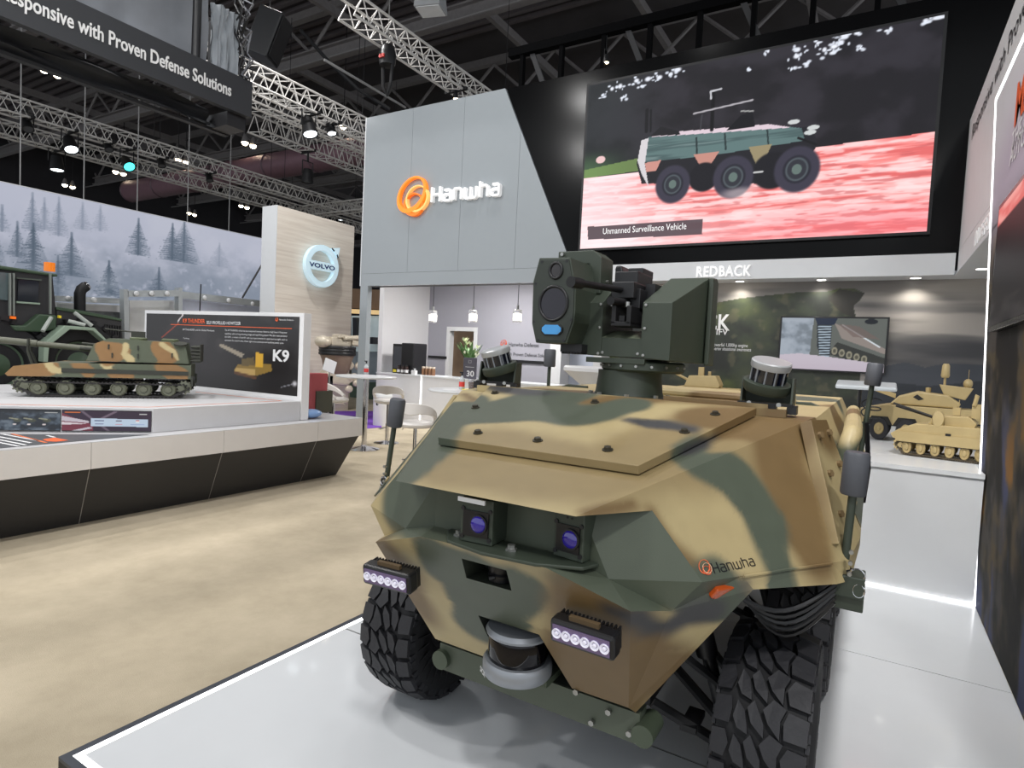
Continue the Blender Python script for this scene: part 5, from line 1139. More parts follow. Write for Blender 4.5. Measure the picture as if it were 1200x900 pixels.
for i, (px, py) in enumerate(((552.5, 457.4), (562, 456.2))):
    q = at(px, py, 'z', .96); cp = thing('drink_cup', ('clear cup of brown iced coffee on a yellow mat', 'second clear cup with a little red drink behind the coffee')[i], 'cup', (q[0], q[1], .962)); MB().lathe([(.030, .002), (.04, .10), (0, .10)], n=18).build('drink', DR if not i else mat('red drink', (190, 92, 70), .3), cp, 40); MB().lathe([(.033, 0), (.047, .13), (.045, .13)], n=18, cap=False).build('cup', mat('cup glass', (236, 236, 236), .06, trans=.9, var=0), cp, 40)
q = at(556, 457, 'z', .96); tag(MB().lathe([(0, 0), (.16, 0), (.16, .004), (0, .004)], (q[0], q[1], .9605), n=28).build('paper_mat', YEL), 'yellow round paper mat under the drink cups', 'mat')
tag(MB().box((at(565, 456.6, 'z', .96)[0]+.02, at(565, 456.6, 'z', .96)[1]+.03, .985), (.10, .07, .045)).build('snack_box', mat('orange box', (226, 176, 50), .5), bevel=.003), 'small yellow and orange snack box at the right of the drinks', 'box')
tag(MB().box((at(530, 457, 'z', .96)[0], at(530, 457, 'z', .96)[1], .9625), (.20, .14, .004), Rz(.5)).build('leaflet', WHITEM), 'white leaflet lying on the bar table with drinks', 'leaflet')
# stools: curved low-back bar chairs
SEATM = mat('white leatherette', (214, 210, 206), .4, var=.02)
def bar_stool(px, py, zs, rz, label):
    p = at(px, py, 'z', zs); o = thing('bar_stool', label, 'stool', (p[0], p[1], ZC), rz, 'white bar stools'); h = zs-ZC
    MB().lathe([(0, h-.06), (.19, h-.06), (.215, h-.045), (.22, h-.02), (.20, h), (0, h+.004)], n=32).build('seat', SEATM, o, 50)
    b = MB(); n = 22; V_ = []
    for i in range(n+1):
        a = math.radians(-115+230*i/n)+math.pi/2; t = abs(i-n/2)/(n/2); zz = h+.02+(1-t**2.2)*.20; rr = .235; th = .03
        for r_, z_ in ((rr-th, zz-.10*(1-t)-.03), (rr-th, zz), (rr+.012, zz+.015), (rr+.012, zz-.10*(1-t)-.03)): V_.append((math.cos(a)*r_, math.sin(a)*r_, z_))
    F_ = [(4*i+j, 4*(i+1)+j, 4*(i+1)+(j+1) % 4, 4*i+(j+1) % 4) for i in range(n) for j in range(4)]+[(3, 2, 1, 0), (4*n, 4*n+1, 4*n+2, 4*n+3)]
    b.add(V_, F_); b.build('backrest', SEATM, o, 60, bevel=.008)
    MB().lathe([(.03, .03), (.03, h*.45), (.022, h*.45), (.022, h-.06)], n=16, cap=False).build('column', CHROME, o, 40); MB().lathe([(0, 0), (.20, 0), (.20, .008), (.12, .022), (.03, .04), (0, .04)], n=32).build('base', CHROME, o, 40)
    b = MB(); b.tube([(.025, 0, h*.36), (.10, -.04, h*.33), (.14, .0, h*.33), (.10, .08, h*.33), (.025, .02, h*.36)], .010, 6); b.build('footrest', CHROME, o, 40)
    b = MB(); b.tube([(.03, -.02, h-.08), (.16, -.10, h-.09), (.19, -.12, h-.12)], .006, 6); b.build('lift_lever', CHROME, o); return o
bar_stool(487, 494, .58, math.radians(205), 'white low-back bar stool nearest the vehicle hood, right of the grey antenna')
bar_stool(455, 468, .60, math.radians(215), 'white low-back bar stool behind the grey antenna')
bar_stool(391, 466, .64, math.radians(120), 'white low-back bar stool beside the red box of the left stand')
p = at(448, 480, 'y', YBAR-.5); bn = thing('waste_bin', 'white swing-lid waste bin before the bar counter', 'bin', (p[0], YBAR-.5, ZC)); MB().lathe([(0, 0), (.17, 0), (.18, .55), (0, .55)], n=24).build('body', WHITEM, bn, 40); MB().lathe([(.185, .55), (.185, .60), (.14, .68), (0, .70)], n=24).build('lid', WHITE, bn, 40); MB().box((.02, -.17, .45), (.03, .03, .09)).build('handle', BLACKP, bn)
# cone table and dark jacket glimpsed beside the turret
p = at(686, 431, 'y', 7.0); ck = thing('cone_table', 'white cone-shaped standing table glimpsed left of the turret', 'table', (p[0]+.12, 7.0, ZC)); h = p[2]+.02-ZC
MB().lathe([(.04, h-.75), (.05, h-.40), (.10, h-.28), (.38, h-.06), (.38, h-.02), (.36, h), (0, h)], n=36, cap=False).build('top', WHITEM, ck, 40); MB().lathe([(0, 0), (.30, 0), (.30, .02), (.06, .06), (.04, h-.75)], n=28, cap=False).build('foot', BLACKP, ck, 40)
p = at(690, 447, 'y', 9.3); jk = thing('chair_with_jacket', 'dark office chair with navy jacket beside the white cone table', 'chair', (p[0]+.05, 9.3, ZC))
b = MB(); b.ball((0, 0, p[2]-ZC-.05), (.16, .10, .26), 14, 10); b.ball((-.10, -.04, p[2]-ZC-.12), (.07, .08, .22), 10, 8); b.build('jacket', mat('navy cloth', (34, 44, 58), .8, var=.2), jk, 60); MB().bb((-.22, -.22, .42), (.22, .20, .48)).build('seat', BLACKP, jk, bevel=.02); MB().bb((-.20, .12, .48), (.20, .16, p[2]-ZC)).build('backrest', BLACKP, jk, bevel=.02)
b = MB(); b.cyl((0, 0, .06), (0, 0, .42), .03, n=10)
for k in range(5): a = k*1.256; b.tube([(0, 0, .08), (math.cos(a)*.28, math.sin(a)*.28, .04)], .018, 6); b.ball((math.cos(a)*.28, math.sin(a)*.28, .025), .025, 8, 6)
b.build('swivel_base', BLACKM, jk)
for dz in (.02, .16): MB().box((.02, -.105, p[2]-ZC-.14+dz), (.10, .006, .02), Matrix.Rotation(.3, 3, 'Y')).build('reflective_stripe', WHITEM, jk)
# ================================================================ LEFT STAND
def hit(px, py, P0, N):
    r = ray(px, py); N = np.array(N, float); return CO+r*(((np.array(P0)-CO) @ N)/(r @ N))
def pxprism(name, ax, v, pts, vec, material, parent, bevel=0):
    b = MB(); b.prism([at(x, y, ax, v) for x, y in pts], vec); return b.build(name, material, parent, bevel=bevel)
ls = thing('exhibition_stand', 'white-topped stand base with a dark inward-leaning plinth on the left', 'stand')
FAS = mat('stand fascia', (206, 202, 198), .4, var=.02); PLN = mat('plinth charcoal', (46, 46, 48), .5, var=.05)
yj = [-3.0, .10, 1.19, 2.27, 3.351, 4.433, 5.08]
MB().bb((-10.2, -3, .40), (-5.02, 5.06, .598)).build('core', WHITEM, ls)
MB().bb((-10.2, -3, .598), (-5.0, 5.08, .602)).build('deck', mat('stand deck', (186, 186, 188), .35, var=.01, coat=.2), ls)
for i in range(6): MB().bb((-5.022, yj[i]+.002, .398), (-5.0, yj[i+1]-.002, .598)).build('fascia_panel', FAS, ls)
for k in range(5): MB().bb((-5.0-1.2*(k+1), 5.06, .398), (-5.004-1.2*k, 5.08, .598)).build('fascia_panel', FAS, ls)
yb = [-3.0, .18, 1.26, 2.345, 3.44, 4.51, 5.03]
for i in range(6):
    a, c_ = yj[i]+.003, yj[i+1]-.003; d, e = yb[i]+.003, yb[i+1]-.003
    b = MB(); b.add([(-5.02, a, .398), (-5.02, c_-(.03 if i == 5 else 0), .398), (-5.345, e, ZC), (-5.345, d, ZC), (-5.10, a, .398), (-5.10, c_-.03, .398), (-5.42, e-.02, ZC), (-5.42, d, ZC)], [(0, 3, 2, 1), (4, 5, 6, 7), (0, 1, 5, 4), (2, 3, 7, 6), (0, 4, 7, 3), (1, 2, 6, 5)]); b.build('plinth_panel', PLN, ls)
for i in range(1, 6): b = MB(); b.tube([(-5.021, yj[i], .397), (-5.346, yb[i], ZC+.002)], .0035, 4); b.build('joint_bead', mat('joint light', (150, 148, 146), .5), ls)
b = MB(); b.add([(-5.02, 5.05, .398), (-10.2, 5.05, .398), (-10.2, 5.02, ZC), (-5.345, 5.02, ZC)], [(0, 1, 2, 3)]); b.build('plinth_end', PLN, ls)
# raised tier
tier = thing('display_tier', 'white raised tier with orange lines under the camouflaged howitzer model', 'platform')
tp = [(-5.2, 2.83), (-5.19, 4.35), (-8.2, 4.13), (-8.2, -.45)]
MB().prism([(x, y, .603) for x, y in tp], (0, 0, .205)).build('body', mat('tier white', (192, 192, 194), .5, var=.02), tier, bevel=.003)
OL = mat('orange line', (216, 110, 62), .5)
def strip(p, q, wd=.012, z=.809):
    p, q = Vector((*p, z)), Vector((*q, z)); n_ = (q-p).cross(Vector((0, 0, 1))).normalized()*wd/2; b = MB(); b.prism([p-n_, q-n_, q+n_, p+n_], (0, 0, .0015)); b.build('orange_line', OL, tier)
strip((-5.32, 2.84), (-7.9, .02)); strip((-5.32, 2.84), (-5.30, 4.20)); strip((-5.30, 4.20), (-6.6, 4.06))
# screens set into the slanted face
d_ = np.array([-.73, -.80, 0]); d_ /= np.linalg.norm(d_); P0 = np.array([-5.2, 2.83, 0]); n_ = np.array([-d_[1], d_[0], 0]); n_ = n_ if n_[0] > 0 else -n_
for i, (s0, s1) in enumerate(((.012, .655), (.665, 1.31))):
    g = thing('tier_screen', ('long screen with a red and white flag picture below the howitzer model', 'long screen showing small howitzers at the left picture edge')[i], 'screen')
    a, c_ = P0+d_*s1+n_*.002, P0+d_*s0+n_*.002; hh = .175
    b = MB(); b.prism([(a[0], a[1], .612), (c_[0], c_[1], .612), (c_[0], c_[1], .612+hh), (a[0], a[1], .612+hh)], n_*.012); b.build('case', BLACKP, g)
    cv = Canvas(150, 42, (50, 34, 56) if i == 0 else (60, 72, 86)); n1 = fnoise(42, 150, (4, 12), 50+i, 4)
    if i == 0:
        cv.poly([(0, .9), (.35, .3), (.35, .0), (0, .0)], (122, 52, 70)); cv.poly([(0, .75), (.3, .5), (.3, .4), (0, .5)], (206, 196, 206)); cv.poly([(0, .45), (.22, .38), (.3, .36), (0, .3)], (226, 214, 220)); cv.poly([(.1, 0), (.3, .2), (.34, .14), (.2, 0)], (206, 200, 210)); cv.line((.22, 1), (.52, 0), .05, (110, 96, 112)); cv.line((.6, 1), (.38, .5), .05, (120, 104, 120)); cv.poly([(.32, .25), (.32, .64), (.97, .62), (.97, .22)], (196, 214, 234)); cv.poly([(.36, .50), (.36, .56), (.47, .54), (.47, .50)], (70, 80, 120)); cv.poly([(.6, .50), (.6, .54), (.67, .54), (.67, .50)], (90, 60, 80)); cv.poly([(.83, .52), (.83, .57), (.87, .57), (.87, .52)], (200, 60, 70)); cv.poly([(.83, .46), (.83, .52), (.87, .52), (.87, .46)], (250, 250, 250)); cv.line((.37, .36), (.46, .36), .015, (110, 110, 150)); cv.line((.60, .34), (.67, .34), .015, (214, 110, 130)); cv.line((.77, .34), (.92, .35), .015, (130, 150, 206)); cv.line((.04, .93), (.2, .93), .02, (226, 120, 50)); cv.line((.87, .88), (.95, .88), .015, (220, 220, 220))
    else:
        cv.blend(smoothstep(.4, .7, n1)*.7, (124, 136, 148)); cv.blend(smoothstep(.5, .3, n1)*.7, (26, 32, 40)); cv.blend(smoothstep(.75, 1, cv.V)*.8, (24, 28, 34))
        for u in (.30, .55, .70, .86): cv.ell((u, .5), (.045, .09), (74, 78, 66)); cv.line((u, .55), (u-.08, .6), .03, (150, 150, 130)); cv.ell((u-.03, .3), (.02, .04), (220, 210, 210))
        cv.line((.84, .9), (.97, .9), .015, (220, 220, 220))
    cv.mesh('picture', np.array([a[0], a[1], .618])+n_*.0135, c_-a, (0, 0, hh-.012), vcol_mat('tier picture', .3, emit=.8), g)
# floor graphic in front of the tier
fg = [at(x, y, 'z', .603) for x, y in ((-40, 509), (174, 509.5), (-40, 529))]
gr = thing('floor_graphic', 'dark floor graphic with white text lines on the left stand deck', 'graphic')
MB().prism(fg, (0, 0, .002)).build('sheet', mat('graphic grey', (70, 72, 76), .5), gr)
for i, (a, c_, m_) in enumerate([((-10, 510), (36, 519), WHITEM), ((-12, 513), (30, 521.5), WHITEM), ((-14, 516), (22, 523), WHITEM), ((2, 508.6), (45, 516.5), WHITEM), ((14, 508.4), (54, 518.8), OL), ((55, 510.3), (64, 512.5), WHITEM)]):
    p, q = Vector(at(*a, 'z', .606)), Vector(at(*c_, 'z', .606)); s_ = (q-p).cross(Vector((0, 0, 1))).normalized()*.010; MB().prism([p-s_, q-s_, q+s_, p+s_], (0, 0, .001)).build('text_line', m_, gr)
pts = [at(x, y, 'z', .606) for x, y in ((50, 515), (64, 513), (80, 516), (66, 517.5), (55, 517))]; MB().prism(pts, (0, 0, .001)).build('orange_mark', mat('graphic orange', (226, 92, 40), .5), gr)
# information board
bd = thing('information_board', 'black information board with orange heading behind the howitzer model', 'sign')
BY = lambda t: (-5.19-t*math.cos(math.radians(4)), 4.36-t*math.sin(math.radians(4)))
def bpt(t, z, o=0): x, y = BY(t); return Vector((x+o*math.sin(math.radians(4)), y-o*math.cos(math.radians(4)), z))
Lb = 2.72
MB().prism([bpt(0, .605), bpt(Lb, .605), bpt(Lb, 1.74), bpt(0, 1.74)], (0, .10, 0)).build('board', WHITEM, bd, bevel=.003)
rx = Vector((math.cos(math.radians(4)), math.sin(math.radians(4)), 0)); up = Vector((0, 0, 1))
cv = Canvas(200, 62, (30, 27, 28)); n1 = fnoise(62, 200, (4, 10), 60, 4); cv.blend(smoothstep(.5, .2, np.hypot((cv.U-.45)*2, cv.V-.5))*.6, (46, 42, 44)); cv.blend(smoothstep(.45, .7, n1)*smoothstep(.2, .5, cv.V)*.35, (70, 66, 66)); cv.blend(smoothstep(.3, 0, cv.V)*.5, (18, 16, 16))
g2 = lambda px, py: tuple((np.array(hit(px, py, bpt(0, 0), (math.sin(math.radians(4)), -math.cos(math.radians(4)), 0)))-np.array(bpt(Lb-.04, .855))) @ np.array([[rx.x, 0], [rx.y, 0], [0, 1]])/np.array([Lb-.10, .845]))
for pts, rgb in [([(275, 432), (280, 426), (318, 426), (320, 434), (300, 440), (276, 438)], (134, 108, 50)), ([(300, 412), (309, 414), (309, 430), (300, 430)], (206, 160, 50)), ([(284, 420), (298, 418), (300, 428), (284, 428)], (96, 80, 46)), ([(276, 431), (300, 432), (300, 440), (276, 437)], (180, 150, 90))]: cv.poly([g2(*p) for p in pts], rgb)
for a, c_, wd in [((259, 404), (284, 417), .02), ((262, 404), (286, 415), .012), ((276, 436), (300, 442), .02)]: cv.line(g2(*a), g2(*c_), wd, (150, 140, 124) if a[1] < 430 else (92, 60, 34))
cv.ell(g2(346, 449), (.012, .03), (230, 230, 236), .8, .8); cv.line(g2(330, 453), g2(346, 449), .006, (120, 120, 126)); cv.line(g2(210, 378), g2(190, 395), .008, (150, 60, 40)); cv.line(g2(216, 367), g2(209, 376), .01, (210, 200, 200))
cv.mesh('print', bpt(Lb-.04, .855, .002), rx*(Lb-.10), up*.845, vcol_mat('board print', .35), bd)
bn = (math.sin(math.radians(4)), -math.cos(math.radians(4)), 0); ORT = mat('heading orange', (226, 96, 48), .5)
def btext(s, px, py, pxr, cap, m_, bold=0):
    p, q = [np.array(hit(a, py, bpt(0, 0, .006), bn)) for a in (px, pxr)]
    return text('lettering', s, p, rx, up, cap, m_, bd, np.linalg.norm(q-p), .001, bold)
btext('K9 THUNDER', 214, 378, 240, .050, ORT, .02); btext('SELF-PROPELLED HOWITZER', 242, 379.5, 282, .036, WHITEM, .01); btext('K9 THUNDER and Its Global Partners', 214, 387, 251, .022, WHITEM)
for k, s in enumerate(('The K9 THUNDER, which has been exported overseas, features a high level of firepower', 'capability with its long shooting range and rapid firing speed. We also mass-produce', 'the K9A1, a version of the K9, with top improvements for operations at night, such as', 'automatic fire control units, driver night vision periscope and auxiliary power units.')):
    btext(s, 263.5, 387.8+k*3.9, 336.5-(4 if k == 3 else 0), .020, WHITEM)
btext('K9', 319, 422.5, 338, .125, WHITEM, .03); btext('Hanwha Defense', 327, 375.5, 344, .018, WHITEM)
p = hit(324.5, 374.3, bpt(0, 0, .006), bn); emblem(bd, [ORT, OR1, ORT], p, rx, up, .02, .002)
p, q = [np.array(hit(a, b_, bpt(0, 0, .005), bn)) for a, b_ in ((200, 380.5), (342, 385.5))]; MB().prism([Vector(p), Vector(q), Vector(q)+up*.007, Vector(p)+up*.007], (0, .001, 0)).build('orange_rule', ORT, bd)
btext('Turkey', 214.5, 397, 222, .016, WHITEM)

# howitzer model
HC = mat('howitzer green', (84, 92, 66), .5); HT = mat('howitzer brown', (150, 104, 54), .5); HB = mat('howitzer sand', (190, 172, 116), .5); HK = mat('howitzer dark', (46, 48, 40), .6)
BL_KEEP = list(BLOBS); BLOBS.clear()
hw = thing('howitzer_model', 'camouflaged tracked howitzer model with a long gun on the white tier', 'model', (-6.50, 3.12, .818), math.radians(235))
tracked_model(hw, 1.46, .60, .26, HC, mat('model track black', (34, 32, 32), .7), mat('road wheel olive', (96, 98, 82), .5))
G_, T_, S_, K_ = [np.array(lin(c_)[:3]) for c_ in ((84, 91, 74), (140, 106, 66), (188, 172, 128), (56, 60, 50))]
def hblob(cn, pts, r): BLOBS.append((cn, [np.array(p, float) for p in pts], r if isinstance(r, list) else [r]*len(pts), .006, True))
for s_ in (-1, 1):
    y = .30*s_
    hblob(T_, [(.70, y, .25), (.45, y, .28)], .09); hblob(S_, [(.44, y, .30), (.40, y, .25), (.36, y, .24)], .025); hblob(T_, [(.20, y, .30), (.14, y, .24)], .07); hblob(S_, [(.02, y, .34), (-.02, y, .30)], .03); hblob(T_, [(-.08, y, .22), (-.18, y, .20)], .05); hblob(T_, [(-.50, y, .30), (-.60, y, .24)], .09)
    hblob(T_, [(.02, y*.9, .46), (-.12, y*.9, .44), (-.02, y*.9, .38)], .075); hblob(S_, [(-.16, y*.9, .50), (-.14, y*.9, .42), (-.20, y*.9, .36)], .03); hblob(T_, [(-.46, y*.9, .50), (-.52, y*.9, .40)], .09); hblob(S_, [(-.46, y*.9, .53), (-.56, y*.9, .46), (-.60, y*.9, .38)], .020)
def hsolid(b, name, parent, bevel=0): return camo_poly_base(b, name, parent, G_, bevel)
def camo_poly_base(b, name, parent, base, bevel):
    bm = bmesh.new()
    for f_ in b.f: bm.faces.new([bm.verts.new(b.v[i]) for i in f_])
    bmesh.ops.remove_doubles(bm, verts=bm.verts, dist=.0005); bmesh.ops.recalc_face_normals(bm, faces=bm.faces); bmesh.ops.triangulate(bm, faces=bm.faces)
    for _ in range(9):
        es = [e for e in bm.edges if e.calc_length() > .02]
        if not es: break
        bmesh.ops.subdivide_edges(bm, edges=es, cuts=1); bmesh.ops.triangulate(bm, faces=[f_ for f_ in bm.faces if len(f_.verts) > 3])
    me = bpy.data.meshes.new(name); bm.to_mesh(me); bm.free(); co = np.empty(len(me.vertices)*3); me.vertices.foreach_get('co', co)
    return camo_paint(me, name, parent, camo(co.reshape(-1, 3), base))
b = MB(); b.prism([(.76, -.30, .20), (.70, -.30, .27), (.45, -.30, .31), (-.72, -.30, .33), (-.72, -.30, .19), (.74, -.30, .18)], (0, .60, 0)); hsolid(b, 'hull', hw)
b = MB(); b.prism([(.16, -.27, .34), (.10, -.27, .50), (-.02, -.27, .56), (-.66, -.27, .545), (-.70, -.27, .34)], (0, .54, 0)); hsolid(b, 'turret', hw)
b = MB()
for s_ in (-1, 1): b.bb((-.70, s_*.305-.004, .225), (.34, s_*.305+.004, .265))
b.bb((-.2, -.304, .305), (.2, -.30, .308)); b.build('side_rail', HK, hw)
b = MB(); b.cyl((.10, 0, .44), (1.25, 0, .52), .030, .022, n=16); b.cyl((.60, 0, .475), (.95, 0, .50), .034, .030, n=16); b.cyl((1.18, 0, .515), (1.36, 0, .527), .036, n=14); b.build('gun_barrel', mat('gun olive', (88, 90, 76), .5), hw, 40)
b = MB(); b.cyl((.08, .10, .44), (.24, .10, .45), .018, n=10); b.cyl((.08, .13, .49), (.22, .13, .50), .012, n=10); b.build('recoil_tubes', HK, hw, 40)
b = MB()
for s_ in (-.05, .05): b.tube([(.62, s_*1.4, .28), (.66, s_, .40), (.66, s_*.6, .52)], .012, 6)
b.tube([(.66, -.06, .46), (.66, .06, .46)], .010, 6); b.build('travel_lock', HK, hw)
for x, y, r_ in ((-.22, -.12, .07), (-.24, .14, .07), (-.50, -.05, .08)): MB().lathe([(r_, 0), (r_, .02), (r_*.8, .03), (0, .03)], (x, y, .552), n=20).build('roof_hatch', HC, hw, 40)
b = MB(); b.bb((-.30, .10, .58), (-.18, .13, .64)); b.cyl((-.22, .115, .63), (.04, .115, .65), .007, n=6); b.cyl((-.25, .115, .56), (-.25, .115, .60), .012, n=6); b.build('machine_gun', HK, hw)
b = MB(); b.lathe([(.06, 0), (.06, .015), (0, .02)], (-.62, .26, .53), (0, .3, 1), 18); b.build('sight_drum', HK, hw, 40)
for k, (x, z) in enumerate(((-.05, .40), (-.02, .48), (-.26, .40), (-.26, .48), (-.55, .42))): MB().box((x, .275, z), (.012, .014, .045)).build('hinge', HK, hw)
b = MB()
for k in range(5): b.cyl((-.71, -.2, .37+k*.035), (-.80, -.2, .37+k*.035), .014, n=8); b.cyl((-.71, .2, .37+k*.035), (-.80, .2, .37+k*.035), .014, n=8)
b.bb((-.80, -.24, .36), (-.79, .24, .54)); b.build('bustle_rack', HK, hw)
for s_ in (-1, 1): MB().bb((-.74, s_*.28-.03, .12), (-.72, s_*.28+.03, .22)).build('mud_flap', HK, hw)
BLOBS[:] = BL_KEEP
tag(MB().bb((-6.9, 1.55, .8095), (-6.55, 1.95, .845)).build('tan_plate', mat('tan plate', (178, 150, 96), .6), bevel=.004), 'small tan model base at the left picture edge on the tier', 'model')
# red box and blue bag on the deck behind the board
p = at(360.5, 484, 'z', .602); tag(MB().bb((p[0]-.11, p[1], .603), (p[0]+.045, p[1]+.25, .603+.47)).build('cardboard_box', mat('dusty red card', (168, 78, 82), .6), bevel=.004), 'dusty red upright box behind the information board', 'box')
p = at(366.5, 484.0, 'z', .602); tag(MB().bb((p[0]+.0, p[1]+.02, .603), (p[0]+.03, p[1]+.27, .603+.26)).build('folder', mat('dark olive card', (70, 70, 58), .6)), 'dark folder leaning beside the red box', 'folder')
p = at(362, 490, 'z', .602); b = MB(); b.ball((p[0]+.02, p[1], .655), (.11, .14, .051), 12, 6); bag = b.build('snack_bag', mat('blue foil bag', (120, 152, 196), .3, bump=1, bscale=18), None, 60, loc=(p[0], p[1], .603)); tag(bag, 'crumpled blue and white bag on the stand deck', 'bag')

# ================================================================ NEIGHBOUR STAND: sign wall, machinery, forest screen
XV = -10.6
wood = brick_like_mat('pale wood boards', (220, 209, 195), (236, 227, 214), .5, 1.2, 22)
v0, v1, vz = float(at(325.5, 240, 'x', XV)[1]), float(at(415.5, 265, 'x', XV)[1]), float(at(360, 250, 'x', XV)[2])
wv = struct(MB().bb((XV-.45, v0, ZC), (XV, v1, vz)).build('wall_sign', wood), 'pale wood-look sign wall with a round logo', 'wall')
MB().bb((XV-.46, v0-.012, ZC), (XV+.002, v0, vz+.004)).build('end_panel', WHITE, wv)
p = at(376, 312, 'x', XV+.08); zc_, yc_ = p[2], p[1]
rs = thing('round_sign', 'round white ring logo with an arrow and a blue name band', 'sign')
R_ = abs(at(376, 288, 'x', XV+.1)[2]-at(376, 337, 'x', XV+.1)[2])/2*1.0
SB = mat('sign pale blue', (206, 232, 244), .35, var=0, emit=.35)
b = MB(); ribbon(b, [(math.cos(t)*R_*.88, math.sin(t)*R_*.88) for t in np.linspace(0, 2*math.pi, 48, endpoint=False)], R_*.26, .10, (XV+.04, yc_, zc_), (0, 1, 0), (0, 0, 1), closed=True); b.build('ring', SB, rs, 50)
MB().bb((XV+.045, yc_-R_*.86, zc_-R_*.20), (XV+.135, yc_+R_*.86, zc_+R_*.20)).build('name_band', SB, rs)
b = MB(); b.prism([(XV+.05, yc_+R_*y, zc_+R_*z) for y, z in ((.55, .95), (1.06, 1.06), (.95, .55), (.86, .68), (.70, .84))], (.09, 0, 0)); b.build('arrow', SB, rs); MB().prism([(XV+.142, yc_+R_*y, zc_+R_*z) for y, z in ((.50, .93), (.56, .98), (.72, .86), (.66, .80))], (.002, 0, 0)).build('arrow_gap', BLACKP, rs); MB().prism([(XV+.142, yc_+R_*y, zc_+R_*z) for y, z in ((.93, .50), (.98, .56), (.90, .72), (.84, .66))], (.002, 0, 0)).build('arrow_gap', BLACKP, rs)
text('lettering', 'VOLVO', (XV+.137, yc_-R_*.80, zc_-R_*.105), (0, 1, 0), (0, 0, 1), R_*.21, mat('sign navy', (34, 54, 110), .5), rs, R_*1.6, .004, .03)
# marine engine on show
p = at(395, 470, 'x', XV+1.2); ex, ey = p[0], p[1]
eng = thing('marine_engine', 'cream marine engine with black ring collar standing before the sign wall', 'engine', (ex, ey, ZC))
Q = lambda px, py: at(px, py, 'x', ex)
CRM = mat('cream casting', (196, 186, 168), .4, metal=.2); BRN = mat('taupe casting', (126, 108, 94), .45, metal=.2); zz = lambda py: float(Q(395, py)[2]-ZC); yy = lambda px: float(Q(px, 420)[1]-ey)
b = MB(); b.ball((0, yy(378), zz(401)), (.18, (yy(395)-yy(378))*.42, .12), 16, 10); b.build('cowl', CRM, eng, 60)
b = MB(); b.bb((-.12, yy(382), zz(405)), (.16, yy(414), zz(395))); b.bb((0, yy(388), zz(396)), (.2, yy(398), zz(391.5))); b.bb((.05, yy(404), zz(404)), (.22, yy(418), zz(398))); b.cyl((.2, yy(394), zz(396)), (.2, yy(414), zz(394)), .05, n=10); b.build('manifold', CRM, eng, bevel=.03)
for py in (407.5, 411, 414.5): MB().lathe([(.30, -.035), (.36, -.03), (.37, 0), (.36, .03), (.30, .035)], (0, yy(395), zz(py)), n=28).build('rubber_ring', BLACKP, eng, 50)
b = MB(); b.lathe([(.34, zz(416)), (.30, zz(422)), (.26, zz(432)), (.20, zz(438)), (0, zz(439))], (0, yy(395), 0), n=28); b.build('housing', BRN, eng, 50)
b = MB(); b.prism([(-.12, yy(376), zz(440)), (-.12, yy(384), zz(428)), (-.12, yy(402), zz(436)), (-.12, yy(412), zz(446)), (-.12, yy(404), zz(452)), (-.12, yy(384), zz(450))], (.24, 0, 0)); b.build('drive_leg', CRM, eng, bevel=.05)
for s_ in range(3): a = s_*2.09+.5; b = MB(); b.ball((.06, yy(413)+.16*math.cos(a), zz(433)+.16*math.sin(a)), (.04, .13, .09), 10, 6); b.build('propeller_blade', CRM, eng, 60)
for s_ in range(3): a = s_*2.09; b = MB(); b.ball((.10, yy(409)+.14*math.cos(a), zz(449)+.14*math.sin(a)), (.04, .11, .08), 10, 6); b.build('propeller_blade', CRM, eng, 60)
MB().bb((-.12, yy(378), 0), (.12, yy(386), zz(440))).build('stand_post', BLACKM, eng); MB().bb((-.3, yy(374), 0), (.25, yy(396), .10)).build('plinth', WHITEM, eng); MB().box((.35, yy(372), zz(428)), (.03, .28, .24), Matrix.Rotation(-.3, 3, 'X')).build('info_plate', WHITE, eng); MB().cyl((.35, yy(372), 0), (.35, yy(372), zz(430)), .015, n=6).build('plate_post', STEEL, eng)
# wheel loader
XL = -11.2
wl = thing('wheel_loader', 'dark green military wheel loader with cab and exhaust pipe at the left', 'loader', (XL, 4.2, ZC))
def LP(name, pts, vec, m_, bevel=0, dx=0): o = pxprism(name, 'x', XL+dx, pts, vec, m_, None, bevel); return lk(o, wl)
CAB = mat('loader cab', (50, 50, 52), .5); LGR = mat('loader green', (62, 82, 62), .4); LGL = mat('loader pale green', (150, 168, 150), .35)
LP('cab_body', [(-30, 312), (62, 322), (66, 361), (66, 392), (62, 406), (-30, 404)], (-1.6, 0, 0), CAB, .02)
LP('cab_roof', [(-32, 306), (68, 321.2), (68, 324.5), (-32, 311)], (-1.7, 0, 0), LGR, .02, .05)
LP('side_window', [(21.5, 327), (45.5, 329.5), (44.5, 354.5), (20.5, 352.5)], (-.06, 0, 0), mat('loader glass', (26, 32, 42), .08, coat=.5), 0, .03); LP('window_frame', [(19.5, 353), (47, 355), (47, 357), (19.5, 355)], (-.05, 0, 0), LGL, 0, .04); LP('window_frame', [(19.5, 325), (49, 327.5), (49, 329), (19.5, 326.5)], (-.05, 0, 0), mat('frame green', (84, 92, 84), .5), 0, .04)
LP('front_window', [(-10, 318), (10, 320), (9, 352), (-10, 350)], (-.06, 0, 0), mat('loader glass pale', (96, 110, 112), .1), 0, .03)
for px in (12.3, 59.6, 16.5): LP('grab_rail', [(px-.8, 320), (px+.8, 320), (px+.9, 370 if px < 50 else 368), (px-.7, 370 if px < 50 else 368)], (-.05, 0, 0), mat('rail grey', (140, 146, 140), .5), 0, .10)
p = at(58, 318, 'x', XL-.3); lk(MB().cyl((XL-.3, p[1], p[2]), (XL-.3, p[1], p[2]+.14), .075, n=14).build('beacon', mat('amber beacon', (226, 120, 20), .25, emit=.5), None, 40), wl)
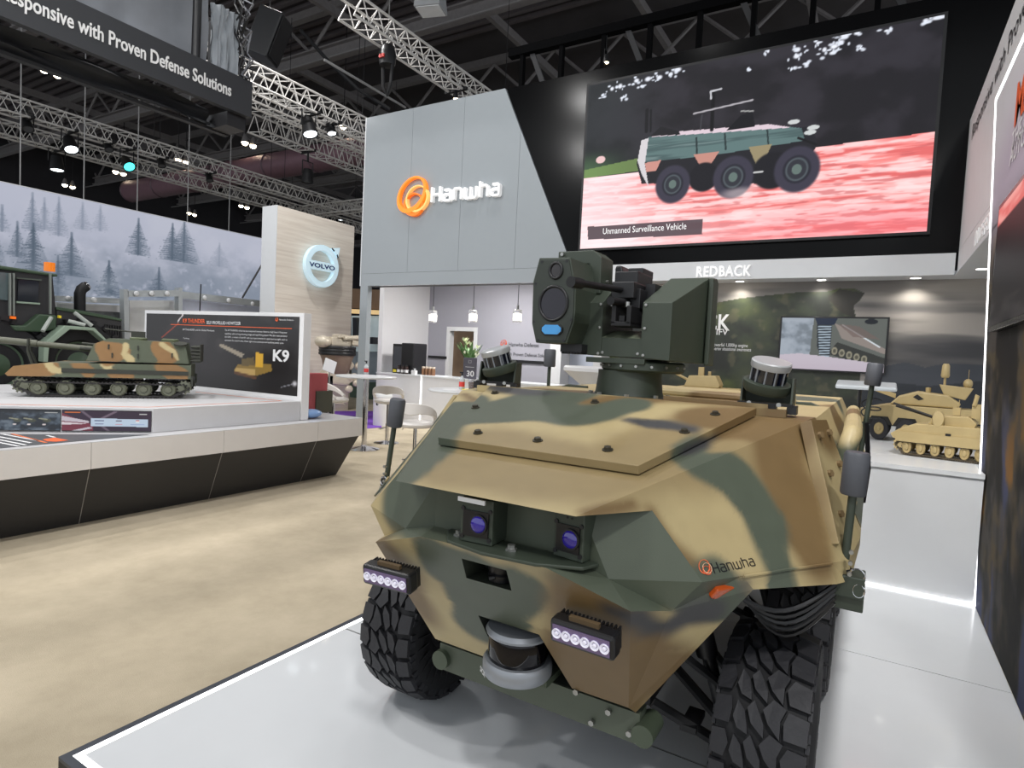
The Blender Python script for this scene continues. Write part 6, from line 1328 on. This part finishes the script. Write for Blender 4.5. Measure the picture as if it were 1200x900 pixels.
LP('trim_step', [(12, 381), (30, 381.5), (46, 368), (67, 369.5), (66, 386), (48, 389), (18, 388)], (-.5, 0, 0), LGR, .02, .12)
LP('marker_lamp', [(13, 370.5), (19, 371), (19, 374), (13, 373.5)], (-.05, 0, 0), mat('marker orange', (230, 106, 20), .3, emit=.5), 0, .16); LP('marker_lamp', [(69, 369.5), (72, 370), (72, 373), (69, 372.5)], (-.05, 0, 0), mat('marker yellow', (214, 190, 50), .3, emit=.3), 0, .12)
LP('engine_hood', [(66, 361), (87, 364), (128, 372), (143, 375.5), (145, 402), (100, 402), (66, 398)], (-1.3, 0, 0), CAB, .03); LP('hood_top', [(66, 359.5), (87, 362.5), (130, 370.5), (143, 374), (143, 376.5), (128, 374), (87, 366.5), (66, 363)], (-1.35, 0, 0), LGR, .01, .03)
for k in range(7): LP('grille_bar', [(123+k*3, 380+k*.3), (124.4+k*3, 380+k*.3), (124.4+k*3, 398), (123+k*3, 398)], (-.03, 0, 0), BLACKM, 0, .02)
p = [at(x, y, 'x', XL-.5) for x, y in ((93.5, 366), (93.5, 344), (95.5, 339), (100.5, 335.5))]; lk(MB().tube(p, .085, 14).build('exhaust_pipe', BLACKM, None, 50), wl); q = p[-1]; lk(MB().cyl(q, q+np.array([0, .03, .02]), .08, .07, 14).build('exhaust_tip', CHROME, None, 40), wl)
LP('fender', [(52, 402), (76, 381.5), (111, 384), (127, 400), (124, 400.5), (109, 387.5), (82, 386), (62, 402)], (-.55, 0, 0), LGL, .01, .30); LP('fender_leg', [(52, 400), (58, 400), (56, 424), (51, 424)], (-.3, 0, 0), LGL, 0, .28); LP('fender_inner', [(62, 402), (82, 386), (109, 387.5), (124, 401), (120, 430), (62, 430)], (-.3, 0, 0), BLACKM, 0, -.2)
for px, py, r_ in ((95, 425, .68), (-2, 428, .68)):
    p = at(px, py, 'x', XL+.1); t_ = lk(MB().lathe([(r_*.5, -.3), (r_*.9, -.3), (r_, -.2), (r_, .2), (r_*.9, .3), (r_*.55, .3), (r_*.5, .22), (0, .24)], p-np.array([.3, 0, 0]), (1, 0, 0), 36, False).build('tyre', RUBBERD, None, 40), wl)
    b = MB()
    for k in range(22): a = k*2*math.pi/22; b.box((p[0]-.15, p[1]+math.sin(a)*r_, p[2]+math.cos(a)*r_), (.30, .06, .08), Matrix.Rotation(-a, 3, 'X'))
    lk(b.build('tread_blocks', RUBBERD, None), wl)['kind'] = 'stuff'
    lk(MB().lathe([(r_*.5, .23), (r_*.35, .20), (r_*.15, .26), (0, .27)], p-np.array([.3, 0, 0]), (1, 0, 0), 28, False).build('rim', LGR, None, 40), wl)
LP('chassis', [(30, 404), (66, 404), (66, 428), (30, 428)], (-1.2, 0, 0), LGR, .02)
for a, c_ in (((87, 366), (108, 382)), ((80, 376), (100, 381)), ((60, 372), (50, 388))):
    p, q = at(*a, 'x', XL+.2), at(*c_, 'x', XL+.3); lk(MB().tube([p, q], .03, 8).build('lift_rod', mat('rod grey', (170, 176, 170), .4), None, 40), wl)
# aluminium frame structure behind the board
XA = -11.9
af = thing('aluminium_frame', 'aluminium profile frame with pale panels beyond the information board', 'frame', (XA, 6.5, ZC))
def AP(name, pts, vec, m_, dx=0): return lk(pxprism(name, 'x', XA+dx, pts, vec, m_, None), af)
AP('post', [(145, 339), (150.5, 339), (152.5, 432), (146.5, 432)], (-.15, 0, 0), ALUD); AP('post', [(209.5, 337), (214, 337), (213, 430), (209, 430)], (-.15, 0, 0), ALUD)
AP('beam', [(150, 340.5), (209.5, 340), (209.5, 347.5), (150, 348)], (-.12, 0, 0), ALUD); AP('beam', [(214, 341.5), (313, 353), (313, 360), (214, 349.5)], (-.12, 0, 0), ALUD); AP('beam', [(66, 346.5), (145, 350), (145, 356), (66, 353)], (-.12, 0, 0), ALUD, -.4)
AP('panel', [(214, 349.5), (313, 360), (313, 430), (214, 430)], (-.05, 0, 0), mat('frame panel blue', (202, 208, 226), .5), -.2); AP('panel', [(152, 352), (209, 352), (209, 430), (152, 430)], (-.05, 0, 0), mat('frame panel white', (206, 208, 208), .5), -.3); AP('panel', [(66, 354), (145, 358), (145, 366), (66, 362)], (-.05, 0, 0), WHITEM, -.6); AP('panel', [(66, 362), (145, 366), (145, 430), (66, 430)], (-.05, 0, 0), mat('frame panel grey', (110, 114, 116), .5, var=.4, vscale=14), -.7)
for px, py in ((160, 344), (178, 344), (196, 344), (240, 349), (268, 352), (296, 356), (80, 350), (110, 351.5)): p = at(px, py, 'x', XA+.02); lk(MB().ball(p, (.02, .05, .05), 8, 6).build('bolt_plate', WHITE, None, 60), af)
p, q = at(284, 349, 'x', XA), at(314, 298, 'x', XA); lk(MB().tube([p, q], .02, 6).build('stay_rod', BLACKM, None), af)
p = at(234, 366, 'x', XA+.2); q = at(235.5, 333, 'x', XA+.2); lk(MB().tube([p, q], .012, 5).build('aerial', BLACKM, None), af)

# forest backlit screen
XT = -15.0
ta, tb = at(-60, 201, 'x', XT), at(318, 281.5, 'x', XT); fy0, fy1 = float(ta[1]), float(tb[1])+.2; fz1 = float((at(0, 214, 'x', XT)[2]+at(300, 277.5, 'x', XT)[2])/2); fz0 = 1.2
fs = thing('forest_screen', 'long backlit screen printed with misty fir forest at the left', 'screen', (XT, fy0, 0))
lk(MB().bb((XT-.12, fy0, fz0), (XT-.01, fy1, fz1+.02)).build('case', WHITEM, None), fs)
c = Canvas(420, 170, (204, 208, 226)); f = painter(c, fy0, fy1, fz0, fz1, 'x', XT)
n1 = fnoise(170, 420, (5, 10), 71, 5); n2 = fnoise(170, 420, (20, 40), 72, 4); n3 = fnoise(170, 420, (40, 90), 73, 2)
c.blend(smoothstep(1, .6, c.V)*.35, (186, 192, 214)); c.blend(smoothstep(.4, .7, n1)*.3, (222, 224, 238))
def fir(px, py0, py1, wpx, rgb, al, seed):
    u, v1 = f(px, py0); _, v0_ = f(px, py1); ur = abs(f(px+wpx/2, py1)[0]-u)*1.5; r_ = random.Random(seed)
    n_ = 17; c.line((u, v0_), (u, v1), .008, rgb, al); c.poly([(u, v1), (u+ur*.75, v0_), (u-ur*.75, v0_)], rgb, al*.35)
    for k in range(n_):
        t = k/n_; vt = v1-(v1-v0_)*(t+.02); wd = ur*(t**.8)*(.45+.85*r_.random()); dp = (v1-v0_)/n_*1.5
        c.poly([(u, vt), (u+wd, vt-dp*(.8+.5*r_.random())), (u+wd*.45, vt-dp*.75), (u, vt-dp*.9), (u-wd*.4, vt-dp*.75), (u-wd*(.8+.3*r_.random()), vt-dp)], rgb, al)
for i, (px, a, b_, w_, al) in enumerate([(38, 226, 270, 22, .35), (52, 232, 268, 18, .22), (69, 231, 275, 22, .25), (97, 237, 268, 20, .18), (118, 241, 270, 18, .16), (2, 240, 270, 18, .3), (258, 285, 312, 24, .16)]): fir(px, a, b_, w_, (130, 142, 162), al*1.6, i)
for lo, rgb, al in ((.62, (160, 169, 186), .6), (.50, (138, 150, 168), .7)):
    c.blend(smoothstep(lo+.16, lo-.10, c.V+.30*(n1-.5)+.18*(n2-.5)-.10*smoothstep(.3, .9, c.U))*al*smoothstep(.25, .6, n2+.15), rgb)
for i, (px, a, b_, w_, al) in enumerate([(39, 262, 322, 42, .75), (20, 260, 300, 22, .5), (84, 273, 322, 34, .55), (163, 256, 298, 26, .6), (203, 262, 304, 26, .55), (217, 257, 306, 34, .5), (128, 306, 346, 26, .75), (187, 314, 348, 24, .55), (-6, 268, 320, 30, .6), (68, 300, 345, 22, .5)]): fir(px, a, b_, w_, (88, 104, 122), al, 20+i)
c.blend(smoothstep(.55, .75, n3)*smoothstep(.55, .3, c.V)*.25, (206, 212, 224)); c.blend(smoothstep(.55, .8, n1)*smoothstep(.6, .35, c.V)*.35, (204, 210, 222))
lk(c.mesh('picture', (XT, fy0+.02, fz0+.02), (0, fy1-fy0-.04, 0), (0, 0, fz1-fz0-.02), vcol_mat('forest print', .5, emit=.72), None), fs)
for px, y0_, y1_ in ((23.5, 172, 221), (98, 196, 237), (160.5, 208, 250), (219.5, 220, 262), (268, 236, 271)):
    p, q = at(px, y1_, 'x', XT-.05), at(px, y0_, 'x', XT-.05); lk(MB().cyl((XT-.05, p[1], fz1), (XT-.05, p[1], 9.5), .012, n=5).build('hanger_wire', mat('wire grey', (150, 150, 150), .5), None), fs)
# far booths seen through the gap beside the lounge
fb = thing('far_booth', 'distant booth with pale blue panels seen beside the lounge pillar', 'booth', (-12, 13, ZC))
def FP(name, pts, vec, m_, y=13.0): return lk(pxprism(name, 'y', y, pts, vec, m_, None), fb)
FP('panel', [(412, 370), (450, 370), (450, 412), (412, 412)], (0, .1, 0), mat('far panel aqua', (190, 206, 210), .5, emit=.15)); FP('panel', [(412, 412), (450, 412), (450, 500), (412, 500)], (0, .1, 0), mat('far panel mist', (128, 138, 146), .5), 13.05); FP('lit_fascia', [(410, 362), (452, 364), (452, 369), (410, 367)], (0, .1, 0), mat('warm strip', (230, 196, 140), .5, emit=.5), 12.9); FP('wood_header', [(410, 338), (452, 340), (452, 363), (410, 361)], (0, .1, 0), mat('brown header', (120, 96, 74), .6), 13.1); FP('dark_unit', [(413, 372), (418, 372), (418, 404), (413, 404)], (0, .3, 0), BLACKP, 12.6); FP('dark_unit', [(431, 395), (437, 395), (437, 403), (431, 403)], (0, .2, 0), BLACKP, 12.7); FP('green_wall', [(410, 448), (450, 448), (450, 500), (410, 500)], (0, .05, 0), mat('far green', (60, 78, 66), .7), 12.95)
# ================================================================ HALL AND RIGGING
HALLW = mat('hall wall dark', (40, 38, 42), .8, var=.2, vscale=.6)
struct(MB().bb((-42, -10, ZC), (-41.8, 44, ZR+2.2)).build('wall_hall_left', HALLW), 'dark far side wall of the exhibition hall', 'wall')
struct(MB().bb((-42, 43.8, ZC), (14, 44, ZR+2.2)).build('wall_hall_back', HALLW), 'dark far end wall of the exhibition hall', 'wall')
TB = .29
def truss(x, z, y0, y1, label, S=.30, along='y', group='lighting trusses'):
    t = thing('lighting_truss', label, 'truss', (x, y0, z) if along == 'y' else (y0, x, z), 0, group); L = y1-y0
    C_ = [(-S/2, 0), (S/2, 0), (-S/2, S), (S/2, S)]
    cv_ = (lambda a, b_, c_: (a, b_, c_)) if along == 'y' else (lambda a, b_, c_: (b_, a, c_))
    for a, h in C_: MB().cyl(cv_(a, 0, h), cv_(a, L, h), .025, n=6).build('chord', ALU, t, 40)
    n_ = int(L/.36); b = MB()
    for k in range(n_):
        p, q = k*L/n_, (k+1)*L/n_; m_ = (p+q)/2
        for (a1, h1), (a2, h2) in ((C_[0], C_[2]), (C_[1], C_[3]), (C_[0], C_[1]), (C_[2], C_[3])): b.cyl(cv_(a1, p, h1), cv_(a2, m_, h2), .011, n=4, caps=False); b.cyl(cv_(a2, m_, h2), cv_(a1, q, h1), .011, n=4, caps=False)
    b.build('lacing', ALU, t)['kind'] = 'stuff'
    b = MB()
    for yy_ in np.arange(1, L, 4): MB().cyl(cv_(0, yy_, S), cv_(0, yy_, 9.8-z), .008, n=5).build('hanger', BLACKM, t)
    return t
def tx(px, py, z): return at(px, py, 'z', z)
def truss_px(a, c_, z, label, S=.30, ext=(0, 0)):
    p, q = tx(*a, z), tx(*c_, z); x = (p[0]+q[0])/2; return truss(x, z, min(p[1], q[1])-ext[0], max(p[1], q[1])+ext[1], label, S)
T1 = truss_px((0, 128), (420, 256), 6.2, 'long aluminium truss crossing above the forest screen, upper of two', .36, (1.5, 2))
T2 = truss_px((0, 163), (330, 244), 6.1, 'long aluminium truss crossing above the forest screen, lower of two', .34, (1.5, 6))
T3 = truss_px((297, 101), (430, 166), 6.4, 'aluminium truss running from the hanging banner to the grey facade', .40, (2, 3))
T4 = truss_px((297, 124), (430, 178), 6.6, 'second aluminium truss just below the banner truss', .36, (2, 3))
T5 = truss_px((340, 168), (428, 205), 6.6, 'far aluminium truss seen left of the grey facade', .5, (1, 3))
T6 = truss_px((405, 20), (550, 116), 6.9, 'aluminium truss running above the left part of the grey facade', .36, (0, 3))
p = tx(330, 235, 6.1); truss(p[1]+2, 6.1, p[0]-3, p[0]+4, 'aluminium cross truss behind the round logo wall', .34, 'x')
# stage lights
LIT = {'warm': mat('lamp warm', (255, 236, 196), .4, var=0, emit=9), 'white': mat('lamp white', (240, 250, 255), .4, var=0, emit=5), 'teal': mat('lamp teal', (70, 220, 220), .4, var=0, emit=3), 'off': mat('lamp off', (90, 92, 96), .2, var=0)}
def stage_light(px, py, hold, r, tone, tilt, label, rz=0):
    xt, zt_ = hold; p = at(px, py, 'x', xt) if xt is not None else at(px, py, 'y', YF+.36); o = thing('stage_light', label, 'spotlight', tuple(p), rz, 'stage lights on trusses'); ax = Vector((math.sin(tilt), 0, -math.cos(tilt)))
    MB().lathe([(0, -r*2.4), (r*.7, -r*2.2), (r*.85, -r*1.2), (r, 0), (r*.92, 0), (r*.80, -r*.15)], (0, 0, 0), ax, 20, False).build('can', BLACKM, o, 40)
    MB().lathe([(r*.86, -r*.12), (0, -r*.05)], (0, 0, 0), ax, 20, False).build('lens', LIT[tone], o, 40)
    b = MB(); h = r*1.3
    b.tube([(-ax*h)+Vector((0, -r*1.1, 0)), (-ax*h)+Vector((0, -r*1.1, r*2.2)), (-ax*h)+Vector((0, r*1.1, r*2.2)), (-ax*h)+Vector((0, r*1.1, 0))], r*.10, 5); b.build('yoke', BLACKM, o)
    q = (-ax*h)+Vector((0, 0, r*2.2)); top = max(q.z+.1, zt_-p[2]+.02); MB().cyl(q, (q.x, q.y, top), r*.16, n=8).build('clamp', BLACKM, o)
    if xt is not None: MB().box((0, 0, zt_-p[2]), (.56, .06, .06)).build('clamp_bar', BLACKM, o)
    return o
H1, H2, H3, H5, H6 = [(o.location.x, o.location.z) for o in (T1, T2, T3, T5, T6)]
stage_light(33, 152, H1, .12, 'off', .5, 'black stage light on the upper truss at the far left, unlit'); stage_light(84, 176, H1, .16, 'white', .5, 'white lit stage light below the left end of the upper truss'); stage_light(67, 200, H2, .17, 'white', .1, 'white lit stage light hanging from the lower truss at the left')
stage_light(152, 196, H1, .15, 'teal', .8, 'teal lit stage light between the two trusses'); stage_light(128, 176, H1, .10, 'off', .5, 'small unlit stage light on the upper truss near the teal one'); stage_light(190, 195, H1, .10, 'off', .4, 'small unlit stage light on the upper truss above the misty trees'); stage_light(246, 212, H1, .10, 'off', .4, 'small unlit stage light near the right end of the upper truss')
stage_light(364, 158, H3, .17, 'white', .35, 'large black stage light with barn door left of the facade'); stage_light(389, 157, H3, .11, 'white', .3, 'smaller lit stage light right beside the barn-door light'); stage_light(360, 214, H5, .16, 'off', 0, 'slim black unit hanging below the far truss'); stage_light(399, 258, H2, .10, 'white', 0, 'small stage light above the round logo wall'); stage_light(348, 242, H2, .09, 'off', .3, 'tiny unlit light above the corner of the logo wall')
stage_light(534, 116, H6, .06, 'warm', .1, 'warm lit lamp on the truss end above the grey facade'); stage_light(710, 74, (None, 5.95), .05, 'warm', .1, 'warm lit lamp above the video wall')
# high-bay hall lamps in pairs
HB = mat('high bay lens', (255, 238, 206), .4, var=0, emit=14)
hb0 = None
pairs = [(52, 81, 'upper left'), (67.5, 87, 'upper left'), (287, 167, 'banner'), (296.5, 170.5, 'banner'), (209, 187, 'teal'), (218, 190, 'teal'), (135.5, 201, 'lower'), (144.5, 203.5, 'lower'), (76, 216.5, 'far left'), (85, 219, 'far left'), (221.5, 249.5, 'over trees'), (228, 251.5, 'over trees'), (282.5, 241, 'logo'), (289.5, 243, 'logo'), (402.5, 148, 'facade')]
desc = {'upper left': 'hall lamp of the pair below the hanging banner, far left', 'banner': 'hall lamp of the pair below the right end of the banner', 'teal': 'hall lamp of the pair right of the teal stage light', 'lower': 'hall lamp of the pair left of the teal light', 'far left': 'hall lamp of the pair above the tall firs at the left', 'over trees': 'hall lamp of the small pair just above the forest screen', 'logo': 'hall lamp of the small pair left of the logo wall', 'facade': 'single hall lamp left of the grey facade edge'}
for i, (px, py, k) in enumerate(pairs):
    p = tx(px, py, 8.6); side = '' if k == 'facade' else (', left one' if (i % 2 == 0) else ', right one')
    if hb0 is None:
        o = hb0 = thing('high_bay_lamp', '', 'lamp', p, 0, 'high-bay hall lamps'); MB().lathe([(.04, .30), (.07, .24), (.10, .14), (.13, .0), (.12, 0), (.09, .12)], n=20, cap=False).build('reflector', DARKSTEEL, o, 40); MB().ball((0, 0, .0), (.115, .115, .11), 16, 10).build('lens', HB, o, 60); MB().cyl((0, 0, .29), (0, 0, 4.05), .015, n=5).build('stem', BLACKM, o)
    else: o = copy_tree(hb0); o.location = p
    o['label'] = 'round '+desc[k]+side
# hanging banner of the left stand
XBN = -5.0
bz0, bz1 = 3.44, 3.755; by1 = float(at(295.5, 114, 'x', XBN)[1])
hb = thing('hanging_banner', 'black hanging banner with white slogan above the left stand', 'banner', (XBN, by1-2, bz0))
lk(MB().bb((XBN-.06, -1.5, bz0), (XBN, by1, bz1)).build('fascia', mat('banner black', (40, 42, 46), .6), None), hb)
a_, c_ = at(4, 13, 'x', XBN), at(270, 106, 'x', XBN)
lk(text('lettering', 'Responsive with Proven Defense Solutions', (XBN, float(a_[1])-.03, bz0+.11), (0, 1, 0), (0, 0, 1), .105, mat('banner white', (214, 214, 214), .5), None, float(c_[1]-a_[1])+.03, .006, .015), hb)
def cloth(name, x, y0, y1, z0, z1, m_, amp=.03, seed=1):
    n_, k_ = 40, 12; nz2 = fnoise(k_+1, n_+1, (3, 9), seed, 3); V_ = [(x+amp*(nz2[j, i]-.5)*2, y0+(y1-y0)*i/n_, z0+(z1-z0)*j/k_) for j in range(k_+1) for i in range(n_+1)]
    V2 = [(p[0]-.012, p[1], p[2]) for p in V_]; N = len(V_); F_ = [(j*(n_+1)+i, j*(n_+1)+i+1, (j+1)*(n_+1)+i+1, (j+1)*(n_+1)+i) for j in range(k_) for i in range(n_)]
    b = MB(); b.add(V_, F_); b.add(V2, [f_[::-1] for f_ in F_]); return lk(b.build(name, m_, None, 70), hb)
cloth('back_cloth', XBN-.14, .6, by1-.36, bz1-.02, 4.9, mat('grey cloth', (120, 124, 130), .7), .06, 3); cloth('side_cloth', XBN-.10, by1-.34, by1-.10, bz1-.02, 4.32, mat('pale cloth', (150, 156, 162), .6), .05, 4); cloth('lower_cloth', XBN-.30, -1.5, by1-.22, bz0-.10, bz0+.05, mat('drape black', (36, 38, 42), .8), .10, 5)
lk(MB().bb((XBN-.36, -1.5, bz0-.13), (XBN-.30, by1-.02, bz0-.105)).build('frame_bar', BLACKM, None), hb); lk(MB().bb((XBN-.36, by1-.20, bz0-.12), (XBN-.06, by1-.02, bz0)).build('end_unit', BLACKP, None), hb)
p = at(228, 40, 'x', XBN-.08); lk(MB().tube([(XBN-.06, p[1], bz1-.02), (XBN-.04, p[1]-.005, 4.2), (XBN-.06, p[1]-.01, 5.2)], .035, 10).build('cable_sleeve', BLACKP, None, 40), hb)
lk(MB().bb((XBN-.5, by1-.12, bz1), (XBN-.16, by1-.06, 4.35)).build('rack', BLACKM, None), hb)
rr = random.Random(8)
for k in range(9):
    y = by1-.11+.10*rr.random(); pts = [(XBN-.15+.2*rr.random(), y+.03*math.sin(t*3+k), bz1+(4.5-bz1)*t) for t in np.linspace(0, 1, 10)]; lk(MB().tube(pts, .006+.004*rr.random(), 5).build('cable', BLACKP if k % 3 else mat('cable grey', (120, 122, 128), .5), None), hb)
for k in range(5): lk(MB().box((XBN-.12, by1-.085, bz1+.08+.09*k), (.03, .03, .03)).build('connector', mat('connector blue', (90, 110, 170), .4) if k % 2 else CHROME, None), hb)
# loudspeaker beside the banner, cable and boxes under the roof
p = at(315, 47, 'z', 6.4); sp = thing('loudspeaker', 'dark box loudspeaker hanging right of the banner', 'speaker', (p[0], p[1], 6.2), .5)
MB().box((0, 0, .25), (.40, .45, .75), Matrix.Rotation(.35, 3, 'Y')).build('cabinet', BLACKP, sp, bevel=.02); MB().box((.205, 0, .18), (.01, .38, .66), Matrix.Rotation(.35, 3, 'Y')).build('grille', BLACKM, sp); MB().tube([(0, 0, .6), (0, 0, 3.5)], .01, 5).build('hanger', BLACKM, sp)
p = at(505, 6, 'z', 7.4); fl = thing('flood_lamp', 'pale box lamp hanging at the top picture edge', 'lamp', (p[0], p[1], 7.3), .3); MB().prism([(-.24, -.2, 0), (.24, -.2, 0), (.19, -.2, .34), (-.19, -.2, .34)], (0, .4, 0)).build('housing', mat('lamp housing', (150, 152, 154), .5), fl, bevel=.01); MB().bb((-.21, -.17, -.012), (.21, .17, 0)).build('diffuser', mat('lamp diffuser', (206, 208, 210), .5), fl); MB().cyl((0, 0, .34), (0, 0, 2.4), .012, n=5).build('stem', BLACKM, fl)
p = at(455, 45, 'z', 7.0); hs = thing('chain_hoist', 'black chain hoist with red mark on the truss above the facade', 'hoist', (p[0], p[1], 6.5)); MB().lathe([(.0, 0), (.14, .02), (.16, .2), (.12, .36), (0, .4)], n=14).build('motor', BLACKP, hs, 40); MB().bb((-.05, -.17, .10), (.06, -.14, .16)).build('red_mark', mat('hoist red', (190, 44, 36), .5), hs); MB().cyl((0, 0, .4), (0, 0, 3.4), .012, n=5).build('chain', STEEL, hs); b = MB(); b.tube([(-.1, 0, .0), (-.08, 0, -.35), (0, .02, -.5), (.1, .0, -.3), (.12, 0, .05)], .03, 6); b.build('chain_bag', BLACKM, hs)
pts = [at(x, y, 'z', z) for x, y, z in ((352, 35, 8.8), (385, 72, 8.2), (420, 105, 7.7), (457, 128, 7.3))]; tag(MB().tube(pts, .045, 6).build('power_cable', BLACKP), 'thick black cable running down to the facade edge', 'cable')
pts = [at(x, y, 'z', 7.6) for x, y in ((380, 70), (475, 126))]; tag(MB().tube(pts, .03, 6).build('rigging_wire', mat('wire grey', (150, 150, 150), .5)), 'thin grey rigging wire above the facade corner', 'wire')
# mauve air duct below the roof, far left
p, q = at(165, 243, 'z', 7.2), at(300, 212, 'z', 7.2); dy = (p[1]+q[1])/2; dct = thing('air_duct', 'mauve foil air duct running under the roof above the forest', 'duct', (p[0], dy, 7.4)); MB().cyl((0, 0, .4), (22, 0, .4), .45, n=20).build('tube', mat('duct mauve', (128, 98, 108), .5, metal=.3, bump=.8, bscale=4), dct, 40)
for k in range(9): MB().lathe([(.46, -.05), (.48, 0), (.46, .05)], (k*2.4, 0, .4), (1, 0, 0), 20, False).build('band', mat('duct band', (100, 78, 88), .5), dct, 40)
# black rail and posts over the video wall
rl = thing('screen_rail', 'black support rail with posts above the video wall', 'rail', (-1.5, YF+.3, 5.3)); MB().bb((-3.6, 0, .62), (2.2, .12, .74)).build('rail', mat('rail black', (6, 6, 7), .9, spec=.05), rl)
for k in range(9): MB().bb((-3.4+k*.66, .02, 0), (-3.34+k*.66, .10, .62)).build('post', mat('rail black', (6, 6, 7), .9, spec=.05), rl)
for k in range(4): MB().prism([(-3.0+k*1.5, .04, .05), (-2.92+k*1.5, .04, .05), (-3.16+k*1.5, .04, .6), (-3.24+k*1.5, .04, .6)], (0, .04, 0)).build('brace', mat('brace dark', (40, 40, 42), .8), rl)
